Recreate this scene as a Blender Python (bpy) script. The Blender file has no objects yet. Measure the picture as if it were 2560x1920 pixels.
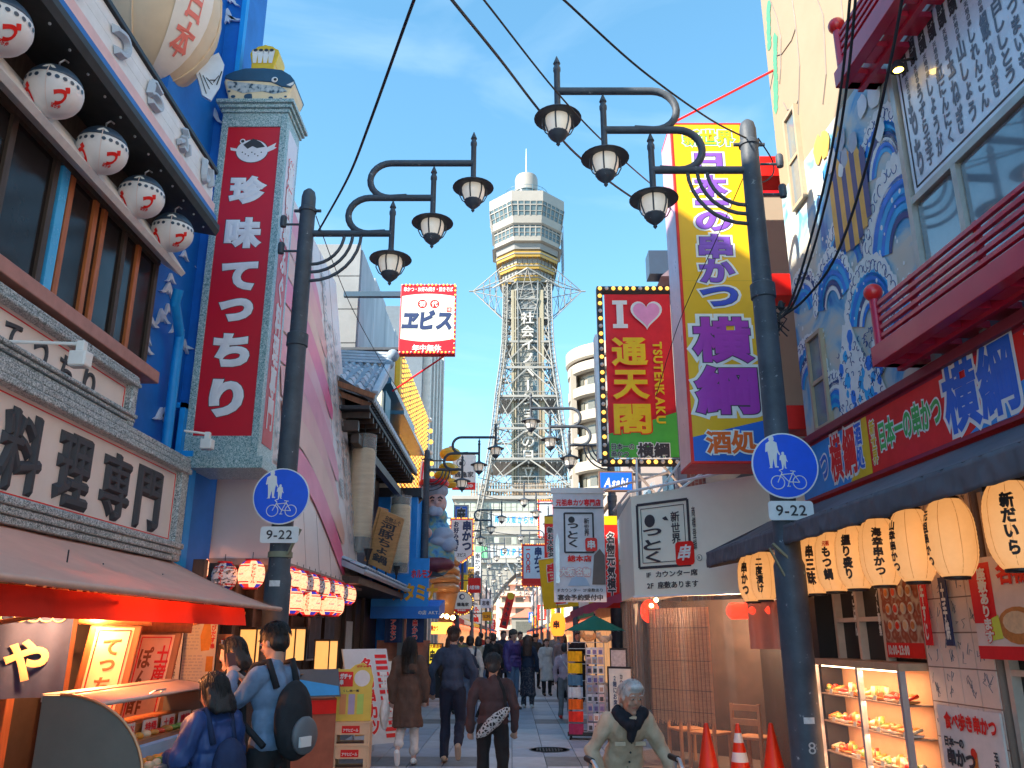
import bpy, bmesh, math, random
from mathutils import Vector, Matrix, noise
R = math.radians; PI = math.pi
random.seed(7)
S = bpy.context.scene
COL = S.collection
# ------------------------------------------------------------------ camera
PITCH = R(16.93); EYE = 1.6; FPX = 2070.0
cd = bpy.data.cameras.new('camera'); cd.lens = 36.0 * FPX / 2560.0; cd.sensor_width = 36.0
cd.clip_start = 0.05; cd.clip_end = 3000
cam = bpy.data.objects.new('camera', cd); COL.objects.link(cam)
cam.location = (0, 0, EYE); cam.rotation_euler = (PI / 2 + PITCH, 0, 0)
S.camera = cam
# ------------------------------------------------------------------ sky, sun, exposure
SKY_GAMMA, SKY_SAT, SKY_HUE, SKY_VAL = 0.80, 1.22, 0.480, 0.54
SUN_ELEV = R(33); SUN_AZ = R(238)          # clockwise from +Y: behind the camera, to the left
w = bpy.data.worlds.new('World'); S.world = w; w.use_nodes = True
nt = w.node_tree; bg = nt.nodes['Background']
sky = nt.nodes.new('ShaderNodeTexSky'); sky.sky_type = 'NISHITA'; sky.sun_disc = False
sky.sun_elevation = SUN_ELEV; sky.sun_rotation = SUN_AZ
sky.air_density = 0.8; sky.dust_density = 0.0; sky.ozone_density = 2.5; sky.altitude = 0
gm = nt.nodes.new('ShaderNodeGamma'); gm.inputs[1].default_value = SKY_GAMMA
hs = nt.nodes.new('ShaderNodeHueSaturation'); hs.inputs['Saturation'].default_value = SKY_SAT; hs.inputs['Hue'].default_value = SKY_HUE; hs.inputs['Value'].default_value = SKY_VAL
nt.links.new(sky.outputs[0], gm.inputs[0]); nt.links.new(gm.outputs[0], hs.inputs['Color'])
wtc = nt.nodes.new('ShaderNodeTexCoord'); wmp = nt.nodes.new('ShaderNodeMapping'); wmp.inputs['Scale'].default_value = (1.2, 1.0, 4.5); wmp.inputs['Rotation'].default_value = (0.2, 0.5, 0.3)
wno = nt.nodes.new('ShaderNodeTexNoise'); wno.inputs['Scale'].default_value = 2.2; wno.inputs['Detail'].default_value = 7; wno.inputs['Distortion'].default_value = 0.8
wrg = nt.nodes.new('ShaderNodeMapRange'); wrg.inputs[1].default_value = 0.50; wrg.inputs[2].default_value = 0.80; wrg.inputs[3].default_value = 0.0; wrg.inputs[4].default_value = 0.30
wmx = nt.nodes.new('ShaderNodeMix'); wmx.data_type = 'RGBA'; wmx.inputs[7].default_value = (1.2, 1.5, 1.7, 1)
nt.links.new(wtc.outputs['Generated'], wmp.inputs[0]); nt.links.new(wmp.outputs[0], wno.inputs['Vector']); nt.links.new(wno.outputs[0], wrg.inputs[0]); nt.links.new(wrg.outputs[0], wmx.inputs[0]); nt.links.new(hs.outputs[0], wmx.inputs[6]); nt.links.new(wmx.outputs[2], bg.inputs[0]); bg.inputs[1].default_value = 0.15
sl = bpy.data.lights.new('sun', 'SUN'); sl.energy = 2.0; sl.angle = R(0.6); sl.color = (1.0, 0.90, 0.76)
sun = bpy.data.objects.new('sun', sl); COL.objects.link(sun)
sd = Vector((math.sin(SUN_AZ) * math.cos(SUN_ELEV), math.cos(SUN_AZ) * math.cos(SUN_ELEV), math.sin(SUN_ELEV)))
sun.rotation_euler = sd.to_track_quat('Z', 'Y').to_euler(); sun.location = (0, 0, 60)
S.view_settings.view_transform = 'Standard'; S.view_settings.look = 'None'
S.view_settings.exposure = 2.7; S.view_settings.gamma = 1.0
S.render.engine = 'CYCLES'
S.cycles.use_denoising = True
S.cycles.max_bounces = 8; S.cycles.diffuse_bounces = 7; S.cycles.glossy_bounces = 3
S.cycles.transmission_bounces = 4; S.cycles.transparent_max_bounces = 8
S.cycles.sample_clamp_indirect = 6.0
# ------------------------------------------------------------------ measuring: where a photo pixel lies in the place
CP, SP = math.cos(PITCH), math.sin(PITCH)
def ray(px, py):
    u = (px - 1280) / FPX; v = (960 - py) / FPX
    y = CP - v * SP; z = SP + v * CP
    return u / y, z / y
def at(px, py, Y):
    a, b = ray(px, py); return Vector((a * Y, Y, EYE + b * Y))
def onx(px, py, X):
    a, b = ray(px, py); Y = X / a; return Vector((X, Y, EYE + b * Y))
# ------------------------------------------------------------------ materials
MATS = {}
SHADE_LIFT = 1.42          # lightens base colours to lift the shade; mostly sunlit materials skip it
def mat(name, col, rough=0.6, metal=0.0, var=0.12, scale=6.0, bump=0.0, bscale=60.0, emit=None, estr=0.0, spec=0.5, trans=0.0, alpha=1.0, coat=0.0, sss=0.0, stretch=None):
    if name in MATS: return MATS[name]
    m = bpy.data.materials.new(name); m.use_nodes = True; MATS[name] = m
    t = m.node_tree; b = t.nodes['Principled BSDF']
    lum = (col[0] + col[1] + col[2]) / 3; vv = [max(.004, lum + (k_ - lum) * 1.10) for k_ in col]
    pk_ = min(SHADE_LIFT, .84 / max(vv)); c = (vv[0] * pk_, vv[1] * pk_, vv[2] * pk_, 1.0) if not name.startswith(('tower', 'round_', 'base_', 'cream_render', 'mural_cream', 'plaza', 'skin', 'terrace')) else (*col, 1.0)
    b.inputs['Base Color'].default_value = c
    b.inputs['Roughness'].default_value = rough; b.inputs['Metallic'].default_value = metal
    b.inputs['Specular IOR Level'].default_value = spec
    b.inputs['Coat Weight'].default_value = coat
    b.inputs['Transmission Weight'].default_value = trans
    b.inputs['Alpha'].default_value = alpha
    if sss: b.inputs['Subsurface Weight'].default_value = sss; b.inputs['Subsurface Radius'].default_value = (0.02, 0.008, 0.005)
    if emit: b.inputs['Emission Color'].default_value = (*emit, 1); b.inputs['Emission Strength'].default_value = estr * .7
    if 0 < var < .1: var = .1
    if var or bump:
        tc = t.nodes.new('ShaderNodeTexCoord'); src = tc.outputs['Object']
        if stretch:
            mp = t.nodes.new('ShaderNodeMapping'); mp.inputs['Scale'].default_value = stretch
            t.links.new(src, mp.inputs[0]); src = mp.outputs[0]
    if var:
        n = t.nodes.new('ShaderNodeTexNoise'); n.inputs['Scale'].default_value = scale; n.inputs['Detail'].default_value = 6; n.inputs['Roughness'].default_value = 0.65
        t.links.new(src, n.inputs['Vector'])
        rp = t.nodes.new('ShaderNodeMapRange'); rp.inputs[1].default_value = 0.3; rp.inputs[2].default_value = 0.7
        rp.inputs[3].default_value = 1 - var; rp.inputs[4].default_value = 1 + var * 0.5
        t.links.new(n.outputs[0], rp.inputs[0])
        mx = t.nodes.new('ShaderNodeMix'); mx.data_type = 'RGBA'; mx.blend_type = 'MULTIPLY'; mx.inputs[0].default_value = 1
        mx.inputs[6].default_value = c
        t.links.new(rp.outputs[0], mx.inputs[7]); t.links.new(mx.outputs[2], b.inputs['Base Color'])
        r2 = t.nodes.new('ShaderNodeMapRange'); r2.inputs[3].default_value = min(1, rough + 0.12); r2.inputs[4].default_value = max(0.03, rough - 0.1)
        t.links.new(n.outputs[0], r2.inputs[0]); t.links.new(r2.outputs[0], b.inputs['Roughness'])
    if bump:
        n2 = t.nodes.new('ShaderNodeTexNoise'); n2.inputs['Scale'].default_value = bscale; n2.inputs['Detail'].default_value = 5
        t.links.new(src, n2.inputs['Vector'])
        bp = t.nodes.new('ShaderNodeBump'); bp.inputs['Strength'].default_value = bump; bp.inputs['Distance'].default_value = 0.01
        t.links.new(n2.outputs[0], bp.inputs['Height']); t.links.new(bp.outputs[0], b.inputs['Normal'])
    return m
def mat_ramp(name, kind, scale, stops, rough=0.5, detail=4, stretch=(1, 1, 1), bump=0.0, distort=0.0, feature='F1', metal=0.0, spec=0.5):
    """noise / voronoi / wave coloured through a ramp"""
    if name in MATS: return MATS[name]
    m = bpy.data.materials.new(name); m.use_nodes = True; MATS[name] = m
    t = m.node_tree; b = t.nodes['Principled BSDF']; b.inputs['Roughness'].default_value = rough; b.inputs['Metallic'].default_value = metal
    b.inputs['Specular IOR Level'].default_value = spec
    tc = t.nodes.new('ShaderNodeTexCoord'); mp = t.nodes.new('ShaderNodeMapping'); mp.inputs['Scale'].default_value = stretch
    t.links.new(tc.outputs['Object'], mp.inputs[0])
    if kind == 'noise':
        n = t.nodes.new('ShaderNodeTexNoise'); n.inputs['Scale'].default_value = scale; n.inputs['Detail'].default_value = detail; n.inputs['Distortion'].default_value = distort; o = n.outputs[0]
    elif kind == 'voronoi':
        n = t.nodes.new('ShaderNodeTexVoronoi'); n.inputs['Scale'].default_value = scale; n.feature = feature; o = n.outputs[0]
    else:
        n = t.nodes.new('ShaderNodeTexWave'); n.inputs['Scale'].default_value = scale; n.inputs['Distortion'].default_value = distort; n.inputs['Detail'].default_value = detail; o = n.outputs[1]
    t.links.new(mp.outputs[0], n.inputs['Vector'])
    rp = t.nodes.new('ShaderNodeValToRGB')
    el = rp.color_ramp.elements
    while len(el) < len(stops): el.new(0.5)
    for e, (p, c) in zip(el, stops): e.position = p; e.color = (*c, 1)
    t.links.new(o, rp.inputs[0]); t.links.new(rp.outputs[0], b.inputs['Base Color'])
    if bump:
        bp = t.nodes.new('ShaderNodeBump'); bp.inputs['Strength'].default_value = bump; bp.inputs['Distance'].default_value = 0.02
        t.links.new(o, bp.inputs['Height']); t.links.new(bp.outputs[0], b.inputs['Normal'])
    return m
def glassy(name, tint, alpha, rough=0.08):
    """thin clear sheet: mostly see-through with a glossy skin"""
    if name in MATS: return MATS[name]
    m = bpy.data.materials.new(name); m.use_nodes = True; MATS[name] = m
    t = m.node_tree; b = t.nodes['Principled BSDF']; out = t.nodes['Material Output']
    b.inputs['Base Color'].default_value = (*tint, 1); b.inputs['Roughness'].default_value = rough
    tr = t.nodes.new('ShaderNodeBsdfTransparent'); mx = t.nodes.new('ShaderNodeMixShader'); mx.inputs[0].default_value = alpha
    t.links.new(tr.outputs[0], mx.inputs[1]); t.links.new(b.outputs[0], mx.inputs[2]); t.links.new(mx.outputs[0], out.inputs[0])
    return m
# ------------------------------------------------------------------ mesh building
class MB:
    def __init__(s): s.v = []; s.f = []; s.m = []; s.cur = 0
    def add(s, vs, fs):
        o = len(s.v); s.v += [tuple(p) for p in vs]; s.f += [tuple(i + o for i in f) for f in fs]; s.m += [s.cur] * len(fs); return s
    def box(s, x0, x1, y0, y1, z0, z1):
        if x0 > x1: x0, x1 = x1, x0
        if y0 > y1: y0, y1 = y1, y0
        if z0 > z1: z0, z1 = z1, z0
        return s.add([(x, y, z) for z in (z0, z1) for y in (y0, y1) for x in (x0, x1)],
                     [(0, 2, 3, 1), (4, 5, 7, 6), (0, 1, 5, 4), (2, 6, 7, 3), (0, 4, 6, 2), (1, 3, 7, 5)])
    def obox(s, a, b, wx, wz, up=(0, 0, 1)):
        """beam from a to b, wx wide and wz high"""
        a = Vector(a); b = Vector(b); d = (b - a).normalized(); up = Vector(up)
        if abs(d.dot(up)) > 0.98: up = Vector((0, 1, 0))
        sx = d.cross(up).normalized() * wx / 2; sz = sx.cross(d).normalized() * wz / 2
        vs = [p + i * sx + j * sz for p in (a, b) for j in (-1, 1) for i in (-1, 1)]
        return s.add(vs, [(0, 2, 3, 1), (4, 5, 7, 6), (0, 1, 5, 4), (2, 6, 7, 3), (0, 4, 6, 2), (1, 3, 7, 5)])
    def tube(s, pts, r, n=8, caps=True):
        pts = [Vector(p) for p in pts]; rs = r if isinstance(r, (list, tuple)) else [r] * len(pts)
        rings = []; prev = None
        for i, p in enumerate(pts):
            d = (pts[min(i + 1, len(pts) - 1)] - pts[max(i - 1, 0)])
            d = d.normalized() if d.length > 1e-9 else Vector((0, 0, 1))
            if prev is None:
                up = Vector((0, 0, 1)) if abs(d.z) < 0.9 else Vector((1, 0, 0)); a = d.cross(up).normalized()
            else:
                a = prev - d * prev.dot(d)
                a = a.normalized() if a.length > 1e-6 else d.orthogonal().normalized()
            prev = a; c = d.cross(a)
            rings.append([p + (a * math.cos(2 * PI * k / n) + c * math.sin(2 * PI * k / n)) * rs[i] for k in range(n)])
        vs = [q for g in rings for q in g]; fs = []
        for i in range(len(pts) - 1):
            for k in range(n):
                fs.append((i * n + k, i * n + (k + 1) % n, (i + 1) * n + (k + 1) % n, (i + 1) * n + k))
        if caps: fs.append(tuple(range(n - 1, -1, -1))); fs.append(tuple((len(pts) - 1) * n + k for k in range(n)))
        return s.add(vs, fs)
    def lathe(s, prof, n=16, o=(0, 0, 0), sx=1.0, sy=1.0, caps=True):
        vs = []; fs = []
        for r, z in prof:
            for k in range(n):
                a = 2 * PI * k / n; vs.append((o[0] + r * math.cos(a) * sx, o[1] + r * math.sin(a) * sy, o[2] + z))
        for i in range(len(prof) - 1):
            for k in range(n): fs.append((i * n + k, i * n + (k + 1) % n, (i + 1) * n + (k + 1) % n, (i + 1) * n + k))
        if caps: fs.append(tuple(range(n - 1, -1, -1))); fs.append(tuple((len(prof) - 1) * n + k for k in range(n)))
        return s.add(vs, fs)
    def ball(s, c, r, n=12, m=8, rx=1, ry=1, rz=1):
        prof = [(r * math.sin(PI * (i + 0.02) / (m + 0.04)), -r * math.cos(PI * (i + 0.02) / (m + 0.04)) * rz) for i in range(m + 1)]
        return s.lathe(prof, n, c, rx, ry)
    def prism(s, poly, y0, y1):
        """polygon in x,z extruded along y"""
        n = len(poly)
        vs = [(p[0], y0, p[1]) for p in poly] + [(p[0], y1, p[1]) for p in poly]
        fs = [tuple(range(n)), tuple(range(2 * n - 1, n - 1, -1))] + [(i, i + n, (i + 1) % n + n, (i + 1) % n) for i in range(n)]
        return s.add(vs, fs)
    def prismx(s, poly, x0, x1):
        """polygon in y,z extruded along x"""
        n = len(poly)
        vs = [(x0, p[0], p[1]) for p in poly] + [(x1, p[0], p[1]) for p in poly]
        fs = [tuple(range(n - 1, -1, -1)), tuple(range(n, 2 * n))] + [(i, (i + 1) % n, (i + 1) % n + n, i + n) for i in range(n)]
        return s.add(vs, fs)
    def prismz(s, poly, z0, z1):
        n = len(poly)
        vs = [(p[0], p[1], z0) for p in poly] + [(p[0], p[1], z1) for p in poly]
        fs = [tuple(range(n - 1, -1, -1)), tuple(range(n, 2 * n))] + [(i, (i + 1) % n, (i + 1) % n + n, i + n) for i in range(n)]
        return s.add(vs, fs)
    def quad(s, a, b, c, d): return s.add([a, b, c, d], [(0, 1, 2, 3)])
    def grid(s, fn, nu, nv):
        vs = [fn(i / nu, j / nv) for j in range(nv + 1) for i in range(nu + 1)]
        fs = [(j * (nu + 1) + i, j * (nu + 1) + i + 1, (j + 1) * (nu + 1) + i + 1, (j + 1) * (nu + 1) + i) for j in range(nv) for i in range(nu)]
        return s.add(vs, fs)
    def build(s, name, m, parent=None, smooth=False, bevel=0.0, W=False, solid=0.0, fixn=True):
        me = bpy.data.meshes.new(name)
        vs = s.v
        if W and parent is not None:
            inv = (Matrix.Translation(parent.location) @ parent.rotation_euler.to_matrix().to_4x4()).inverted()
            vs = [inv @ Vector(p) for p in vs]
        me.from_pydata(vs, [], s.f)
        for mm in (m if isinstance(m, (list, tuple)) else [m]): me.materials.append(mm)
        if any(s.m): me.polygons.foreach_set('material_index', s.m)
        if fixn:
            bm = bmesh.new(); bm.from_mesh(me); bmesh.ops.recalc_face_normals(bm, faces=bm.faces); bm.to_mesh(me); bm.free()
        if smooth:
            me.polygons.foreach_set('use_smooth', [True] * len(me.polygons))
            if smooth != 'all': me.set_sharp_from_angle(angle=R(40))
        me.update()
        o = bpy.data.objects.new(name, me); COL.objects.link(o)
        if parent is not None: o.parent = parent
        if bevel:
            b = o.modifiers.new('bevel', 'BEVEL'); b.width = bevel; b.segments = 2; b.limit_method = 'ANGLE'; b.angle_limit = R(40); b.harden_normals = False
        if solid:
            q = o.modifiers.new('solid', 'SOLIDIFY'); q.thickness = solid; q.offset = 0
        return o
def tag(o, label, cat, group=None, kind=None):
    o['label'] = label
    if cat: o['category'] = cat
    if group: o['group'] = group
    if kind: o['kind'] = kind
    return o
def thing(name, label, cat, loc=(0, 0, 0), rz=0.0, group=None, rx=0.0):
    o = bpy.data.objects.new(name, None); COL.objects.link(o); o.empty_display_size = 0.1
    o.location = loc; o.rotation_euler = (rx, 0, rz)
    return tag(o, label, cat, group)
def struct(name, mb, m, label=None, **k):
    o = mb.build(name, m, **k); o['kind'] = 'structure'
    if label: o['label'] = label
    return o
def dup(root, loc, rz=None, label=None, group=None, parent=None):
    r = root.copy(); COL.objects.link(r); r.location = loc
    if rz is not None: r.rotation_euler = (0, 0, rz)
    if label: r['label'] = label
    if group: r['group'] = group
    for ch in root.children:
        c = ch.copy(); COL.objects.link(c); c.parent = r
        for g in ch.children:
            d = g.copy(); COL.objects.link(d); d.parent = c
    return r
# ------------------------------------------------------------------ lettering
GLY = {}
GSC = bpy.data.scenes.new('glyph_shop')
def glyph(ch, bold, ext):
    k = (ch, round(bold, 4))
    if k in GLY: return GLY[k]
    cu = bpy.data.curves.new('glyph', 'FONT'); cu.body = ch; cu.size = 1; cu.resolution_u = 4; cu.bevel_depth = bold; cu.bevel_resolution = 0; cu.fill_mode = 'FRONT'
    o = bpy.data.objects.new('glyph', cu); GSC.collection.objects.link(o)
    vl = GSC.view_layers[0]; vl.update(); e = o.evaluated_get(vl.depsgraph); me = e.to_mesh()
    zs = max([abs(v.co.z) for v in me.vertices] + [1e-6])
    vs = [(v.co.x, v.co.y, max(0.0, v.co.z) / zs) for v in me.vertices]
    fs = [tuple(p.vertices) for p in me.polygons if sum(me.vertices[i].co.z for i in p.vertices) > -1e-5]
    e.to_mesh_clear(); bpy.data.objects.remove(o); bpy.data.curves.remove(cu)
    GLY[k] = (vs, fs); return GLY[k]
def layout(s, vertical=False, bold=0.02, ext=0.0, lead=1.0, jitter=0.0):
    V = []; F = []; rows = s.split('\n') if not vertical else [s]
    rnd = random.Random(len(s) * 7 + ord(s[0]))
    for li, row in enumerate(rows):
        x = 0.0; y = -li * 1.1
        for ch in row:
            if ch in ' \u3000':
                if vertical: y -= 0.5
                else: x += 0.5
                continue
            vs, fs = glyph(ch, bold, ext)
            if not vs: continue
            xs = [p[0] for p in vs]; ys = [p[1] for p in vs]
            full = ord(ch) > 0x2E7F
            if full and not vertical: ox = x + 0.5 - (min(xs) + max(xs)) / 2 if ch not in 'っゃゅょッァィュョ、。・' else x; oy = y; x += lead
            elif not vertical: ox = x - min(xs); oy = y; x += (max(xs) - min(xs)) + 0.09
            else: ox = -(min(xs) + max(xs)) / 2; oy = y - (min(ys) + max(ys)) / 2 if ch not in 'っッ。、' else y - (min(ys) + max(ys)) / 2 + 0.06; y -= lead
            rot = vertical and ch in 'ー-~〜'
            a = rnd.uniform(-jitter, jitter)
            b = len(V)
            cx = (min(xs) + max(xs)) / 2; cy = (min(ys) + max(ys)) / 2
            for p in vs:
                px, py = p[0], p[1]
                if rot: px, py = cx - (py - cy), cy + (px - cx)
                if a: dx, dy = px - cx, py - cy; px, py = cx + dx * math.cos(a) - dy * math.sin(a), cy + dx * math.sin(a) + dy * math.cos(a)
                V.append((px + ox, py + oy, p[2]))
            F += [tuple(i + b for i in f) for f in fs]
    return V, F
def text(parent, s, cx, cz, w, h, m, y=-0.004, vertical=False, bold=0.02, ext=0.0, outline=None, oline=0.05, name='lettering', lead=1.0, keep=False, skew=0.0, slant=0.0, jitter=0.0, mapf=None, outline2=None):
    """lettering fitted to a box w x h centred on cx, cz of the parent's front plane (x right, z up, front = -y)"""
    V, F = layout(s, vertical, bold, ext, lead, jitter)
    if not V: return None
    x0 = min(p[0] for p in V); x1 = max(p[0] for p in V); y0 = min(p[1] for p in V); y1 = max(p[1] for p in V)
    sx = w / max(x1 - x0, 1e-6); sz = h / max(y1 - y0, 1e-6)
    if keep: sx = sz = min(sx, sz)
    mx, my = (x0 + x1) / 2, (y0 + y1) / 2
    def put(V, F, yy, m, nm, thick):
        vs = []
        for p in V:
            a = (p[0] - mx) * sx; b = (p[1] - my) * sz
            q = (cx + a + slant * b, yy - p[2] * thick, cz + b + skew * a)
            vs.append(mapf(*q) if mapf else q)
        me = bpy.data.meshes.new(nm); me.from_pydata(vs, [], F); me.materials.append(m)
        o = bpy.data.objects.new(nm, me); COL.objects.link(o); o.parent = parent; return o
    o = put(V, F, y, m, name, ext or 0.0015)
    if outline:
        V2, F2 = layout(s, vertical, bold + oline, 0.0, lead, jitter); q = put(V2, F2, y + 0.002, outline, name + '_outline', 0.001)
    if outline2:
        V2, F2 = layout(s, vertical, bold + oline + outline2[1], 0.0, lead, jitter); q = put(V2, F2, y + 0.004, outline2[0], name + '_outline', 0.001)
    return o
def flat(parent, poly, m, y=-0.003, name='graphic', mapf=None):
    """flat printed shape, polygon in x,z of the parent's front plane"""
    vs = [(p[0], y, p[1]) for p in poly]
    if mapf: vs = [mapf(*q) for q in vs]
    me = bpy.data.meshes.new(name); me.from_pydata(vs, [], [tuple(range(len(vs)))]); me.materials.append(m)
    o = bpy.data.objects.new(name, me); COL.objects.link(o); o.parent = parent; return o
def circ(cx, cz, r, n=24, sx=1.0, sz=1.0, a0=0.0, a1=2 * PI):
    k = n if abs(a1 - a0 - 2 * PI) < 1e-6 else n + 1
    return [(cx + r * sx * math.cos(a0 + (a1 - a0) * i / n), cz + r * sz * math.sin(a0 + (a1 - a0) * i / n)) for i in range(k)]
def rrect(cx, cz, w, h, r, n=4):
    P = []
    for sx, sz, a in ((1, 1, 0), (-1, 1, PI / 2), (-1, -1, PI), (1, -1, 3 * PI / 2)):
        for i in range(n + 1):
            b = a + PI / 2 * i / n; P.append((cx + sx * (w / 2 - r) + r * math.cos(b), cz + sz * (h / 2 - r) + r * math.sin(b)))
    return P
# common paints
WHITE = mat('white_paint', (0.78, 0.78, 0.76), 0.5, var=0.06)
OFFW = mat('ivory_panel', (0.72, 0.69, 0.62), 0.5, var=0.07)
BLACK = mat('black_paint', (0.012, 0.012, 0.014), 0.5, var=0.0)
INK = mat('dark_ink', (0.03, 0.03, 0.035), 0.6, var=0.0)
RED = mat('red_paint', (0.55, 0.02, 0.03), 0.45, var=0.1)
CRED = mat('bright_red', (0.68, 0.03, 0.02), 0.45, var=0.08)
YEL = mat('yellow_paint', (0.85, 0.55, 0.02), 0.4, var=0.06)
BLUE = mat('royal_blue', (0.01, 0.11, 0.45), 0.4, var=0.08)
GREEN = mat('leaf_green', (0.05, 0.30, 0.07), 0.45, var=0.08)
NAVY = mat('navy_paint', (0.015, 0.03, 0.09), 0.5, var=0.1)
DKWOOD = mat('dark_wood', (0.045, 0.028, 0.02), 0.5, var=0.35, scale=3, stretch=(8, 8, 1), bump=0.2)
BRWOOD = mat('brown_wood', (0.20, 0.085, 0.04), 0.5, var=0.35, scale=3, stretch=(8, 8, 1), bump=0.2)
STEEL = mat('grey_steel', (0.42, 0.44, 0.46), 0.38, metal=0.7, var=0.12)
IRON = mat('pole_paint', (0.046, 0.056, 0.070), 0.58, var=0.35, scale=4, bump=0.18, bscale=45)
def chipped(m, lo=.64, col=(.42, .44, .45)):
    t = m.node_tree; b = t.nodes['Principled BSDF']; src = b.inputs['Base Color'].links[0].from_socket
    tc = t.nodes.new('ShaderNodeTexCoord'); n = t.nodes.new('ShaderNodeTexNoise'); n.inputs['Scale'].default_value = 16; n.inputs['Detail'].default_value = 8; n.inputs['Roughness'].default_value = .7; t.links.new(tc.outputs['Object'], n.inputs['Vector'])
    r = t.nodes.new('ShaderNodeMapRange'); r.inputs[1].default_value = lo; r.inputs[2].default_value = lo + .05; t.links.new(n.outputs[0], r.inputs[0])
    mx = t.nodes.new('ShaderNodeMix'); mx.data_type = 'RGBA'; mx.inputs[7].default_value = (*col, 1); t.links.new(r.outputs[0], mx.inputs[0]); t.links.new(src, mx.inputs[6]); t.links.new(mx.outputs[2], b.inputs['Base Color'])
chipped(IRON)
CABLE = mat('cable_rubber', (0.012, 0.014, 0.018), 0.55, var=0.0)
DARK = mat('dark_interior', (0.02, 0.017, 0.016), 0.7, var=0.2)
CONC = mat('concrete', (0.19, 0.20, 0.205), 0.8, var=0.18, scale=1.2, bump=0.25, bscale=25)
# ================================================================== ground
ASPH = mat('asphalt', (0.07, 0.07, 0.075), 0.85, var=0.25, scale=0.8, bump=0.3, bscale=80)
JOINT = mat('joint_grout', (0.10, 0.105, 0.11), 0.9, var=0.2)
def paving_mat():
    m = bpy.data.materials.new('stone_paving'); m.use_nodes = True; t = m.node_tree; b = t.nodes['Principled BSDF']; b.inputs['Roughness'].default_value = 0.55
    tc = t.nodes.new('ShaderNodeTexCoord'); br = t.nodes.new('ShaderNodeTexBrick'); br.offset = 0.0
    br.inputs['Color1'].default_value = (0.30, 0.32, 0.34, 1); br.inputs['Color2'].default_value = (0.24, 0.27, 0.31, 1); br.inputs['Mortar'].default_value = (0.10, 0.10, 0.11, 1)
    br.inputs['Scale'].default_value = 1; br.inputs['Brick Width'].default_value = 0.45; br.inputs['Row Height'].default_value = 0.9; br.inputs['Mortar Size'].default_value = 0.006
    t.links.new(tc.outputs['Object'], br.inputs['Vector']); t.links.new(br.outputs[0], b.inputs['Base Color']); return m
struct('ground', MB().quad((-700, -80, -0.03), (700, -80, -0.03), (700, 1500, -0.03), (-700, 1500, -0.03)), ASPH)
struct('plaza', MB().quad((-40, -45, -0.02), (40, -45, -0.02), (40, -2.5, -0.02), (-40, -2.5, -0.02)), mat('plaza_bounce_stone', (.50, .49, .47), .7, var=.12, scale=.5))  # unseen pale ground added behind the camera to bounce sunlight up the street
pave = struct('pavement', MB().quad((-3.6, -12, -0.012), (3.6, -12, -0.012), (3.6, 24.2, -0.012), (-3.6, 24.2, -0.012)), JOINT)
struct('far_pavement', MB().quad((-3.6, 24.2, -0.002), (3.6, 24.2, -0.002), (3.6, 240, -0.002), (-3.6, 240, -0.002)), paving_mat())
SLM = [mat('slab_pale', (0.34, 0.36, 0.39), 0.5, var=0.30, scale=1.7, bump=0.1, bscale=120), mat('slab_blue', (0.25, 0.29, 0.345), 0.5, var=0.32, scale=1.7, bump=0.1, bscale=120), mat('slab_dark', (0.14, 0.145, 0.15), 0.55, var=0.32, scale=2.5, bump=0.1, bscale=120)]
SLAB = [None] * 3
rnd = random.Random(3)
for j in range(18):
    for i in range(14):
        edge = i in (0, 13)
        k = 2 if (j % 6 == 4 and not 5 < i < 8) or edge else (1 if rnd.random() < 0.33 else 0)
        x = -3.15 + 0.45 * i; y = 8.0 + 0.9 * j
        if SLAB[k] is None:
            SLAB[k] = MB().box(0.004, 0.446, 0.004, 0.896, -0.03, 0.0).build('slab', SLM[k], pave, bevel=0.003); o = SLAB[k]
        else:
            o = SLAB[k].copy(); COL.objects.link(o)
        o.location = (x, y, rnd.uniform(-0.0015, 0.0015))
# ================================================================== the tower
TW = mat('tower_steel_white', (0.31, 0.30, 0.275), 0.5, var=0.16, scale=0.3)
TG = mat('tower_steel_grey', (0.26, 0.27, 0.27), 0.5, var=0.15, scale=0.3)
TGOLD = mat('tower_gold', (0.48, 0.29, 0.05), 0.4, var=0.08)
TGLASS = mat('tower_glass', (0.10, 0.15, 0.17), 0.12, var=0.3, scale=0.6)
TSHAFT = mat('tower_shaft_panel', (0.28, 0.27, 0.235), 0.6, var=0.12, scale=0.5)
tower = thing('observation_tower', 'tall steel lattice tower with eight sided viewing deck at the end of the street', 'tower', (3.1, 158, 0))
def octo(r, a0=PI / 8): return [(r * math.cos(a0 + i * PI / 4), r * math.sin(a0 + i * PI / 4)) for i in range(8)]
legs_z = [(8, 12.6), (20, 9.6), (32, 7.5), (39, 6.5), (46, 5.85), (52, 5.1), (57, 4.65), (64, 4.45), (70, 4.4)]
def hw(z):
    for (z0, h0), (z1, h1) in zip(legs_z, legs_z[1:]):
        if z0 <= z <= z1: return h0 + (h1 - h0) * (z - z0) / (z1 - z0)
    return legs_z[-1][1]
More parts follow.
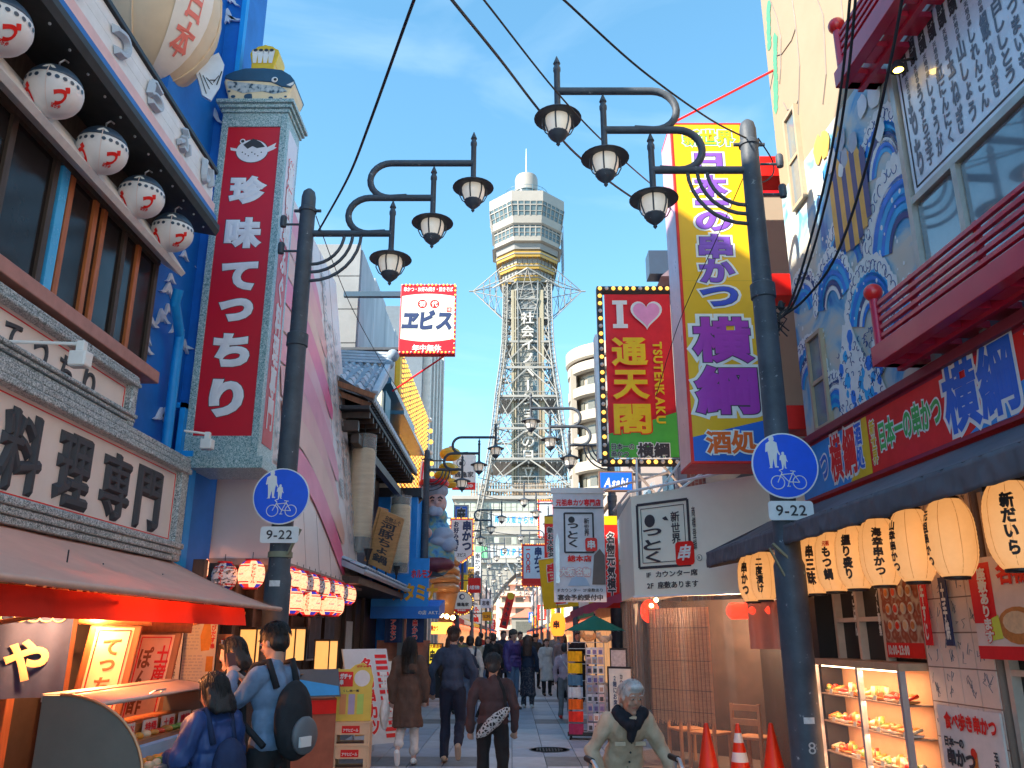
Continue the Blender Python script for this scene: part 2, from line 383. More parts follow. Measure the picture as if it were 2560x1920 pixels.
for sx in (-1, 1):
    for sy in (-1, 1):
        m = MB(); pts = [Vector((sx * h, sy * h, z)) for z, h in legs_z]
        for ax in (-0.42, 0.42):
            for ay in (-0.42, 0.42):
                off = Vector((ax, ay, 0)); m.tube([p + off for p in pts], 0.11, 4)
        z = 20.0
        while z < 69:
            h = hw(z); h2 = hw(min(70, z + 0.9)); c = Vector((sx * h, sy * h, z)); d = Vector((sx * h2, sy * h2, z + 0.9))
            for (a, b) in (((-.42, -.42), (.42, -.42)), ((.42, -.42), (.42, .42)), ((.42, .42), (-.42, .42)), ((-.42, .42), (-.42, -.42))):
                m.obox(c + Vector((*a, 0)), d + Vector((*b, 0)), 0.07, 0.07); m.obox(c + Vector((*a, 0)), c + Vector((*b, 0)), 0.1, 0.1)
            z += 0.9
        m.build('leg', TW if sx < 0 else TG, tower)  # paler left legs and greyer right legs put sun and shade into the colour
rings = [27, 33, 39, 45.5, 51.5, 57, 62, 66.5, 70]
for face in range(4):
    m = MB(); c, s_ = math.cos(face * PI / 2), math.sin(face * PI / 2)
    def T(x, y, z): return (x * c - y * s_, x * s_ + y * c, z)
    for a, b in zip(rings, rings[1:]):
        ha, hb = hw(a), hw(b); mid = (a + b) / 2
        m.obox(T(-ha, -ha, a), T(ha, -ha, a), 0.3, 0.42)
        m.obox(T(-ha, -ha, a + .9), T(ha, -ha, a + .9), 0.1, 0.12)
        for k in (-1, 1):
            m.obox(T(k * ha, -ha, a), T(0.0, -hb, b), 0.2, 0.24); m.obox(T(k * hb, -hb, b), T(k * 2.6, -ha, a), 0.14, 0.16)
            m.obox(T(k * ha, -ha, a), T(k * 2.6, -hb, b), 0.14, 0.16); m.obox(T(k * 3.0, -ha, a), T(k * hb, -hb, mid), 0.1, 0.1)
            m.obox(T(k * ha, -ha, a), T(k * 1.0, -1.0, a), 0.12, 0.15)
    m.obox(T(-4.4, -4.4, 70), T(4.4, -4.4, 70), 0.4, 0.5)
    m.build('bracing', TW, tower)
for z in (33, 45.5, 57):
    h = hw(z); m = MB().box(-h + .4, h - .4, -h + .4, h - .4, z - 0.5, z - 0.1)
    for i in range(-6, 7): m.obox((i * h / 7, -h, z - .7), (i * h / 7, h, z - .7), 0.15, 0.3)
    m.build('platform', TG, tower)
sh = MB().box(-2.75, 2.75, -4.2, 2.4, 20, 72).build('lift_shaft', TSHAFT, tower)
m = MB()
for z in range(22, 70): m.box(-2.5, 2.5, -4.36, -4.2, z, z + 0.08)
rnd = random.Random(5)
for i in range(70):
    z = rnd.uniform(22, 68); x = rnd.uniform(-2.3, 1.2); m.obox((x, -4.4, z), (x + rnd.uniform(.6, 1.4), -4.4, z + rnd.choice((-1, 1)) * rnd.uniform(1, 2.6)), 0.09, 0.09)
m.build('shaft_bracing', TG, tower)
m = MB()
for z in range(20, 70, 3): m.box(0.9, 2.2, -4.32, -4.2, z, z + 2.2)
m.build('shaft_window', TGLASS, tower)
for x, w_ in ((-2.95, 0.28), (-2.4, 0.12), (2.55, 0.3), (3.0, 0.2)):
    MB().box(x - w_, x + w_, -4.75, -4.25, 20, 68).build('shaft_column', mat('tower_cream_column', (0.33, 0.29, 0.20), 0.5, var=0.1), tower, bevel=0.05)
MB().box(2.0, 2.5, -4.9, -4.3, 20, 62).build('shaft_column', mat('tower_copper_column', (0.30, 0.22, 0.14), 0.5, var=0.1), tower, bevel=0.05)
text(tower, '社会イノベーションの日立', 0, 46.5, 2.75, 33.2, mat('tower_letter_white', (0.56, 0.545, 0.51), 0.5, var=0.05), y=-5.0, vertical=True, bold=0.035, ext=0.25, lead=1.08)
m = MB(); m.box(-2.0, -1.85, -4.98, -4.7, 28, 64); m.box(1.85, 2.0, -4.98, -4.7, 28, 64)
m.build('letter_frame', TG, tower)
# neck below the deck
m = MB()
for i, (x, y) in enumerate(octo(1.0)):
    for a, b, ra, rb in ((60, 70, 4.9, 5.4),):
        m.obox((x * ra, y * ra, a), (x * rb, y * rb, b), 0.25, 0.3)
    nx, ny = octo(1.0)[(i + 1) % 8]
    for z, r in ((62, 5.0), (64, 5.1), (66, 5.2), (68, 5.3), (69.6, 5.4)):
        m.obox((x * r, y * r, z), (nx * r, ny * r, z), 0.18, 0.22)
        m.obox((x * r, y * r, z), (nx * (r + .1), ny * (r + .1), z + 2), 0.1, 0.1)
m.build('neck_frame', TG, tower)
MB().prismz(octo(4.6), 63, 71.5).build('neck_core', TG, tower)
# side spikes (neon stays)
for sx in (-1, 1):
    m = MB(); tip = Vector((sx * 11.0, -3, 70.0 - 1.6)); roots = [Vector((sx * 5.0, -5, 73)), Vector((sx * 4.6, -4.6, 70.5)), Vector((sx * 4.6, -4, 66.5)), Vector((sx * 4.8, -4.6, 61.5)), Vector((sx * 4.8, 1, 64)), Vector((sx * 5, 2, 72))]
    m.tube([tip - Vector((sx * .2, 0, 0)), tip + Vector((sx * 0.8, 0, 0))], 0.16, 6)
    for r_ in roots: m.tube([r_, tip], 0.1, 5)
    for k in (0.25, 0.45, 0.65):
        ps = [r_.lerp(tip, k) for r_ in roots]
        for a, b in zip(ps, ps[1:] + ps[:1]): m.tube([a, b], 0.06, 4)
    for k in (0.1, 0.3, 0.5):
        for a, b in zip(roots, roots[1:]): m.tube([a.lerp(tip, k), b.lerp(tip, k + .2)], 0.05, 4)
    m.build('stay_frame', TW if sx < 0 else TG, tower)  # left stays coloured paler as the sun side, right ones greyer as shade
m = MB()
for sx in (-1, 1): m.obox((sx * 7, -4.5, 68.5), (0, -6.5, 72.0), 0.2, 0.25); m.obox((0, -6.5, 72), (sx * 1.5, -4.6, 66), 0.12, 0.12); m.obox((sx * 2.2, -5, 66), (sx * .6, -5, 60.5), 0.14, 0.14)
m.build('stay_frame', TW, tower)
# deck: gold collars, two glazed storeys
def ring(m, r0, z0, r1, z1, inner=0.0):
    a, b = octo(r0), octo(r1); o = len(m.v)
    vs = [(x, y, z0) for x, y in a] + [(x, y, z1) for x, y in b]
    return m.add(vs, [(i, (i + 1) % 8, (i + 1) % 8 + 8, i + 8) for i in range(8)] + [tuple(range(7, -1, -1)), tuple(range(8, 16))])
ring(MB(), 5.2, 69.5, 5.9, 76.6).build('deck_cone', TG, tower)
for z, r in ((70.2, 5.6), (72.6, 6.1), (75.0, 6.75)):
    m = ring(MB(), r - .12, z - .35, r + .15, z + .75); m.build('gold_band', TGOLD, tower)
    ring(MB(), r + .16, z + .2, r + .2, z + .4).build('band_trim', TW, tower)
rnd = random.Random(9); m = MB()
for i, (x, y) in enumerate(octo(1)):
    nx, ny = octo(1)[(i + 1) % 8]
    for z, r in ((71.2, 5.9), (73.6, 6.4)):
        for k in range(5):
            t = (k + .5) / 5; px_, py_ = x + (nx - x) * t, y + (ny - y) * t; m.obox((px_ * r, py_ * r, z - .5), (px_ * (r + .3), py_ * (r + .3), z + 1.0), 0.14, 0.14)
m.build('deck_strut', DARK, tower)
ring(MB(), 6.7, 76.3, 6.95, 77.6).build('deck_floor', mat('deck_underside', (0.18, 0.18, 0.18), 0.7), tower)
DW = mat('tower_deck_white', (0.35, 0.325, 0.29), 0.45, var=0.07, scale=0.4)
for z0, z1, r0, r1 in ((77.6, 79.0, 6.95, 7.2), (81.5, 83.4, 7.4, 7.75), (86.3, 88.6, 8.4, 8.45)):
    ring(MB(), r0, z0, r1, z1).build('deck_band', DW, tower)
ring(MB(), 7.55, 81.3, 7.9, 81.6).build('deck_ledge', DW, tower); ring(MB(), 7.2, 77.5, 7.75, 77.7).build('deck_ledge', DW, tower)
for z0, z1, r0, r1 in ((79.0, 81.5, 7.15, 7.35), (83.4, 86.3, 7.7, 8.32)):
    ring(MB(), r0, z0, r1, z1).build('deck_window', TGLASS, tower)
    m = MB()
    for i in range(8):
        a0, a1 = octo(r0 + .07)[i], octo(r0 + .07)[(i + 1) % 8]; b0, b1 = octo(r1 + .07)[i], octo(r1 + .07)[(i + 1) % 8]
        for k in range(6):
            t = k / 5
            m.obox((a0[0] + (a1[0] - a0[0]) * t, a0[1] + (a1[1] - a0[1]) * t, z0), (b0[0] + (b1[0] - b0[0]) * t, b0[1] + (b1[1] - b0[1]) * t, z1), 0.22, 0.16)
        zt = z0 + (z1 - z0) * .74; f = .74
        m.obox((a0[0] + (b0[0] - a0[0]) * f, a0[1] + (b0[1] - a0[1]) * f, zt), (a1[0] + (b1[0] - a1[0]) * f, a1[1] + (b1[1] - a1[1]) * f, zt), 0.16, 0.22)
        zt = z0 + (z1 - z0) * .3; f = .3
        m.obox((a0[0] + (b0[0] - a0[0]) * f, a0[1] + (b0[1] - a0[1]) * f, zt), (a1[0] + (b1[0] - a1[0]) * f, a1[1] + (b1[1] - a1[1]) * f, zt), 0.1, 0.1)
    m.build('window_mullion', DW, tower)
m = MB()
for z0, z1, r in ((75.5, 83, 8.1),):
    for i, k in ((7, 0), (7, 1), (0, 0)):
        x, y = octo(r)[(i + k) % 8]; m.obox((x, y, z0 - 3), (x, y, z1), 0.12, 0.12)
    for z in range(73, 83): m.obox((*octo(r)[7], z), (*octo(r)[0], z), 0.1, 0.1)
m.build('outer_ladder', TG, tower)
ring(MB(), 6.2, 88.6, 5.9, 89.2).build('roof_deck', TG, tower)
MB().lathe([(4.6, 89.2), (4.6, 89.6)], 24).build('roof_balcony', TG, tower)
m = MB()
for k in range(24):
    a = 2 * PI * k / 24; m.obox((4.55 * math.cos(a), 4.55 * math.sin(a), 89.5), (4.55 * math.cos(a), 4.55 * math.sin(a), 92.0), 0.08, 0.08)
    b = 2 * PI * (k + 1) / 24
    for z in (90.4, 91.2, 92.0): m.obox((4.55 * math.cos(a), 4.55 * math.sin(a), z), (4.55 * math.cos(b), 4.55 * math.sin(b), z), 0.07, 0.07)
m.build('roof_railing', mat('tower_rail', (0.10, 0.20, 0.26), 0.4), tower)
MB().lathe([(2.6, 89.2), (2.6, 92.2)], 24).build('roof_cabin', TGLASS, tower, smooth=True)
MB().lathe([(2.75, 92.2), (2.45, 92.3), (2.45, 95.6), (2.2, 96.3), (1.3, 96.8), (0.2, 96.9)], 24).build('radar_dome', DW, tower, smooth=True)
MB().tube([(0, 0, 96.8), (0, 0, 103.4)], [0.16, 0.05], 6).build('antenna', WHITE, tower)
# tower base building with the big arch
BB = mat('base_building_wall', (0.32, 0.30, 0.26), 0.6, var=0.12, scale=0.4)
base = thing('tower_base_building', 'pale two storey building with blue lettered windows under the tower', 'building', (0, 150, 0))
poly = [(-11.5, 14.4), (-11.5, 0), (-6.4, 0), (-4.9, 5.2), (-1.2, 10.6), (0.8, 12.4), (6.0, 12.4), (9.6, 9.0), (11.5, 4), (12.4, 0), (22, 0), (22, 14.4)]
MB().prism(poly, 0, 14).build('arch', BB, base)
MB().box(-10.4, 22, -0.25, 14, 14.4, 25.3).build('wall', BB, base)
MB().box(-10.9, 22.5, -0.9, 14, 25.3, 25.9).build('cornice', DW, base); MB().box(-10.6, 22.5, -0.6, 14, 19.0, 19.6).build('cornice', DW, base); MB().box(-10.8, 22.5, -0.8, 14, 14.0, 14.5).build('cornice', mat('base_soffit', (0.4, 0.38, 0.34), 0.7), base)
BG = mat('base_window_glass', (0.42, 0.45, 0.38), 0.25, var=0.3, scale=0.8); BD = mat('base_window_dark', (0.15, 0.15, 0.13), 0.2, var=0.3)
PAN = mat('base_lettered_panel', (0.52, 0.52, 0.50), 0.5, var=0.04)
BLET = mat('window_letter_blue', (0.03, 0.22, 0.62), 0.5, var=0)
for k in range(20):
    x = -9.6 + 1.05 * k
    f = MB().box(x + .09, x + .96, -0.32, -0.24, 23.2, 24.7).build('window', BG, base); MB().box(x + .09, x + .96, -.36, -.325, 23.9, 23.96).build('transom', DW, f)
    if k in (3, 4): f = MB().box(x + .09, x + .96, -0.32, -0.24, 20.6, 22.7).build('window', BD, base)
    elif k > 4: MB().box(x + .04, x + 1.01, -0.32, -0.24, 20.5, 22.8).build('window_panel', PAN, base)
    else: MB().box(x + .09, x + .96, -0.32, -0.24, 20.6, 22.7).build('window', BG, base)
    f = MB().box(x + .09, x + .96, -0.32, -0.24, 17.3, 18.5).build('window', BD if k % 3 else BG, base)
    MB().box(x + .04, x + 1.01, -0.32, -0.24, 14.9, 16.9).build('window_panel', PAN if k > 4 else (mat('green_window', (0.15, 0.4, 0.2), 0.4) if k in (3, 4) else BG), base)
for k, ch in enumerate('再び大阪からせ'): text(base, ch, -9.6 + 1.05 * (6 + k) + .52, 21.6, .72, 1.3, BLET, y=-0.34, bold=0.03)
for k, ch in enumerate('EXPO2'): text(base, ch, -9.6 + 1.05 * (7 + k) + .52, 15.9, .62, 1.25, BLET, y=-0.34, bold=0.04)
# roof terrace with a timber screen
m = MB()
for k in range(60): m.box(-7.6 + .5 * k, -7.6 + .5 * k + .34, 1.0, 1.1, 26.0, 28.6)
m.build('terrace_screen', mat('terrace_timber', (0.42, 0.30, 0.20), 0.6, var=0.5, scale=1.5), base)
m = MB()
for k in range(22): m.obox((-9 + 1.5 * k, 0.2, 25.9), (-9 + 1.5 * k, 0.2, 29.6), 0.09, 0.09)
for z in (26.8, 27.8, 28.8, 29.6): m.obox((-9, .2, z), (23, .2, z), 0.07, 0.07)
m.build('terrace_railing', TW, base)
m = MB()
for x0, z0, x1, z1 in ((-11, 14.2, -8, 10.4), (-1, 14.2, 0.2, 11.8), (0, 14.3, 2.5, 12.4), (2.5, 12.4, 4.2, 14.3)): m.obox((x0, -.6, z0), (x1, -.6, z1), 0.25, 0.25)
m.build('strut', TG, base)
m = MB()
for x0, x1 in ((-4.6, -2.0), (-1.6, .4), (.8, 2.8), (4.0, 6.4)): m.box(x0, x1, -0.2, -.05, 12.9, 13.9)
m.build('recess', mat('base_recess', (0.22, 0.23, 0.22), 0.6), base)
# ---------------------------------------------------------------- far things seen under and beside the tower
def block(name, label, X0, X1, Y0, Y1, H, col, nx, nz, z0=3.0, balcony=False, glass=None, cat='building', group=None):
    t = thing(name, label, cat, ((X0 + X1) / 2, Y0, 0), 0, group); w_ = (X1 - X0) / 2
    wm = mat('wall_' + name + str(round(X0 * 10)) + str(round(Y0)), col, 0.7, var=0.12, scale=0.3)
    MB().box(-w_, w_, 0, Y1 - Y0, 0, H).build('wall', wm, t)
    MB().box(-w_ - .15, w_ + .15, -.15, Y1 - Y0 + .1, H, H + .35).build('parapet', wm, t)
    gm = glass or BD
    dz = (H - z0) / nz; dx = 2 * w_ / nx
    for j in range(nz):
        for i in range(nx):
            MB().box(-w_ + dx * (i + .2), -w_ + dx * (i + .8), -.06, .05, z0 + dz * (j + .25), z0 + dz * (j + .85)).build('window', gm, t)
        if balcony: MB().box(-w_ - .1, w_ + .1, -1.1, -.1, z0 + dz * j - .1, z0 + dz * j + dz * .36).build('balcony', wm, t)
    return t
block('apartment_block', 'peach apartment block with stacked balconies seen through the tower arch', -3.0, 6.5, 196, 206, 15.5, (0.68, 0.46, 0.36), 3, 5, balcony=True)
block('apartment_block', 'orange apartment block left of the peach one under the arch', -13, -4, 215, 225, 13, (0.62, 0.42, 0.30), 3, 5, balcony=True)
block('apartment_block', 'cream apartment block at the right inside the tower arch', 8.5, 20, 210, 220, 17, (0.66, 0.62, 0.54), 3, 6, balcony=True)
g = thing('red_roofed_hall', 'small far hall with a red gable roof beyond the arch', 'building', (3.4, 185, 0))
MB().box(-3.5, 3.5, 0, 6, 0, 5.4).build('wall', BB, g); MB().prism([(-4, 5.4), (4, 5.4), (0, 7.4)], -.4, 6.4).build('roof', mat('far_red_roof', (0.5, 0.2, 0.14), 0.7), g)
MB().box(-2.6, 2.6, -.1, 0, 2.4, 4.6).build('window', BD, g)
# round apartment building on the right
apt = thing('round_apartment_building', 'cream apartment tower with curved balconies behind the red banner', 'building', (12.6, 92, 0))
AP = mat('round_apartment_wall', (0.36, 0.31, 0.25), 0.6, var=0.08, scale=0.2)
MB().lathe([(5.0, 0), (5.0, 31.0)], 40, sy=0.9).build('wall', mat('round_apartment_inner', (0.36, 0.31, 0.25), 0.6), apt, smooth=True)
for k in range(11):
    z = 1.6 + k * 2.85
    MB().lathe([(5.7, z - .18), (6.1, z), (6.1, z + 1.05), (5.95, z + 1.05), (5.95, z), (5.0, z)], 48, sy=0.92, caps=False).build('balcony', AP, apt, smooth=True)
    m = MB()
    for i in range(8):
        a = PI + .3 + i * .34; c = Vector((5.06 * math.cos(a), 4.56 * math.sin(a), z + 1.1)); d = Vector((5.06 * math.cos(a + .2), 4.56 * math.sin(a + .2), z + 1.1))
        m.obox(c + Vector((0, 0, .5)), d + Vector((0, 0, .5)), 0.12, 1.5)
    m.build('window', BD, apt)
MB().lathe([(6.1, 31.4), (6.3, 31.6), (6.3, 33.0), (5.9, 33.0), (5.9, 31.4)], 48, sy=0.92).build('parapet', AP, apt, smooth=True)
MB().box(-5.9, -5.3, -2.0, 1.2, 0, 30.8).build('stair_fin', AP, apt)
# ================================================================== street lamps
LAMPGLASS = mat('frosted_lamp_glass', (0.62, 0.60, 0.55), 0.3, var=0.12, trans=0.0, emit=(1.0, 0.85, 0.65), estr=0.06)
def street_lamp(label, loc, rz):
    t = thing('street_lamp', label, 'street lamp', loc, rz, 'three armed street lamps')
    m = MB(); m.lathe([(.17, 0), (.17, .25), (.135, .3), (.135, 2.2), (.115, 2.25), (.105, 4.75), (.12, 4.76), (.12, 4.9), (.095, 4.92), (.09, 6.45), (.105, 6.46), (.105, 6.5), (.085, 6.52), (.085, 6.66), (.07, 6.73), (.03, 6.77)], 20)
    m.build('pole', IRON, t, smooth=True)
    for a in (0.5 * PI, 1.5 * PI):
        MB().tube([(0, 0, 6.48), (.16 * math.sin(a), .16 * math.cos(a), 6.48)], .02, 8).build('bolt', IRON, t)
    AZ = (6.18, 6.655, 7.13); LX = (1.02, 1.5, 1.98); UX = (None, 0.74, 0.98)
    for k in range(3):
        if k == 0: pts = [(0.05, 0, AZ[0]), (LX[0], 0, AZ[0])]
        else:
            r = (AZ[k] - AZ[k - 1]) / 2; c = AZ[k - 1] + r
            pts = [(LX[k], 0, AZ[k])] + [(UX[k] - r * 1.05 * math.sin(i * PI / 12), 0, c + r * math.cos(i * PI / 12)) for i in range(13)] + [(UX[k] + .2, 0, AZ[k - 1] + .012)]
        MB().tube(pts, .04, 12).build('arm', IRON, t, smooth=True)
        lx, az = LX[k], AZ[k]
        l = MB().lathe([(.033, -.26), (.033, .24), (.04, .25), (.04, .29), (.034, .3), (.026, .33), (.04, .345), (.034, .36), (.004, .44)], 12, (lx, 0, az)); l.build('finial', IRON, t, smooth=True)
        z = az - .245
        sh_ = MB().lathe([(.035, 0.04), (.05, .0), (.10, -.02), (.17, -.05), (.245, -.085), (.25, -.095), (.235, -.10), (.12, -.075), (.03, -.06)], 24, (lx, 0, z)).build('lamp_shade', IRON, t, smooth=True)
        MB().lathe([(.13, -.085), (.14, -.12), (.135, -.18), (.105, -.27), (.07, -.285)], 20, (lx, 0, z)).build('lamp_glass', LAMPGLASS, sh_, smooth=True)
        MB().lathe([(.105, -.265), (.108, -.285), (.095, -.30), (.09, -.315), (.075, -.33), (.055, -.35), (.03, -.37), (.018, -.385), (.022, -.40), (.004, -.425)], 16, (lx, 0, z)).build('lamp_cap', IRON, sh_, smooth=True)
        m = MB()
        for i in range(6):
            a = i * PI / 3 + .3; ca, sa = math.cos(a), math.sin(a)
            m.tube([(lx + r_ * ca, r_ * sa, z + h_) for r_, h_ in ((.135, -.08), (.146, -.12), (.141, -.18), (.11, -.27))], .009, 5)
        for i in range(2):
            a = i * PI + .1; ca, sa = math.cos(a), math.sin(a)
            m.tube([(lx + r_ * ca, r_ * sa, z + h_) for r_, h_ in ((.16, -.10), (.165, -.2), (.13, -.27), (.09, -.3))], .007, 5)
        m.build('lamp_cage', IRON, sh_, smooth=True)
    for x, z in ((.46, 5.78), (.56, 5.68), (.66, 5.57)):
        h = AZ[0] - z; MB().tube([(.06, 0, z)] + [(.09 + (x - .09) * math.sin(i * PI / 16), 0, z + h * (1 - math.cos(i * PI / 16))) for i in range(9)], .02, 8).build('brace', IRON, t, smooth=True)
    return t
LY = [8.9, 23.5, 38.0, 52.5, 67.0, 81.5, 96.0]; RY = [7.5, 20.3, 33.0, 45.7, 58.4, 71.1, 84.0, 98.0]
ORD = ['nearest', 'second', 'third', 'fourth', 'fifth', 'sixth', 'seventh', 'eighth']
proto = street_lamp('nearest blue grey street lamp with three lanterns, on the left beside the red tower sign', (-2.45, LY[0], 0), 0)
for i, y in enumerate(LY[1:], 1): dup(proto, (-2.45, y, 0), 0, ORD[i] + ' street lamp with three lanterns from the front along the left side')
for i, y in enumerate(RY): dup(proto, (2.46, y, 0), PI, (ORD[i] + ' street lamp with three lanterns from the front along the right side'))
# lamp post fittings
def bracket_set(x, y, zs, label, sgn):
    t = thing('post_fitting', label, 'fitting', (x, y, zs))
    MB().tube([(0, 0, 0), (-.2 * sgn, 0, 0)], .014, 6).build('arm', IRON, t)
    MB().lathe([(.035, -.03), (.04, 0), (.04, .09), (.03, .11)], 12, (-.2 * sgn, 0, 0)).build('spotlight', IRON, t, smooth=True)
bracket_set(-2.53, 8.9, 5.95, 'small black spotlight on the left side of the nearest left lamp post', 1)
bracket_set(-2.53, 8.9, 6.3, 'little box sensor near the top of the nearest left lamp post', 1)
bracket_set(2.56, 7.5, 6.25, 'black spotlight to the right of the nearest right lamp post', -1)
bracket_set(2.56, 7.5, 5.9, 'lower spotlight to the right of the nearest right lamp post', -1)
# ------------------------------------------------------------------ round traffic signs
SB = mat('sign_blue', (0.005, 0.09, 0.55), 0.35, var=0.05); SW = mat('sign_white', (0.75, 0.77, 0.78), 0.4, var=0.03)
def traffic_sign(x, y, zc, label):
    t = thing('traffic_sign', label, 'road sign', (x, y - .15, zc), 0, 'round blue walkers and cycles signs')
    def disc(r, y0, y1): 
        m = MB(); P = circ(0, 0, r, 48); return m.prism(P, y0, y1)
    disc(.30, 0, .012).build('rim', SW, t); disc(.287, -.003, 0).build('disc', SB, t)
    # walker with child
    man = [(-.02, .235), (.0, .245), (.02, .235), (.022, .205), (.015, .195), (.045, .18), (.052, .11), (.07, .07), (.06, .062), (.042, .09), (.036, .04), (.03, -.035), (.045, -.04), (.045, -.05), (.012, -.05), (.004, .03), (-.012, -.045), (-.01, -.055), (-.045, -.055), (-.032, -.045), (-.038, .05), (-.045, .10), (-.06, .09), (-.065, .10), (-.055, .17), (-.02, .195), (-.026, .21)]
    flat(t, [(p[0] - .105, p[1] + .03) for p in man], SW, -.006, 'walker_symbol')
    kid = [(p[0] * .55 - .012, p[1] * .52 - .002) for p in man]; flat(t, kid, SW, -.006, 'child_symbol')
    bm_ = MB(); yy = -.007
    def ringy(cx, cz, r):
        P = [(cx + r * math.cos(2 * PI * i / 24), yy, cz + r * math.sin(2 * PI * i / 24)) for i in range(25)]; bm_.tube(P, .0045, 4, caps=False)
    a, b = (-.08, -.155), (.115, -.155); ringy(*a, .06); ringy(*b, .06)
    for p, q in (((-.08, -.155), (-.035, -.065)), ((-.035, -.065), (-.06, -.045)), ((-.06, -.045), (-.025, -.035)), ((-.04, -.085), (.055, -.075)), ((.02, -.15), (-.038, -.085)), ((.02, -.15), (.06, -.07)), ((.06, -.07), (.07, -.055)), ((.04, -.05), (.085, -.055)), ((.02, -.15), (.115, -.155)), ((.115, -.155), (.06, -.07)), ((.02, -.15), (.01, -.19)), ((.0, -.19), (.03, -.19))):
        bm_.tube([(p[0], yy, p[1]), (q[0], yy, q[1])], .0045, 4)
    bm_.build('bicycle_symbol', SW, t)
    p = MB(); p.prism(rrect(.015, -.405, .40, .17, .03), 0, .01); p.build('hours_plate', SW, t)
    text(t, '9-22', .015, -.405, .27, .095, INK, -.006, bold=.012, name='hours_lettering')
    m = MB(); m.box(-.02, .02, .012, .06, -.2, .1); m.box(-.06, .06, .012, .06, -.45, -.38); m.build('bracket', STEEL, t)
traffic_sign(-2.45, 8.9 - .0, 3.02, 'round blue walkers and cycles sign on the nearest left lamp post')
traffic_sign(2.46, 7.5, 3.07, 'round blue walkers and cycles sign on the nearest right lamp post')

# manhole covers and drain gratings let into the paving
for k, (x, y, lab) in enumerate(((.55, 13.2, 'round iron manhole cover in the paving right of the walkers'), (-.3, 17.4, 'round iron manhole cover farther up the street'))):
    t = thing('manhole_cover', lab, 'manhole cover', (x, y, .002)); MB().lathe([(.29, 0), (.30, .004), (.285, .006), (.28, .003)], 32).build('ring', mat('cast_iron', (.08, .08, .085), .5, metal=.4, var=.3), t); MB().lathe([(.275, 0), (.275, .003)], 32).build('plate', mat('cast_iron', (.08, .08, .085)), t)
    m = MB()
    for i in range(-5, 6):
        for j in range(-5, 6):
            if i * i + j * j < 24: m.box(i * .045 - .012, i * .045 + .012, j * .045 - .012, j * .045 + .012, .003, .006)
    o = m.build('raised_studs', mat('cast_iron', (.08, .08, .085)), t); o['kind'] = 'stuff'
# straps, stickers and number on the two near posts
STR = mat('strap_olive', (.16, .17, .12), .6)
for x, y, z, lab in ((-2.45, 8.9, 2.42, 'olive strap clamp with a short stick on the left lamp post'), (2.46, 7.5, 2.12, 'olive strap clamp with short sticks on the right lamp post')):
    t = thing('strap_clamp', lab, 'clamp', (x, y, z)); MB().lathe([(.122, -.03), (.128, -.028), (.128, .028), (.122, .03)], 20, caps=False).build('band', STR, t, smooth=True); MB().obox((.10, -.08, 0), (.22 if x < 0 else -.16, -.1, .26), .035, .02).build('stick', STR, t)
    if x > 0: MB().obox((-.08, -.1, -.02), (-.20, -.12, .22), .02, .014).build('stick', STR, t)
for x, y, z, w_, h, lab in ((-2.45, 8.9, 2.12, .11, .06, 'small white notice sticker on the left lamp post'), (-2.45, 8.9, 1.62, .05, .04, 'torn paper scrap on the left lamp post'), (2.46, 7.5, .93, .09, .05, 'faded sticker scrap low on the right lamp post')):
    t = MB().grid(lambda u, v: (.138 * math.sin((u - .5) * w_ / .135), -.138 * math.cos((u - .5) * w_ / .135), (v - .5) * h), 6, 2).build('pole_sticker', mat('sticker_white', (.52, .52, .52), .6, var=.25, scale=40), None, smooth='all'); t.location = (x, y, z); tag(t, lab, 'sticker')
t = thing('pole_number', 'faint white number painted low on the right lamp post', 'marking', (2.46, 7.5, .72)); text(t, '8', 0, 0, .06, .09, mat('faded_white', (.4, .4, .4), .7), y=-.1395, bold=.0)
# ================================================================== left: the blowfish restaurant
SEA = mat('sea_blue_wall', (0.005, 0.13, 0.42), 0.5, var=0.25, scale=1.2)
SEA2 = mat('bright_blue_trim', (0.01, 0.25, 0.60), 0.45, var=0.12)
FOAM = mat('foam_white', (0.62, 0.68, 0.76), 0.55, var=0.15, scale=3)
GRAN = mat_ramp('granite_frame', 'noise', 55, [(0.30, (0.03, 0.05, 0.05)), (0.46, (0.20, 0.25, 0.26)), (0.60, (0.62, 0.66, 0.66))], 0.35, detail=3, distort=1.5)
GRANG = mat_ramp('green_granite', 'noise', 60, [(0.30, (0.03, 0.12, 0.12)), (0.46, (0.20, 0.36, 0.38)), (0.62, (0.62, 0.70, 0.70))], 0.3, detail=3, distort=1.5)
CREAM = mat('cream_board', (0.70, 0.62, 0.56), 0.45, var=0.07, scale=1.5)
rest = thing('blowfish_restaurant', 'blue walled restaurant with dark timber windows and round fish lanterns, left foreground', 'building', (-3.75, 6, 0))
def P(mb, name, m, parent=rest, **k): return mb.build(name, m, parent, W=True, **k)
P(MB().box(-9, -3.75, -3, 7.95, 0, 5.9), 'wall', DKWOOD)
P(MB().box(-9, -5.1, -3, 9.3, 5.9, 12.0), 'upper_wall', SEA)
P(MB().box(-9, -3.88, 7.95, 9.32, 2.2, 12.3), 'side_wall', SEA)
P(MB().box(-9, -5.15, -3, 1.3, 12.0, 13.8), 'roof_house', SEA)  # unseen rooftop box, added to keep the sun off the window film opposite
P(MB().box(-9, -3.63, 9.32, 10.1, 2.2, 12.6), 'end_wall', SEA)
P(MB().box(-3.74, -3.6, 9.15, 9.32, 2.05, 3.6), 'corner_strip', SEA2)
P(MB().box(-3.66, -3.60, 9.24, 9.34, 3.6, 12.6), 'corner_strip', SEA2)
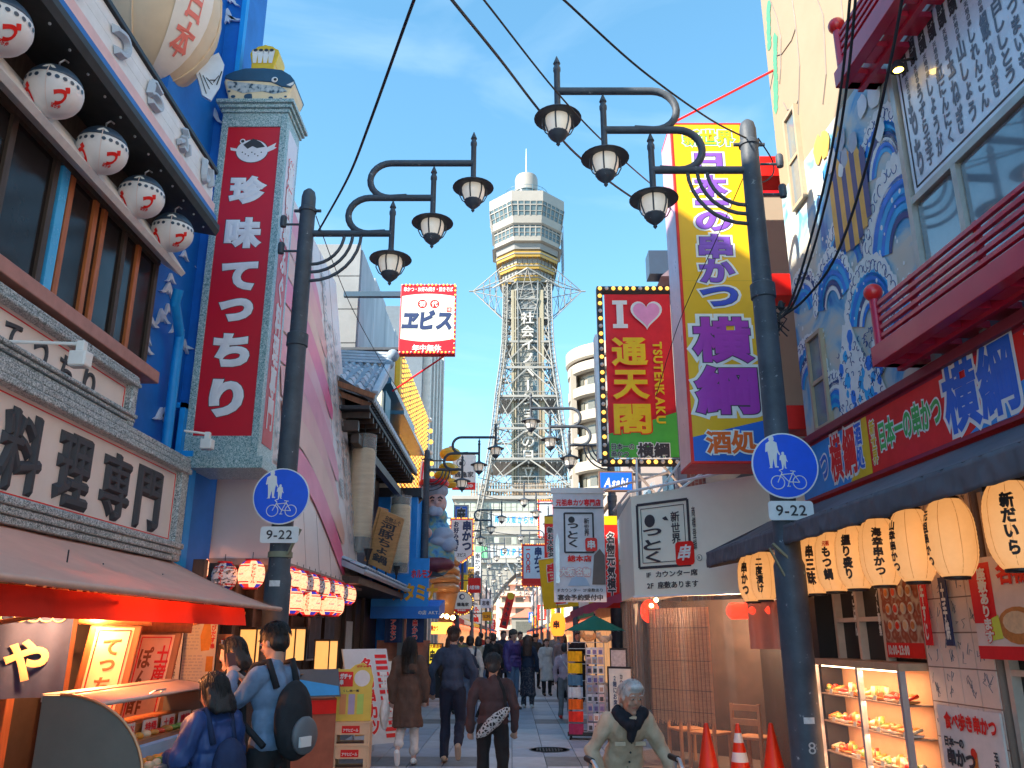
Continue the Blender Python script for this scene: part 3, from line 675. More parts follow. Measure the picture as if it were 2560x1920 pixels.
# upper windows: frame, mullions, glass
P(MB().box(-3.80, -3.752, -2, 7.93, 4.14, 5.38), 'window_backing', DARK)
WG = mat('dark_window_glass', (0.018, 0.014, 0.013), 0.16, var=0.4, scale=1.5, spec=0.22)
ys = [3.6, 4.5, 5.35, 5.95, 6.2, 6.62, 6.78, 7.2, 7.5, 7.93]
for a, b in zip(ys, ys[1:]):
    f = P(MB().box(-3.748, -3.735, a + .03, b - .03, 4.18, 5.34), 'window_pane', WG)
ORW = mat('orange_timber', (0.33, 0.10, 0.035), 0.45, var=0.3, scale=4, stretch=(6, 6, 1))
for k, y in enumerate(ys):
    P(MB().box(-3.745, -3.705, y - .035, y + .035, 4.16, 5.38), 'window_mullion', ORW if k in (4, 5, 6, 8) else DKWOOD, bevel=.004)
P(MB().box(-3.74, -3.70, 6.02, 6.13, 4.16, 5.38), 'window_strip', mat('sky_blue_strip', (0.08, 0.35, 0.62), 0.25))
P(MB().box(-3.745, -3.69, -2, 7.95, 5.32, 5.42), 'window_head', DKWOOD)
P(MB().box(-3.75, -3.56, -2, 7.98, 4.03, 4.15), 'window_sill', mat('rosewood_sill', (0.32, 0.15, 0.12), 0.45, var=0.2), bevel=.008)
P(MB().prism([(-3.76, 5.42), (-3.52, 5.26), (-3.48, 5.30), (-3.70, 5.62), (-3.76, 5.62)], -2, 8.1), 'plaster_band', mat('grey_plaster', (0.58, 0.57, 0.56), 0.7, var=0.15))
P(MB().prism([(-3.76, 5.9), (-3.25, 5.80), (-3.22, 5.86), (-3.22, 5.92), (-3.76, 6.02)], -2, 8.22), 'eave', mat('black_eave', (0.02, 0.022, 0.024), 0.55, var=0.2))
m = MB()
for k in range(22):
    y = 8.0 - k * .28; m.ball((-3.31, y, 5.795), .012, 6, 4)
q = P(m, 'rivet', STEEL); q['kind'] = 'stuff'
P(MB().box(-3.75, -3.24, -2, 8.15, 5.93, 6.0), 'fascia_stripe', mat('blue_stripe', (0.01, 0.10, 0.34), 0.4, var=0.1))
P(MB().box(-3.75, -3.26, -2, 8.12, 6.0, 6.13), 'fascia_stripe', mat('pink_stripe', (0.62, 0.42, 0.42), 0.5, var=0.1))
for k in range(3):
    P(MB().box(-3.75, -3.27 - .004 * k, -2, 8.05, 6.14 + .115 * k, 6.25 + .115 * k), 'fascia_board', mat('white_board', (0.66, 0.66, 0.66), 0.45, var=0.08), bevel=.004)
P(MB().box(-3.76, -3.25, -2, 8.1, 6.485, 6.54), 'fascia_cap', BLACK, bevel=.01)
# big moulded letters on the fascia
fl = thing('fascia_lettering', 'large grey moulded characters along the white eave fascia', 'lettering', (-3.262, 0, 6.3), PI / 2)
GLT = mat('moulded_grey', (0.34, 0.38, 0.43), 0.35, var=0.1)
for ch, y in (('つ', 5.75), ('ら', 6.45), ('ふ', 7.15), ('い', 7.8), ('て', 5.0)): text(fl, ch, y, .0, .30, .27, GLT, y=0, bold=.06, ext=.05)
# waves
def wave(parent, cx, cy, cz, s, m, facing='y', rnd=random):
    """cut-out foam crest: jagged chevron with drips"""
    a = rnd.uniform(-.5, .5); pts = [(-.5, -.12), (-.28, -.02), (-.1, .2), (0, .3), (.12, .2), (.3, .0), (.52, -.1), (.3, -.1), (.16, -.02), (.05, .06), (0, -.05), (-.06, .05), (-.2, -.06), (-.34, -.12)]
    ca, sa = math.cos(a), math.sin(a); pp = [((x * ca - z * sa) * s, (x * sa + z * ca) * s) for x, z in pts]
    mb = MB()
    if facing == 'y': mb.prism([(cx + x, cz + z) for x, z in pp], cy - .03, cy)
    else: mb.prismx([(cy + x, cz + z) for x, z in pp], cx, cx + .03)
    return mb.build('foam_crest', m, parent, W=True)
rnd = random.Random(11)
for i in range(34): wave(rest, rnd.uniform(-4.8, -3.8), 9.30, rnd.uniform(3.6, 11), rnd.uniform(.3, .6), FOAM, 'y', rnd)
for i in range(16): wave(rest, -3.875, rnd.uniform(8.15, 9.2), rnd.uniform(2.6, 6), rnd.uniform(.25, .45), FOAM, 'x', rnd)
for i in range(14): wave(rest, -5.09, rnd.uniform(5.5, 9.2), rnd.uniform(6.6, 11), rnd.uniform(.5, .9), FOAM, 'x', rnd)
P(MB().tube([(-3.62, 8.3, 5.2), (-3.66, 8.35, 5.05), (-3.74, 8.75, 4.85), (-3.76, 8.8, 4.7), (-3.76, 8.8, 2.3)], .055, 12), 'drain_pipe', SEA2, smooth=True)
m = MB(); x0, x1, z0, z1 = -4.2, -3.72, 3.45, 4.15
m.box(x0, x1, 9.1, 9.2, z1 - .06, z1); m.box(x0, x1, 9.1, 9.2, z0, z0 + .06); m.box(x0, x0 + .06, 9.1, 9.2, z0, z1); m.box(x1 - .06, x1, 9.1, 9.2, z0, z1)
P(m, 'blue_frame', SEA2)
# ---- two facade signs
def facade_sign(name, label, X, y0, y1, z0, z1, fr, chars, cz, ch, cw):
    t = thing(name, label, 'sign', (X, 0, 0), PI / 2)
    MB().box(y0, y1 - fr, 0, .12, z0 + fr * .6, z1 - fr * .6).build('panel', CREAM, t)
    for a, b, c, d in ((y0, y1, z1 - fr, z1), (y0, y1, z0, z0 + fr)):
        for k in range(3):
            h = (d - c) / 3; MB().box(a, b, -.05 - .02 * ((2 - k) if c > (z0 + z1) / 2 else k), .12, c + h * k + .004, c + h * (k + 1)).build('frame_moulding', GRAN, t, bevel=.012)
    MB().box(y1 - fr, y1, -.06, .12, z0 + .01, z1 - .01).build('frame_moulding', GRAN, t, bevel=.012)
    zi0, zi1, yi = z0 + fr + .025, z1 - fr - .025, y1 - fr - .03
    m = MB(); m.box(y0, yi, -.005, 0, zi1 - .008, zi1); m.box(y0, yi, -.005, 0, zi0, zi0 + .008); m.box(yi - .008, yi, -.005, 0, zi0, zi1); m.build('red_line', RED, t)
    for c_, y in chars: text(t, c_, y, cz, cw, ch, INK, y=-.003, bold=.05 if ch > .4 else .03, ext=.035 if ch > .4 else .012)
    return t
facade_sign('shop_sign', 'large cream sign with four black characters in a granite frame', -3.55, 2.5, 8.86, 2.34, 3.45, .19, [('料', 5.86), ('理', 6.6), ('専', 7.34), ('門', 8.03), ('ぐ', 5.1)], 2.875, .60, .54)
facade_sign('shop_sign', 'small cream sign with black hiragana above the large framed sign', -3.6, 2.5, 7.53, 3.46, 3.96, .12, [('て', 5.6), ('っ', 5.97), ('ち', 6.35), ('り', 6.73)], 3.645, .25, .2)
# lamp arms over the signs
def sign_light(loc, end, label):
    t = thing('sign_floodlight', label, 'light', loc); d = Vector(end) - Vector(loc)
    MB().tube([(0, 0, 0), d], .013, 8).build('arm', WHITE, t, smooth=True)
    MB().box(d.x - .03, d.x + .03, d.y - .03, d.y + .03, d.z - .06, d.z + .02).build('joint', WHITE, t, bevel=.01)
    m = MB().prismz([(-.06, -.05), (.06, -.05), (.075, .04), (-.075, .04)], -.17, -.06); m.v = [(x + d.x, y + d.y, z + d.z) for x, y, z in m.v]
    h = m.build('lamp_head', mat('floodlight_white', (0.7, 0.7, 0.68), 0.3), t, bevel=.012)
    MB().box(d.x - .05, d.x + .05, d.y - .04, d.y + .03, d.z - .176, d.z - .171).build('lens', STEEL, h)
a = onx(220, 880, -3.0); sign_light((-3.55, a.y - .05, a.z + .06), (a.x - .05, a.y, a.z + .06), 'white floodlight on an arm in front of the small hiragana sign')
a = at(520, 1085, 8.75); sign_light((-3.5, 8.6, a.z), (a.x, 8.75, a.z), 'white floodlight on an arm under the red tower sign')
# ---- round fish lanterns
LWH = mat('paper_white', (0.66, 0.64, 0.63), 0.5, var=0.06, emit=(1, .9, .8), estr=0.0)
NAVYP = mat('lantern_navy', (0.03, 0.05, 0.08), 0.4, var=0.2)
def fish_lantern(loc, label):
    t = thing('fish_lantern', label, 'lantern', loc, R(24), 'round white fish lanterns under the eave')
    r = .205; n = 24
    def prof(a0, a1, k): return [(r * math.cos(a0 + (a1 - a0) * i / k), r * .98 * math.sin(a0 + (a1 - a0) * i / k)) for i in range(k + 1)]
    MB().lathe(prof(-PI / 2 + .02, R(13), 12), n, caps=True).build('belly', LWH, t, smooth='all')
    MB().lathe(prof(R(13), PI / 2 - .05, 8), n, caps=True).build('back', NAVYP, t, smooth='all')
    def surf(lon, lat, k=1.012): return (r * k * math.cos(lat) * math.sin(lon), -r * k * math.cos(lat) * math.cos(lon), r * .98 * k * math.sin(lat))
    for i in range(-5, 6):
        lo = i * .26 + (.08 if i >= 0 else -.08); c = Vector(surf(lo, R(1))); nn = c.normalized(); a = nn.orthogonal().normalized(); b = nn.cross(a)
        m = MB(); m.add([c + (a * math.cos(k * PI / 5) + b * math.sin(k * PI / 5)) * .017 for k in range(10)], [tuple(range(10))]); m.build('spot', NAVYP, t)
    m = MB()
    for i in range(13): 
        la = -1.4 + i * .15; m.add([surf(-.02, la, 1.008), surf(.02, la, 1.008), surf(.02, la + .15, 1.008), surf(-.02, la + .15, 1.008)], [(0, 1, 2, 3)])
    m.build('seam', mat('seam_cream', (0.6, 0.5, 0.46), 0.6), t)
    for lo in (.6, -.95): text(t, 'づ', 0, 0, .30, .26, CRED, y=0, bold=.05, name='lettering', mapf=lambda x, y, z, lo=lo: surf(lo + x * 2.0, -.62 + z * 3.2, 1.015))
    text(t, 'ぼらや', 0, 0, .3, .1, CRED, y=0, bold=.05, name='lettering', mapf=lambda x, y, z: surf(.6 + x * 2.0, -1.05 + z * 2.2, 1.015))
    flat(t, [surf2 for surf2 in [(-.05, 0.02), (.05, .02), (.03, .05), (0, .07), (-.03, .05)]], WHITE, 0, 'crest', mapf=lambda x, y, z: surf(x * 5, .30 + z * 5, 1.012))
    MB().tube([(0, 0, r * .97), (.0, 0, r + .06), (.03, 0, r + .09), (.06, 0, r + .07)], .008, 6).build('hook', STEEL, t)
    return t
for i, (y, lab) in enumerate(((4.63, 'round white fish lantern cut off by the left picture edge'), (5.34, 'second round fish lantern from the left under the eave'), (6.10, 'middle round fish lantern of the five under the eave'), (6.87, 'fourth round fish lantern from the left under the eave'), (7.58, 'farthest round fish lantern, beside the eave end'))):
    fish_lantern((-3.45, y, 5.53), lab) if i == 0 else None
    if i == 0: FL = [o for o in COL.objects if o.name.startswith('fish_lantern')][0]
    else: dup(FL, (-3.45 + random.uniform(-.012, .012), y, 5.53 + random.uniform(-.02, .015)), R(24 + random.uniform(-12, 12)), lab).rotation_euler.x = random.uniform(-.06, .06)
# ---- giant hanging fish lantern above the eave
gf = thing('giant_fish_lantern', 'giant tan paper blowfish lantern hanging above the eave', 'lantern', (-4.22, 8.0, 8.62), R(25))
TAN = mat('tan_paper', (0.50, 0.38, 0.26), 0.6, var=0.12, scale=2, bump=0.1, bscale=8)
TAN2 = mat('pale_paper', (0.70, 0.62, 0.55), 0.6, var=0.1, scale=2)
MB().lathe([(0.78 * math.sin(PI * (i + .1) / 12.2), -1.05 * math.cos(PI * (i + .1) / 12.2)) for i in range(13)], 20).build('body', TAN, gf, smooth=True)
def gs(lon, lat, k=1.01): return (.78 * k * math.cos(lat) * math.sin(lon), -.78 * k * math.cos(lat) * math.cos(lon), 1.05 * k * math.sin(lat))
m = MB(); m.grid(lambda u, v: gs(.35 + .62 * u, -1.35 + 2.4 * v, 1.006), 6, 12); m.build('face_band', TAN2, gf, smooth='all')
text(gf, '日本', 0, 0, .5, 1.0, mat('washed_red', (0.62, 0.16, 0.13), 0.6), y=0, bold=.03, vertical=True, mapf=lambda x, y, z: gs(.66 + x * .8, -.45 + z * .9, 1.012))
for lo in (-.9, -.25, 1.3, 2.2): MB().tube([gs(lo, -1.4 + .2 * i, 1.0) for i in range(15)], .012, 6).build('rib', TAN, gf, smooth=True)
m = MB(); m.prism([(.52, -.62), (.78, -.35), (.86, -.5), (.84, -.8), (.76, -1.02), (.66, -.98), (.6, -.8)], -.02, .02); m.build('fin', FOAM, gf)
for k in range(6): MB().obox((.60 + .04 * k, -.026, -.70 - .02 * k), (.70 + .028 * k, -.026, -.95 + .07 * k), .012, .006).build('fin_ray', BLACK, gf)
MB().tube([(0, 0, 1.0), (0, 0, 3.6)], .03, 8).build('hanger', IRON, gf)
# ================================================================== red tower sign with the crowned blowfish
ts = thing('tower_sign', 'tall red box sign with white characters in a green granite frame', 'sign', (-3.30, 9.2, 3.42))
CRIM = mat('crimson_panel', (0.44, 0.012, 0.03), 0.4, var=0.06, scale=1.2); LIL = mat('lettering_white', (0.70, 0.68, 0.70), 0.45, var=0.03)
MB().box(-.42, .42, .02, .58, .12, 4.62).build('box', GRANG, ts, bevel=.006)
MB().box(-.335, .335, -.004, .0195, .36, 4.42).build('front_panel', CRIM, ts)
for a, b, c, d in ((-.42, -.335, .12, 4.62), (.335, .42, .12, 4.62)): MB().box(a, b, -.02, .019, c, d).build('frame_moulding', GRANG, ts, bevel=.006)
for c, d in ((.12, .36), (4.42, 4.62)): MB().box(-.334, .334, -.02, .019, c, d).build('frame_moulding', GRANG, ts, bevel=.006)
MB().box(-.50, .50, -.06, .66, -.02, .115).build('plinth', GRANG, ts, bevel=.01)
for k in range(3): MB().box(-.44 - .03 * k, .44 + .03 * k, -.04 - .03 * k, .62 + .03 * k, 4.622 + .055 * k, 4.675 + .055 * k).build('cornice', GRANG, ts, bevel=.008)
for ch, z, w_, h in (('珍', 6.937, .47, .40), ('味', 6.344, .46, .42), ('て', 5.766, .44, .38), ('っ', 5.324, .42, .30), ('ち', 4.818, .44, .42), ('り', 4.231, .40, .46)):
    text(ts, ch, 0, z - 3.42, w_, h, LIL, y=-.006, bold=.066, ext=.006, outline=INK, oline=.016)
body = circ(0, 7.49 - 3.42, .2, 28, 1.0, .82); flat(ts, body, LIL, -.007, 'fish_emblem'); flat(ts, circ(0, 4.07, .21, 28, 1.0, .82), INK, -.0055, 'fish_emblem')
flat(ts, [(.15, 4.1), (.3, 4.19), (.28, 4.13), (.31, 4.12), (.27, 4.09), (.17, 4.04)], LIL, -.008, 'fish_emblem'); flat(ts, [(-.18, 4.1), (-.28, 4.12), (-.27, 4.08), (-.17, 4.06)], LIL, -.008, 'fish_emblem')
flat(ts, [(-.12, 4.16), (0, 4.25), (.1, 4.2), (.16, 4.13), (.06, 4.11), (.0, 4.14), (-.06, 4.1)], INK, -.009, 'fish_emblem'); flat(ts, circ(-.13, 4.21, .035), LIL, -.010, 'fish_emblem'); flat(ts, circ(-.13, 4.21, .022), INK, -.011, 'fish_emblem')
for k in range(7): flat(ts, circ(-.12 + .04 * k, 4.05 - .025 * (k % 3), .009, 10), INK, -.009, 'fish_emblem')
# side face lettering
s2 = MB().box(.4205, .4225, .09, .50, .30, 4.45).build('side_panel', mat('lilac_panel', (0.62, 0.60, 0.66), 0.4, var=0.1), ts)
MB().box(.423, .426, .10, .49, .30, 2.9).build('side_panel', CRIM, ts)
text(ts, '道頓堀ふぐ料理専門', 0, 0, .26, 3.6, LIL, y=0, vertical=True, bold=.05, outline=RED, oline=.03, mapf=lambda x, y, z: (.43 - y, .30 + x, 2.3 + z))
# crowned blowfish statue on top
fs = thing('blowfish_statue', 'blowfish figure wearing a gold crown on top of the red sign', 'statue', (-3.30, 9.2, 8.18))
CRB = mat('fish_cream', (0.66, 0.54, 0.36), 0.5, var=0.12); FNV = mat('fish_navy', (0.02, 0.06, 0.11), 0.4, var=0.2)
outl = [(-.36, 0), (.32, 0), (.38, .12), (.44, .27), (.46, .36), (.40, .44), (.28, .52), (.05, .55), (-.2, .545), (-.34, .5), (-.44, .44), (-.47, .36), (-.44, .26), (-.40, .14)]
MB().prism(outl, 0, .50).build('body', CRB, fs, bevel=.03)
back = [(-.46, .40), (-.34, .36), (-.1, .36), (.15, .34), (.3, .27), (.42, .25), (.462, .36), (.40, .445), (.28, .525), (.05, .555), (-.2, .55), (-.34, .505), (-.45, .445)]
MB().prism(back, -.012, .512).build('back', FNV, fs, bevel=.008)
mot = mat_ramp('fish_mottle', 'noise', 14, [(.42, (.55, .58, .58)), (.55, (.35, .42, .45)), (.62, (.02, .06, .1))], .5)
flat(fs, [(-.42, .36), (.3, .27), (.38, .2), (.2, .16), (.05, .2), (-.2, .17), (-.4, .25)], mot, -.004, 'flank')
for x, z, r_ in ((-.32, .12, .03), (-.12, .12, .06), (.17, .10, .03), (.3, .08, .026), (.36, .12, .018), (-.38, .2, .02)): flat(fs, circ(x, z, r_, 16, 1, .75), FNV, -.006, 'spot')
flat(fs, [(-.08, .17), (.06, .12), (.02, .02), (-.06, .05)], CRB, -.012, 'fin')
e = MB(); e.ball((.20, -.014, .37), .042, 14, 8, 1, .3, 1); e.build('eye', WHITE, fs, smooth=True); e = MB(); e.ball((.21, -.024, .368), .022, 12, 6, 1, .3, 1); e.build('pupil', BLACK, fs, smooth=True)
flat(fs, [(.36, .29), (.45, .34), (.455, .30), (.41, .27)], WHITE, -.016, 'mouth')
MB().prism([(-.47, .42), (-.5, .5), (-.42, .52), (-.36, .5), (-.4, .4)], .1, .4).build('tail', FNV, fs)
GOLD = mat('crown_gold', (0.72, 0.46, 0.05), 0.3, var=0.1, metal=0.2)
cr = MB(); cr.prism([(-.13, .55), (.17, .55), (.175, .63), (-.135, .63)], .0, .34); c1 = cr.build('crown', GOLD, fs, bevel=.01)
lobes = [(-.135, .63), (-.17, .80), (-.15, .87), (-.11, .885), (-.07, .92), (.0, .935), (.02, .95), (.05, .935), (.12, .92), (.16, .885), (.2, .87), (.215, .80), (.175, .63)]
MB().prism(lobes, .02, .32).build('crown_lobe', GOLD, c1, bevel=.01)
for k in range(4): flat(fs, [(-.12 + .07 * k, .65), (-.075 + .07 * k, .65), (-.06 + .073 * k, .84), (-.1 + .072 * k, .87), (-.14 + .07 * k, .84)], WHITE, .012, 'crown_pearl'); flat(fs, circ(-.098 + .071 * k, .85, .028, 14, 1, .8), INK, .009, 'crown_hole')
# ================================================================== market awning and food stall
def cloth(name, col, tr=0.35, var=0.12):
    if name in MATS: return MATS[name]
    m = mat(name, col, 0.8, var=var, scale=3, bump=0.15, bscale=30); t = m.node_tree; b = t.nodes['Principled BSDF']; out = t.nodes['Material Output']
    tr_ = t.nodes.new('ShaderNodeBsdfTranslucent'); tr_.inputs[0].default_value = (*col, 1); mx = t.nodes.new('ShaderNodeMixShader'); mx.inputs[0].default_value = tr
    t.links.new(b.outputs[0], mx.inputs[1]); t.links.new(tr_.outputs[0], mx.inputs[2]); t.links.new(mx.outputs[0], out.inputs[0]); return m
aw = thing('shop_awning', 'faded pink canvas awning with glowing red valance over the food stall', 'awning', (-3.6, 6, 0))
P(MB().grid(lambda u, v: (-3.62 + 1.27 * u, 1.5 + (8.95 - .27 * u - 1.5) * v, 2.36 - .50 * u - .02 * math.sin(u * PI) - .012 * math.sin(v * 40) * math.sin(u * PI)), 12, 40), 'canopy', cloth('faded_canvas', (0.60, 0.39, 0.32), 0.2), aw, smooth='all', solid=.006)
P(MB().tube([(-2.35, 1.5, 1.86), (-2.35, 8.7, 1.86)], .022, 10), 'front_rail', mat('peach_rail', (0.5, 0.32, 0.25), 0.5), aw, smooth=True)
P(MB().grid(lambda u, v: (-2.43 + .015 * math.sin(u * 60) + .03 * v, 1.5 + 6.3 * u, 1.84 - .15 * v), 120, 3), 'valance', cloth('red_valance', (0.50, 0.03, 0.015), 0.22), aw, smooth='all')
for y, yy in ((4.7, 5.3), (7.4, 7.9)): P(MB().tube([(-3.5, y, 1.55), (-2.45, yy, 1.8)], .014, 8), 'arm', BRWOOD, aw)
PINKV = mat('valance_print', (0.72, 0.34, 0.24), .7)
text(aw, 'ZUBORAYA', 5.6 - 6, 1.765, 3.0, .09, PINKV, y=0, bold=.04, mapf=lambda x, y, z: (1.2, x, z)) if False else None
# shop front under the awning
sf = thing('timber_shopfront', 'dark timber shopfront with slats behind the food stall', 'shopfront', (-3.7, 6, 0))
P(MB().box(-3.75, -3.735, 1.5, 9.2, 0, 2.3), 'backing', DARK, sf)
for k, y in enumerate([2.5, 3.6, 4.55, 5.6, 6.35, 7.1, 8.0, 8.9]): P(MB().box(-3.74, -3.60, y - .05, y + .05, 0, 2.3), 'post', BRWOOD, sf, bevel=.006)
for k in range(16): P(MB().box(-3.72, -3.66, 6.5 + .14 * k, 6.55 + .14 * k, 1.75, 2.28), 'slat', BRWOOD, sf)
P(MB().box(-3.73, -3.62, 1.5, 9.1, 1.70, 1.76), 'rail', BRWOOD, sf)
# navy noren at the left edge
nr = thing('noren_curtain', 'navy doorway curtain with a cream character at the left edge', 'curtain', (-3.16, 5.62, 0), R(40))
def drape(w_, z0, z1, n=30, amp=.02, k=14): return MB().grid(lambda u, v: (w_ * (u - .5), amp * math.sin(u * k) * (1 - .5 * v), z0 + (z1 - z0) * v), n, 6)
NVC = mat('navy_cloth', (0.02, 0.035, 0.09), 0.85, var=0.2)
drape(.55, 1.22, 1.82).build('cloth', NVC, nr, smooth='all'); MB().tube([(-.3, 0, 1.83), (.3, 0, 1.83)], .012, 8).build('rod', BRWOOD, nr)
CRT = mat('cream_print', (0.40, 0.29, 0.18), .8)
text(nr, 'や', .02, 1.45, .26, .26, CRT, y=-.03, bold=.04); m = MB()
for k in range(6): m.tube([(-.2 + .075 * k + .04 * math.cos(a * PI / 8), -.03, 1.72 + .03 * math.sin(a * PI / 8)) for a in range(17)], .004, 4)
m.build('chain_pattern', CRT, nr)
# leaning plank signs
def plank_sign(label, px, py, Y, w_, h, items, rz=R(14), tilt=.12):
    c = at(px, py, Y); t = thing('plank_sign', label, 'sign', c, rz)
    S_ = lambda x, z: (x + tilt * (z), z)
    m = MB(); m.prism([S_(-w_ / 2 - .05, -h / 2), S_(w_ / 2 + .05, -h / 2), S_(w_ / 2 + .05, h / 2 + .03), S_(-w_ / 2 - .05, h / 2 + .03)], .0, .04); m.build('board', BRWOOD, t, bevel=.01)
    flat(t, [S_(-w_ / 2, -h / 2), S_(w_ / 2, -h / 2), S_(w_ / 2, h / 2), S_(-w_ / 2, h / 2)], mat('lit_cream', (0.78, 0.60, 0.42), 0.6), -.003, 'face')
    a = .42; m = MB()
    for p, q in (((-a, -.5), (-a, .47)), ((-a, .47), (a, .47)), ((a, .47), (a, -.5))): m.obox((*[(S_(p[0] * w_, p[1] * h))[0]], -.006, p[1] * h), ((S_(q[0] * w_, q[1] * h))[0], -.006, q[1] * h), .008, .004, up=(0, 1, 0))
    m.build('red_line', RED, t)
    MB().tube([(-w_ / 2 - .12 + tilt * h / 2, -.01, h / 2 + .07), (w_ / 2 + .12 + tilt * h / 2, -.01, h / 2 + .06)], .05, 10).build('log_rail', BRWOOD, t, smooth=True)
    for s_, x, z, ww, hh, mm in items: text(t, s_, x + tilt * z, z, ww, hh, mm, y=-.006, vertical=True, bold=.03, slant=tilt)
plank_sign('leaning wood framed sign reading in brown hiragana, left of its twin', 262, 1680, 6.4, .26, .62, [('てっちり', 0, -.03, .12, .52, BRWOOD)])
plank_sign('leaning wood framed sign with red and brown writing', 370, 1690, 6.9, .26, .62, [('ぽん酢', -.05, -.03, .10, .5, BRWOOD), ('土産', .07, .09, .10, .28, CRED)])
# food counter with a curved end panel
fc = thing('food_counter', 'stainless food counter with rounded end panel, metal hood and price cards', 'counter', (-2.3, 5.8, 0))
cx0, cx1, cy0, cy1 = -2.66, -2.04, 5.0, 6.75
prof = [(cx0, .2), (cx1, .2), (cx1, .82)] + [(cx0 + .10 + (cx1 - cx0 - .10) * math.cos(a), .82 + .46 * math.sin(a)) for a in [i * PI / 24 for i in range(13)]] + [(cx0, 1.28)]
BST = mat('brushed_steel', (.15, .135, .12), .42, metal=.35, var=.12, scale=3)
P(MB().prism(prof, cy0, cy0 + .03), 'end_panel', BST, fc, bevel=.006); P(MB().prism(prof, cy1, cy1 + .03), 'end_panel', BST, fc)
P(MB().tube([(x + .004, cy0 - .004, z + .004) for x, z in prof[2:-1]], .009, 6), 'panel_edge', mat('copper_edge', (.45, .22, .12), .4, metal=.5), fc)
P(MB().box(cx0, cx1 - .02, cy0 + .04, cy1, .0, .80), 'base', BRWOOD, fc)
P(MB().grid(lambda u, v: (cx0 + .10 + (cx1 - cx0 - .11) * math.cos(PI / 2 * (1 - .30 * u)), cy0 + .03 + (cy1 - cy0 - .03) * v, .82 + .45 * math.sin(PI / 2 * (1 - .30 * u))), 8, 2), 'hood', mat('hood_steel', (.40, .34, .30), .35, metal=.4, var=.1), fc, smooth='all', solid=.012)
P(MB().box(cx0 - .02, cx0 + .10, cy0 + .03, cy1, 1.24, 1.285), 'hood_back', mat('hood_steel', (.40, .34, .30)), fc)
P(MB().tube([(-2.36, 5.75, 1.24), (-2.33, 5.75, 1.26), (-2.33, 5.92, 1.26), (-2.36, 5.92, 1.24)], .008, 6), 'handle', STEEL, fc)
P(MB().box(cx0, -2.42, cy0 + .04, cy1 - .01, .8, 1.06), 'back_step', mat('wet_wood', (.30, .12, .05), .35, var=.4), fc)
P(MB().box(-2.42, -2.30, cy0 + .04, cy1 - .01, .8, .98), 'card_step', mat('wet_wood', (.30, .12, .05)), fc)
P(MB().box(-2.30, -2.24, cy0 + .04, cy1 - .01, .8, .955), 'blue_edge', mat('pale_blue_edge', (.30, .50, .72), .4), fc)
P(MB().box(-2.24, cx1 - .01, cy0 + .04, cy1 - .01, .8, .87), 'front_tray', mat('tray_steel', (.5, .46, .42), .3, metal=.5), fc)
for k, (y, s_) in enumerate(((5.2, '食事用'), (5.55, '弁当'), (5.9, '持帰'), (6.2, '土産'), (6.5, '唐揚'))):
    P(MB().box(-2.40, -2.392, y - .11, y + .11, .985, 1.075), 'price_card', mat('card_pink', (.75, .6, .55), .6), fc)
    text(fc, s_, 0, 0, .18, .06, RED, y=0, bold=.03, mapf=lambda x, yy, z, y=y: (-2.389 + 2.3 - yy, y - 5.8 + x, 1.03 + z))
rnd = random.Random(4)
FOODC = [mat('food_fried', (.50, .22, .06), .5, var=.4), mat('food_red', (.5, .06, .03), .4, var=.3), mat('food_pale', (.66, .50, .32), .5, var=.3), mat('food_green', (.16, .24, .06), .5, var=.3), mat('food_orange', (.62, .26, .05), .5, var=.3)]
for k in range(45):
    row = k % 3; y = cy0 + .12 + (k // 3) * .108; x = (-2.19, -2.11, -2.36)[row]; z = (.885, .885, .995)[row]
    m = MB(); m.ball((x + rnd.uniform(-.01, .01), y, z), .038, 8, 6, rnd.uniform(.7, 1.2), rnd.uniform(.8, 1.5), rnd.uniform(.4, .7)); P(m, 'food_piece', FOODC[rnd.randrange(5)], fc, smooth='all')
# hanging heat lamps under the awning
def heat_lamp(x, y, z, label, power):
    t = thing('heat_lamp', label, 'lamp', (x, y, z), 0, 'warm lamps under the awning')
    MB().lathe([(.02, .12), (.03, .1), (.07, .0), (.075, -.01), (.065, -.01), (.02, .08)], 14).build('shade', BRWOOD, t, smooth=True)
    MB().ball((0, 0, -.005), .028, 10, 8).build('bulb', mat('warm_bulb', (1, .7, .4), .4, var=0, emit=(1, .5, .2), estr=8), t, smooth=True)
    MB().tube([(0, 0, .12), (0, 0, .34)], .005, 5).build('cord', CABLE, t)
    l = bpy.data.lights.new('lamp_light', 'POINT'); l.energy = power; l.color = (1.0, .36, .12); l.shadow_soft_size = .05
    lo = bpy.data.objects.new('lamp_light', l); COL.objects.link(lo); lo.parent = t; lo.location = (0, 0, -.06)
heat_lamp(-2.9, 5.5, 1.80, 'warm lamp hanging under the awning by the curtain', 12)
heat_lamp(-3.05, 6.3, 1.78, 'warm lamp hanging under the middle of the awning', 13)
heat_lamp(-3.05, 7.4, 1.78, 'warm lamp hanging under the far end of the awning', 10)
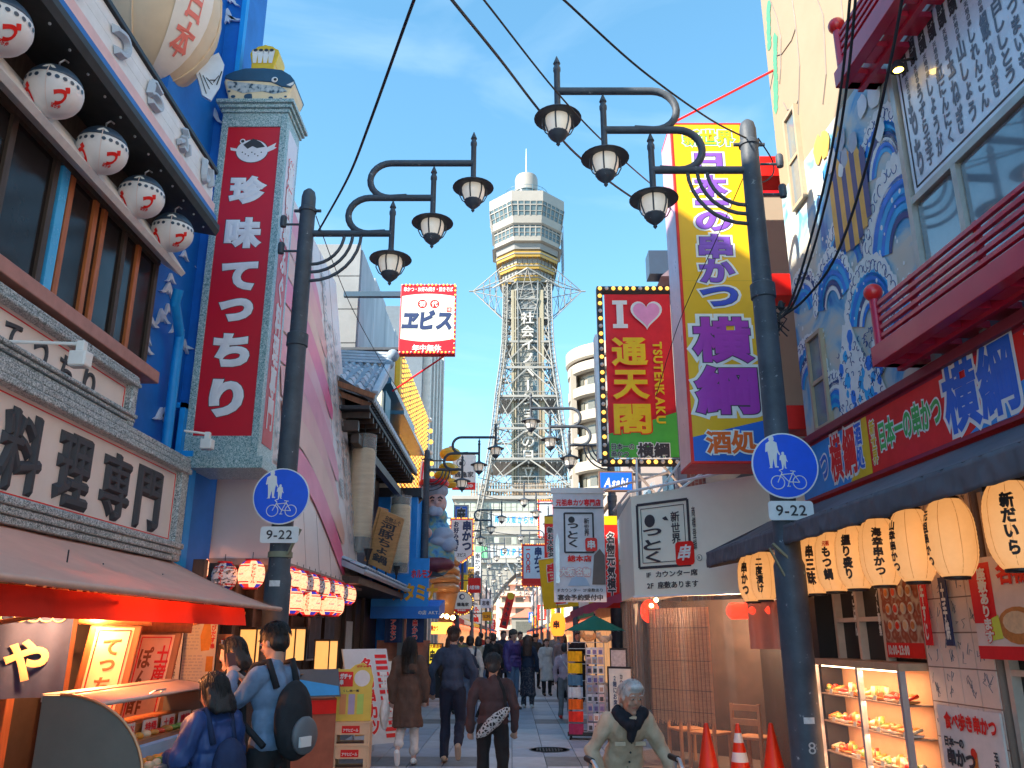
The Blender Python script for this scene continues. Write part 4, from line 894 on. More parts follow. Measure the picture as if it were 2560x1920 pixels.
# standing menu posters beyond the stall
PAPER = mat('printed_paper', (0.74, 0.70, 0.60), .6, var=.06)
TINY = mat('tiny_print', (0.45, 0.44, 0.42), .7, var=0)
def rows_print(t, x0, x1, z0, z1, nr, m=TINY, y=-.004, rnd=random.Random(2)):
    mb = MB(); h = (z1 - z0) / nr
    for k in range(nr):
        x = x0
        while x < x1 - .01:
            w_ = rnd.uniform(.015, .05); mb.add([(x, y, z0 + h * (k + .25)), (min(x + w_, x1), y, z0 + h * (k + .25)), (min(x + w_, x1), y, z0 + h * (k + .7)), (x, y, z0 + h * (k + .7))], [(0, 1, 2, 3)]); x += w_ + .012
    o = mb.build('fine_print', m, t, fixn=False); o['kind'] = 'stuff'; return o
a = at(495, 1650, 9.0); mp_ = thing('menu_poster', 'tall menu poster with fried skewers pictured and red writing', 'poster', (a.x, 9.0, .0), R(8))
MB().box(-.19, .17, .0, .05, .62, 1.80).build('board', BLACK, mp_); flat(mp_, [(-.16, .66), (.165, .66), (.165, 1.79), (-.16, 1.79)], PAPER, -.002, 'sheet')
flat(mp_, [(.02, 1.45), (.10, 1.46), (.12, 1.55), (.09, 1.72), (.03, 1.74), (.0, 1.6)], FOODC[4], -.004, 'skewer_picture'); flat(mp_, [(.08, 1.25), (.15, 1.25), (.15, 1.40), (.08, 1.40)], FOODC[4], -.004, 'skewer_picture'); flat(mp_, [(.08, 1.07), (.15, 1.07), (.15, 1.21), (.08, 1.21)], FOODC[4], -.004, 'skewer_picture')
flat(mp_, [(-.1, .86), (-.04, .86), (-.04, 1.0), (-.1, 1.0)], mat('menu_yellow', (.7, .5, .1), .6), -.004, 'yellow_box'); flat(mp_, [(.0, .9), (.15, .88), (.15, 1.02), (.0, 1.0)], FOODC[3], -.004, 'picture')
text(mp_, 'とびだす串', .13, 1.62, .045, .30, RED, y=-.006, vertical=True, bold=.04)
rows_print(mp_, -.15, .05, 1.05, 1.42, 12); rows_print(mp_, -.15, -.01, 1.46, 1.76, 9); rows_print(mp_, -.15, .15, .7, .85, 5)
a = at(415, 1640, 8.7); mp2 = thing('menu_poster', 'narrow white poster with red and black handwriting beside the stall', 'poster', (a.x, 8.7, .0), R(8))
MB().box(-.14, .14, 0, .02, .6, 1.82).build('sheet', WHITE, mp2); text(mp2, '名物定食丼', -.03, 1.2, .11, 1.1, CRED, y=-.004, vertical=True, bold=.04); text(mp2, '定食回転のお弁当土日祝メロン', .09, 1.2, .035, 1.1, INK, y=-.004, vertical=True, bold=.01)
a = at(553, 1690, 9.3); vp = thing('vertical_plaque', 'narrow orange wooden plaque with dark characters between posters and pole', 'sign', (a.x, 9.3, 0))
MB().box(-.075, .075, 0, .04, .75, 1.62).build('board', mat('orange_board', (0.52, 0.2, 0.1), .5, var=.2), vp, bevel=.004); flat(vp, circ(0, 1.52, .055), CRED, -.004, 'crest'); text(vp, 'か', 0, 1.52, .05, .05, WHITE, -.006); text(vp, '二、蕎麦処', 0, 1.15, .06, .5, INK, -.004, vertical=True, bold=.03)
# ================================================================== left: pink leaning billboard house
pk = thing('pink_billboard_house', 'shop with a huge pink leaning menu billboard behind the left lamp post', 'building', (-3.5, 13, 0))
PKP = mat('pink_white_panel', (0.60, 0.50, 0.47), 0.35, var=0.06, scale=0.7)
def Q(mb, name, m, parent, **k): return mb.build(name, m, parent, W=True, **k)
BX0, BX1, BZ0, BZ1 = -2.9, -3.52, 2.5, 8.35
def bface(u, v, off=0.0):
    y1 = 16.15 - .9 * v; return (BX0 + (BX1 - BX0) * v + off, 10.2 + (y1 - 10.2) * u, BZ0 + (BZ1 - BZ0) * v + off * .1)
m = MB(); m.add([bface(0, 0), bface(1, 0), bface(1, 1), bface(0, 1), (-4.9, 10.2, BZ0), (-4.9, 16.1, BZ0), (-4.9, 15.2, BZ1), (-4.9, 10.2, BZ1)], [(0, 1, 2, 3), (4, 7, 6, 5), (0, 3, 7, 4), (1, 5, 6, 2), (0, 4, 5, 1), (3, 2, 6, 7)])
Q(m, 'billboard', PKP, pk)
for k in range(6): a = (k + 1) / 7; Q(MB().obox(bface(a, 0.0, .003), bface(a, 1, .003), .012, .004, up=(1, 0, 0)), 'panel_joint', mat('joint_grey', (.4, .33, .32), .6), pk)
def bmap(x, y, z): 
    p = bface(x, z, .008 - y); return (p[0] + 3.5, p[1] - 13, p[2])
PET = [mat('petal_%d' % i, c, .4, var=.08, scale=1.5) for i, c in enumerate(((.60, .20, .25), (.62, .28, .26), (.62, .34, .27), (.58, .12, .22), (.62, .30, .31)))]
# radiating petals
rnd = random.Random(21)
for i in range(9):
    z0 = .93 - .085 * i; tip = .62 + .04 * (i % 2) + .012 * i; dz = -.13 - .006 * i; pts = []
    for k in range(11):
        s_ = k / 10; pts.append((-.0 + .10 + (tip - .10) * s_, z0 + .035 + dz * s_ * s_ + .02 * math.sin(s_ * 3)))
    pts.append((tip + .05, z0 + dz - .02)); pts.append((tip + .03, z0 + dz - .055))
    for k in range(11):
        s_ = 1 - k / 10; pts.append((.10 + (tip - .10) * s_, z0 - .042 + dz * s_ * s_ + .012 * math.sin(s_ * 5)))
    flat(pk, pts, PET[i % 5], -.002 - .0016 * i, 'petal', mapf=bmap)
GT = mat('grey_print', (.30, .30, .30), .5)
for s_, x, z0, z1, w_ in (('度違いのクサクス', .05, .05, .55, .05), ('サクサクサクス。間', .80, .25, .80, .055), ('いやクス。キ間なべん', .89, .12, .80, .055), ('てっさびん。', .95, .08, .42, .05), ('味わうふぐ料理', .72, .55, .93, .06)):
    text(pk, s_, x, (z0 + z1) / 2, w_, z1 - z0, GT, y=-.02, vertical=True, bold=.02, mapf=bmap)
Q(MB().box(-2.86, -4.9, 10.18, 16.2, 2.42, 2.50), 'soffit', mat('soffit_brown', (.22, .17, .15), .7), pk)
Q(MB().box(-9, -4.9, 10.1, 16.0, 0, 9.0), 'wall', CONC, pk)
Q(MB().box(-4.9, -3.55, 10.1, 16.0, 0, 2.42), 'shop_wall', DKWOOD, pk)
# shop front beneath: posts, doors, posters on glass, lattice, noren
pf = thing('posted_shopfront', 'dark timber shopfront with handwritten sheets on its glass under the pink billboard', 'shopfront', (-3.5, 12, 0))
for y in (9.45, 9.95, 10.6, 11.4, 12.4, 13.4, 14.4, 15.4): Q(MB().box(-3.55, -3.42, y - .06, y + .06, 0, 2.42), 'post', DKWOOD, pf, bevel=.006)
Q(MB().box(-3.56, -3.40, 9.4, 16, 1.95, 2.06), 'lintel', DKWOOD, pf)
Q(MB().box(-3.60, -3.46, 9.4, 9.93, .2, 1.94), 'glass_door', WG, pf)
rnd = random.Random(8)
SHEET = [mat('sheet_%d' % i, c, .6, var=.1, scale=12) for i, c in enumerate(((.50, .38, .34), (.42, .30, .27), (.58, .48, .44), (.62, .30, .2)))]
for k in range(14):
    z = .55 + .22 * (k // 2); y = 9.55 + .2 * (k % 2); Q(MB().box(-3.458, -3.452, y - .085, y + .085, z - .1, z + .1), 'posted_sheet', SHEET[(k * 7) % 4], pf)
for k in range(14): Q(MB().box(-3.47, -3.44, 14.5 + .06 * k, 14.53 + .06 * k, 1.2, 1.9), 'lattice_bar', mat('pale_bar', (.5, .5, .5), .6), pf)
for y0, y1 in ((12.5, 13.3), (13.5, 14.3)): Q(MB().box(-3.5, -3.45, y0, y1, .1, 1.9), 'sliding_door', mat('lattice_dark', (.03, .026, .024), .6), pf)
for k in range(4): Q(MB().box(-3.2, -3.19, 10.5 + 1.3 * k, 11.1 + 1.3 * k, .2, .9), 'low_panel', DKWOOD, pf)
for i, (px, lab) in enumerate(((732, 'dark grey hanging doorway cloth under the beer lanterns'), (825, 'second dark doorway cloth, farther under the beer lanterns'))):
    c = onx(px if i else 790, 1580, -3.25); t = thing('noren_curtain', lab, 'curtain', (c.x, c.y, 0), PI / 2)
    drape(.9, 1.25, 1.9, 30, .03).build('cloth', mat('charcoal_cloth', (.05, .05, .06), .85, var=.2), t, smooth='all'); MB().tube([(-.5, 0, 1.91), (.5, 0, 1.91)], .013, 8).build('rod', DKWOOD, t)
# paper floor lanterns (lit)
ANDON = mat('andon_paper', (.75, .5, .25), .7, var=.1, emit=(1, .42, .10), estr=.26)
for px, py, Y, lab in ((633, 1620, 9.9, 'square lit paper lamp with slatted foot left of the backpack man'), (730, 1615, 10.8, 'square lit paper lamp with slatted foot behind the backpack man'), (815, 1640, 12.2, 'square lit paper lamp nearest the menu stand')):
    c = at(px, py, Y); t = thing('paper_lamp', lab, 'lamp', (c.x, Y, c.z), R(-20), 'lit square paper lamps')
    MB().box(-.11, .11, -.11, .11, -.17, .20).build('shade', ANDON, t, bevel=.004); MB().box(-.125, .125, -.125, .125, .20, .225).build('top', DKWOOD, t)
    m = MB()
    for k in range(6): m.box(-.12 + .042 * k, -.105 + .042 * k, -.125, -.112, -.33, -.17)
    m.box(-.12, .12, -.11, .11, -.34, -.33); m.build('slatted_foot', BRWOOD, t)
    for x in (-.117, .117): MB().box(x - .008, x + .008, -.12, -.11, -.33, .21).build('corner_bar', DKWOOD, t)
# ---- beer lanterns
BRD = mat('lantern_red', (.60, .03, .03), .5, var=.05); BBL = mat('lantern_blue', (.02, .04, .26), .5, var=.05)
def beer_proto(lit, label, loc):
    e = (1, .40, .20) if lit else None; es = .42 if lit else 0
    wm = mat('beer_white_%d' % lit, (.80, .52, .40) if lit else (.68, .66, .66), .6, var=.05, emit=e, estr=es)
    rm = mat('beer_red_%d' % lit, (.62, .03, .03), .6, var=.05, emit=(1, .05, .03) if lit else None, estr=.25 if lit else 0); bm_ = mat('beer_blue_%d' % lit, (.02, .03, .25), .6, var=.05, emit=(.03, .03, .3) if lit else None, estr=.3 if lit else 0)
    t = thing('beer_lantern', label, 'lantern', loc, 0, 'lit red striped paper lanterns' if lit else 'unlit red striped paper lanterns')
    n = 36; prof = [(.075, .155), (.10, .145), (.128, .115), (.136, .10), (.142, .085), (.146, .07), (.1495, .055), (.152, .04), (.154, .02), (.154, -.02), (.152, -.04), (.1495, -.055), (.146, -.07), (.142, -.085), (.136, -.10), (.128, -.115), (.10, -.145), (.075, -.155)]
    m = MB()
    for i in range(len(prof) - 1):
        (r0, z0), (r1, z1) = prof[i], prof[i + 1]
        for k in range(n):
            a, b = 2 * PI * k / n, 2 * PI * (k + 1) / n; sec = k % 12
            band = i < 2 or i > len(prof) - 4; stripe = i in (3, 13)
            m.cur = 0 if sec < 4 else ((1 if (sec // 8 + k // 12) % 2 else 2) if band or stripe else 0)
            if sec >= 4 and stripe and not band: m.cur = 1
            m.add([(r0 * math.cos(a), r0 * math.sin(a), z0), (r0 * math.cos(b), r0 * math.sin(b), z0), (r1 * math.cos(b), r1 * math.sin(b), z1), (r1 * math.cos(a), r1 * math.sin(a), z1)], [(0, 1, 2, 3)])
    o = m.build('paper_body', [wm, rm, bm_], t, smooth='all')
    bmx = bmesh.new(); bmx.from_mesh(o.data); bmesh.ops.remove_doubles(bmx, verts=bmx.verts, dist=.0005); bmx.to_mesh(o.data); bmx.free()
    for z in (.15, -.175): MB().lathe([(.08, z), (.085, z + .005), (.085, z + .022), (.08, z + .025)], 18).build('hoop', BRD, t, smooth=True)
    MB().tube([(0, 0, .16), (0, 0, .26)], .004, 5).build('cord', CABLE, t)
    for k in range(3):
        a0 = 2 * PI * (k * 12 + 2) / n
        text(t, 'アサヒビール', 0, 0, .06, .22, BRD, y=0, vertical=True, bold=.03, mapf=lambda x, y, z, a0=a0: (.1575 * math.cos(a0 + x / .15) * (1 - .9 * z * z / .024 * .14), .1575 * math.sin(a0 + x / .15) * (1 - .9 * z * z / .024 * .14), z))
    for k in range(3):
        a0 = 2 * PI * (k * 12 + 8) / n; text(t, 'Asahi', 0, 0, .08, .026, BBL, y=0, bold=.02, slant=.2, mapf=lambda x, y, z, a0=a0: (.157 * math.cos(a0 + x / .15), .157 * math.sin(a0 + x / .15), z))
    return t
bl = []
spots = [(-4.06, 10.08, 2.36, 0), (-3.76, 10.05, 2.37, 1), (-3.40, 10.0, 2.27, 0), (-3.09, 10.05, 2.30, 1)] + [(-2.88, 10.6 + .36 * k, 2.285, (1, 1, 1, 0, 1, 0, 1, 0, 1, 1, 0, 1, 1)[k]) for k in range(13)] + [(-2.78, 10.75, 2.02, 1), (-2.78, 11.75, 2.03, 1), (-2.78, 12.9, 2.06, 1), (-2.78, 13.4, 2.06, 1)]
BORD = ['first', 'second', 'third', 'fourth', 'fifth', 'sixth', 'seventh', 'eighth', 'ninth', 'tenth', 'eleventh', 'twelfth', 'thirteenth']
pro = {}
for i, (x, y, z, lit) in enumerate(spots):
    if i < 4: lab = ['half hidden beer lantern at the left behind the blue corner strip', 'lit beer lantern just right of the blue corner strip', 'unlit beer lantern between two lit ones left of the pole', 'lit beer lantern touching the left lamp post'][i]
    elif i < 17: lab = ('lit' if lit else 'unlit') + ' beer lantern, ' + BORD[i - 4] + ' in the receding row right of the pole'
    else: lab = 'lit beer lantern hanging low, ' + BORD[i - 17] + ' of the lower row'
    if lit not in pro: pro[lit] = beer_proto(lit, lab, (x, y, z)); o = pro[lit]
    else: o = dup(pro[lit], (x, y, z), None, lab)
    o.rotation_euler = (0, 0, -PI / 2 - 2 * PI * 2 / 36 + random.uniform(-.5, .5)) if i > 1 else (0, 0, -PI / 2 - 2 * PI * 2 / 36 + .35)
# ================================================================== tiled timber house
TILE = mat('roof_tile', (.20, .25, .30), .45, var=.25, scale=5); TILEL = mat('roof_tile_pale', (.34, .39, .44), .45, var=.2, scale=5)
th = thing('tiled_timber_house', 'dark timber house with grey tiled roofs beyond the pink billboard', 'building', (-3.6, 18, 0))
Q(MB().box(-8, -3.6, 16.3, 22.3, 0, 5.7), 'wall', DKWOOD, th)
Q(MB().box(-8, -3.5, 15.9, 16.3, 2.9, 6.0), 'end_wall', mat('pale_plaster', (.5, .47, .42), .7, var=.15), th)
rf = Q(MB().prism([(-2.62, 5.80), (-2.60, 5.88), (-4.6, 7.15), (-6.4, 5.9), (-6.4, 5.75), (-4.6, 6.95)], 14.95, 22.5), 'roof', mat('roof_board', (.035, .03, .03), .6), th)
Q(MB().box(-6.3, -2.68, 15.0, 22.45, 5.68, 5.75), 'soffit', mat('soffit_black', (.02, .02, .022), .6), th)
for k in range(18): Q(MB().box(-3.6, -2.70, 15.2 + .41 * k, 15.29 + .41 * k, 5.56, 5.675), 'rafter', DKWOOD, th)
Q(MB().box(-6.2, -2.9, 15.15, 15.30, 5.30, 5.5), 'beam', DKWOOD, th); Q(MB().box(-3.05, -2.9, 15.3, 22.3, 5.1, 5.28), 'beam', DKWOOD, th)
# visible tile slope at the near end, tile by tile
A, B, C, D = Vector((-3.95, 15.0, 6.42)), Vector((-2.58, 15.0, 5.93)), Vector((-2.66, 17.0, 7.16)), Vector((-3.75, 17.0, 7.22))
Q(MB().add([A, B, C, D, A - Vector((0, 0, .1)), B - Vector((0, 0, .1)), C - Vector((0, 0, .3)), D - Vector((0, 0, .3))], [(0, 1, 2, 3), (4, 7, 6, 5), (0, 4, 5, 1), (1, 5, 6, 2), (2, 6, 7, 3), (3, 7, 4, 0)]), 'roof', TILE, th)
sl_ = [o for o in th.children if o.name.startswith('roof')][-1]
NU, NV = 7, 7
for j in range(NV):
    for i in range(NU):
        def pt(u, v, h): 
            p = (A.lerp(B, u)).lerp(D.lerp(C, u), v); return p + Vector((0, -.45, .9)).normalized() * h
        m = MB()
        m.grid(lambda a, b: pt((i + a) / NU, (j + b * 1.12) / NV, .03 + .045 * math.sin(2 * PI * a) + .03 * (1 - b)), 6, 1)
        m.grid(lambda a, b: pt((i + a) / NU, (j + 0) / NV, (.03 + .045 * math.sin(2 * PI * a) + .03) * b), 6, 1)
        o = Q(m, 'tile', TILEL if (i + j) % 3 else TILE, th, smooth=True); o.parent = sl_
for k in range(4): Q(MB().obox(D.lerp(D, 0) + Vector((-.1, .02, .08 + .07 * k)), C + Vector((.05, .02, .08 + .07 * k)), .22 - .02 * k, .06), 'ridge_tile', TILEL, th, bevel=.01)
Q(MB().ball(tuple(C + Vector((.08, -.02, .25))), .14, 10, 8), 'ridge_end', TILE, th, smooth='all'); Q(MB().ball(tuple(C + Vector((.02, -.12, .02))), .11, 10, 8), 'ridge_end', TILE, th, smooth='all')
Q(MB().obox(A + Vector((-.03, -.03, .05)), D + Vector((-.03, -.03, .1)), .14, .12), 'verge_tile', TILEL, th, bevel=.02); Q(MB().obox(B + Vector((0, -.03, .05)), C + Vector((0, -.03, .05)), .12, .1), 'verge_tile', TILEL, th, bevel=.02)
Q(MB().obox(A + Vector((0, -.04, -.02)), B + Vector((0, -.04, -.02)), .05, .1), 'verge_board', BRWOOD, th); Q(MB().obox(A + Vector((0, .1, -.16)), B + Vector((-.1, .1, -.16)), .05, .1), 'verge_board', BRWOOD, th)
TE = None
for k in range(34):
    y = 15.1 + .218 * k
    if TE is None: TE = Q(MB().lathe([(.075, -.1), (.082, 0), (.075, .02), (.05, .03)], 12), 'tile_end', TILEL, None, smooth=True); o = TE; TE.parent = th; TE.location = (-2.62 + 3.6, y - 18, 5.90); TE.rotation_euler = (0, PI / 2, 0)
    else: o = TE.copy(); COL.objects.link(o); o.location = (-2.62 + 3.6, y - 18, 5.90)
Q(MB().tube([(-2.66, 22.5, 5.0), (-2.5, 22.75, 5.25)], .07, 8), 'beam_end', DKWOOD, th)
Q(MB().box(-3.6, -2.45, 22.3, 22.75, 5.2, 5.45), 'beam', mat('black_beam', (.02, .022, .03), .5), th, bevel=.01)
# lower pent roof
Q(MB().prism([(-2.52, 2.60), (-2.50, 2.68), (-3.5, 3.12), (-3.5, 2.98)], 14.4, 21.9), 'pent_roof', TILE, th)
pr = [o for o in th.children if o.name.startswith('pent_roof')][-1]
for j in range(4):
    for i in range(26):
        y = 14.45 + .285 * i; x = -2.52 - .245 * j; z = 2.70 + .108 * j
        if i == 0 and j == 0:
            PT = MB().grid(lambda a, b: (-.26 * b, .285 * a, .118 * b + .04 * math.sin(PI * a) + .02 * (1 - b)), 4, 1).build('tile', TILEL, pr, smooth=True, solid=.02); o = PT
        else: o = PT.copy(); COL.objects.link(o)
        o.location = (x + 3.6, y - 18, z)
m = MB()
for k in range(60): m.tube([(-2.47, 14.5 + .123 * k, 2.655), (-2.55, 14.5 + .123 * k, 2.67)], .034, 6)
o = Q(m, 'tile_end_row', TILEL, th); o['kind'] = 'stuff'
Q(MB().box(-3.6, -2.62, 14.5, 21.8, 2.46, 2.58), 'pent_beam', DKWOOD, th); Q(MB().box(-2.78, -2.62, 21.0, 21.2, 0, 2.5), 'corner_post', CONC, th); Q(MB().box(-3.62, -3.5, 16.3, 22.2, 0, 2.4), 'shop_wall', DKWOOD, th)
for y in (16.6, 17.7, 18.8, 19.9): Q(MB().box(-3.52, -3.42, y, y + .1, 0, 2.45), 'post', DKWOOD, th)
for k in range(9): Q(MB().box(-3.48, -3.45, 17.85 + .1 * k, 17.88 + .1 * k, .9, 1.9), 'lattice_bar', mat('pale_bar', (.5, .5, .5), .6), th)
# spot lamps on the pent roof
for k, y in enumerate((15.3, 16.4, 17.6, 19.2)):
    t = thing('roof_spotlight', ['first', 'second', 'third', 'fourth'][k] + ' small spotlight from the front on the low tiled roof', 'light', (-2.62, y, 2.82), 0, 'spotlights on the low roof')
    MB().tube([(0, 0, 0), (0, 0, .14)], .02, 6).build('stem', BLACK, t); MB().lathe([(.03, -.1), (.05, 0), (.085, .1), (.08, .1), (.03, 0)], 12, (0, 0, .2)).build('lamp_head', BLACK, t, smooth=True); MB().lathe([(.078, .1), (.02, .105)], 12, (0, 0, .2)).build('lens', WHITE, t)
# plastic wrapped lanterns
WRAP = glassy('plastic_wrap', (.8, .76, .7), .28, .15); PAPT = mat('old_paper', (.50, .37, .22), .7, var=.2, scale=3, bump=.5, bscale=14, stretch=(1, 1, 8))
for (x, y, z0, z1, r_, lab) in ((-2.92, 16.0, 3.12, 5.45, .235, 'tall tan lantern wrapped in clear plastic, nearer of two'), (-2.62, 19.5, 2.99, 4.80, .235, 'tall tan lantern wrapped in clear plastic, farther of two')):
    t = thing('wrapped_lantern', lab, 'lantern', (x, y, z0), 0, 'plastic wrapped lanterns'); h = z1 - z0
    MB().lathe([(r_ * .86, .12 * h)] + [(r_ * (.97 + (.02 if i % 2 else 0)), h * (.14 + .70 * i / 40)) for i in range(41)] + [(r_ * .86, .86 * h)], 24).build('paper_body', PAPT, t, smooth=True)
    for a, b in ((.0, .12), (.86, .95)): MB().lathe([(r_ * .8, a * h + .01), (r_ * .9, a * h + .03), (r_ * .9, b * h)], 20).build('end_band', BLACK, t, smooth=True)
    m = MB(); m.grid(lambda u, v: ((r_ * 1.04 + .012 * noise.noise((math.cos(u * 2 * PI) * 3, math.sin(u * 2 * PI) * 3, v * 9))) * math.cos(u * 2 * PI), (r_ * 1.04 + .012 * noise.noise((math.cos(u * 2 * PI) * 3, math.sin(u * 2 * PI) * 3, v * 9))) * math.sin(u * 2 * PI), h * (-.01 + .99 * v)), 36, 30); m.build('plastic_cover', WRAP, t, smooth='all')
    MB().tube([(0, 0, h * .95), (0, 0, h * 1.1)], .012, 6).build('cord', CABLE, t)
# tilted brown plaque
t = thing('wooden_plaque', 'tilted brown wooden plaque with black brush writing under the tiled eave', 'sign', at(962, 1350, 16), R(-22)); WPL = mat('weathered_plank', (.36, .20, .09), .6, var=.3, scale=4, stretch=(1, 1, 5), bump=.2)
S_ = lambda x, z: (x + .26 * z, z - .42 * x)
MB().prism([S_(-.25, -.52), S_(.25, -.52), S_(.25, .5), S_(-.25, .5)], 0, .07).build('board', WPL, t, bevel=.008); MB().prism([S_(-.30, -.5), S_(-.255, -.5), S_(-.255, .52), S_(-.30, .52)], -.02, .3).build('side_board', WPL, t)
text(t, '河豚ちょ鍋', .0, -.05, .34, .75, INK, y=-.004, vertical=True, bold=.03, mapf=lambda x, y, z: (*[S_(x, z)[0]], y, S_(x, z)[1]))
text(t, '名物ふぐ', .06, .38, .34, .1, INK, y=-.004, bold=.02, mapf=lambda x, y, z: (S_(x, z)[0], y, S_(x, z)[1]))
# ================================================================== grey concrete building
gb = thing('grey_concrete_building', 'grey concrete building with panel joints behind the tiled house', 'building', (-5, 18, 0))
Q(MB().box(-10, -3.62, 18.04, 25.6, 0, 10.5), 'wall', CONC, gb)
for j in range(5):
    for i in range(3): Q(MB().box(-4.78 - 1.2 * i + .01, -3.6 - 1.2 * i - .01, 18.0, 18.04, 6.4 + .84 * j, 7.22 + .84 * j), 'panel', CONC, gb, bevel=.006)
mrb = mat_ramp('marbled_concrete', 'noise', 1.2, [(.3, (.26, .29, .32)), (.5, (.36, .39, .42)), (.7, (.44, .47, .50))], .6, detail=8, stretch=(1, 1, .35), distort=.6)
for j in range(4): Q(MB().box(-3.62, -3.57, 18.05 + 1.88 * j, 19.9 + 1.88 * j, 5.9, 10.45 + (.12 if j in (1, 3) else 0)), 'panel', mrb, gb, bevel=.006)
Q(MB().box(-3.6, -2.9, 19, 24, 7.4, 7.55), 'canopy', mat('teal_glass_canopy', (.06, .16, .22), .2), gb); Q(MB().box(-3.6, -2.7, 20, 25, 6.9, 7.0), 'canopy', mat('teal_glass_canopy', (.06, .16, .22), .2), gb)
Q(MB().box(-3.6, -2.95, 18.6, 19.4, 5.9, 7.1), 'duct', mat('teal_dark', (.03, .1, .14), .4), gb)
Q(MB().box(-3.4, -2.98, 18.2, 18.5, 6.35, 7.0), 'meter_box', mat('cream_box', (.62, .60, .45), .5), gb); 
# ---- projecting sign with brush characters
es = thing('projecting_sign', 'red and cream projecting sign with black brush lettering on a steel arm', 'sign', (-1.91, 17.5, 8.47))
MB().box(-.63, .63, 0, .22, -.84, .85).build('box', RED, es, bevel=.01)
ivory = mat('ivory_face', (.62, .62, .52), .45, var=.04)
flat(es, [(-.6, -.48)] + [(-.6 + 1.2 * k / 12, -.48 - .07 + .07 * (2 * k / 12 - 1) ** 2) for k in range(13)] + [(.6, .55)] + [(.6 - 1.2 * k / 12, .55 + .06 - .06 * (2 * k / 12 - 1) ** 2) for k in range(13)], ivory, -.004, 'ivory_field')
text(es, '串かつ・お好み焼き・焼きそば', 0, .72, 1.12, .12, WHITE, -.006, bold=.03); text(es, '年中無休', 0, -.70, .66, .16, WHITE, -.006, bold=.04)
text(es, 'ヱビス', .0, -.03, 1.14, .50, NAVY, -.008, bold=.06, slant=.1, jitter=.08)
for x, ch in ((-.13, '初'), (.15, '代')): flat(es, circ(x, .36, .105), CRED, -.007, 'red_disc'); text(es, ch, x, .36, .14, .14, WHITE, -.010, bold=.04)
flat(es, rrect(.48, .22, .11, .11, .01), CRED, -.007, 'seal'); text(es, '大阪', .48, .22, .08, .08, WHITE, -.009)
BUA = mat('amber_bulb', (.9, .45, .1), .3, var=0, emit=(1, .45, .08), estr=.55); BUO = mat('dull_bulb', (.45, .43, .40), .25, var=0)
def bulbs(t, pts, r_, every=3, name='bulb', flatb=.7):
    for k, p in enumerate(pts): 
        lit = (k * 7) % 10 >= every
        key = (name, round(r_, 4), lit)
        if key not in BUP: BUP[key] = MB().ball((0, 0, 0), r_, 8, 5, 1, flatb, 1).build(name, BUA if lit else BUO, t, smooth='all'); o = BUP[key]
        else: o = BUP[key].copy(); COL.objects.link(o); o.parent = t
        o.location = p
BUP = {}
bulbs(es, [(-.6 + 1.2 * k / 14, -.01, -.80) for k in range(15)] + [(.615, -.005, -.7 + 1.5 * k / 14) for k in range(15)] + [(-.6 + 1.2 * k / 14, -.01, .83) for k in range(15)], .022)
MB().box(-1.95, -.63, .06, .18, .58, .70).build('arm', mat('arm_dark', (.04, .07, .1), .4), es); MB().box(-1.95, -.63, .06, .18, -.72, -.66).build('arm', IRON, es); MB().tube([(.4, .1, -.85), (-.9, 1.2, -1.35)], .02, 6).build('tie_rod', RED, es)
# ================================================================== gold ribbed wall with bulbs
gw = thing('gold_ribbed_shop', 'shop front covered in gold ribs and strings of bulbs', 'building', (-3.3, 26, 0)); GR = mat('gold_rib', (.62, .33, .04), .35, var=.12, metal=.25); GR2 = mat('rust_rib', (.42, .10, .02), .4, var=.12)
Q(MB().box(-8, -3.34, 22.4, 30.4, 0, 9.4), 'wall', mat('white_render', (.66, .62, .56), .6, var=.1), gw)
for k in range(17):
    y = 22.6 + .45 * k; zt = 9.5 - .06 * (k % 3); Q(MB().tube([(-3.30, y, 5.5 if k > 4 else 6.0), (-3.30, y, zt)], .15, 8), 'rib', GR2 if k % 4 == 1 else GR, gw, smooth=True)
m = MB()
for k in range(17):
    for j in range(26):
        for dx in (-.07, .07): m.ball((-3.14, 22.6 + .45 * k + dx + .1, 5.6 + .15 * j), .03, 5, 3)
o = Q(m, 'bulb_strings', BUA, gw); o['kind'] = 'stuff'
bulbs(gw, [(-3.05 + 3.3, 29.9 + .25 * k - 26, 9.3 - .36 * k) for k in range(12)], .09)
Q(MB().prismx([(27.2, 4.0), (28.8, 4.0), (28.8, 6.2), (28.4, 7.1), (28.0, 7.4), (27.6, 7.1), (27.2, 6.2)], -3.1, -3.05), 'arched_board', mat('pale_pink_board', (.66, .58, .56), .5), gw)
Q(MB().tube([(-3.05, 27.3 + 1.5 * k / 10, 6.2 + 1.1 * math.sin(PI * k / 10)) for k in range(11)], .06, 6), 'red_arch', RED, gw)
# dark building with pale fins
db = thing('dark_finned_building', 'tall dark building with pale vertical fins at the end of the left row', 'building', (-3.4, 34, 0))
Q(MB().box(-11, -3.5, 30.8, 37.2, 0, 14.2), 'wall', mat('dark_blue_glass', (.015, .05, .09), .25, var=.2), db)
for y in (31.0, 32.4, 33.8, 35.2, 36.9): Q(MB().box(-3.5, -3.2, y, y + .45, 0, 14.3), 'fin', mat('pale_fin', (.45, .42, .38), .6, var=.2), db)
Q(MB().box(-11, -3.5, 30.7, 30.8, 0, 14.2), 'end_wall', mat('dark_end', (.1, .12, .14), .5), db)
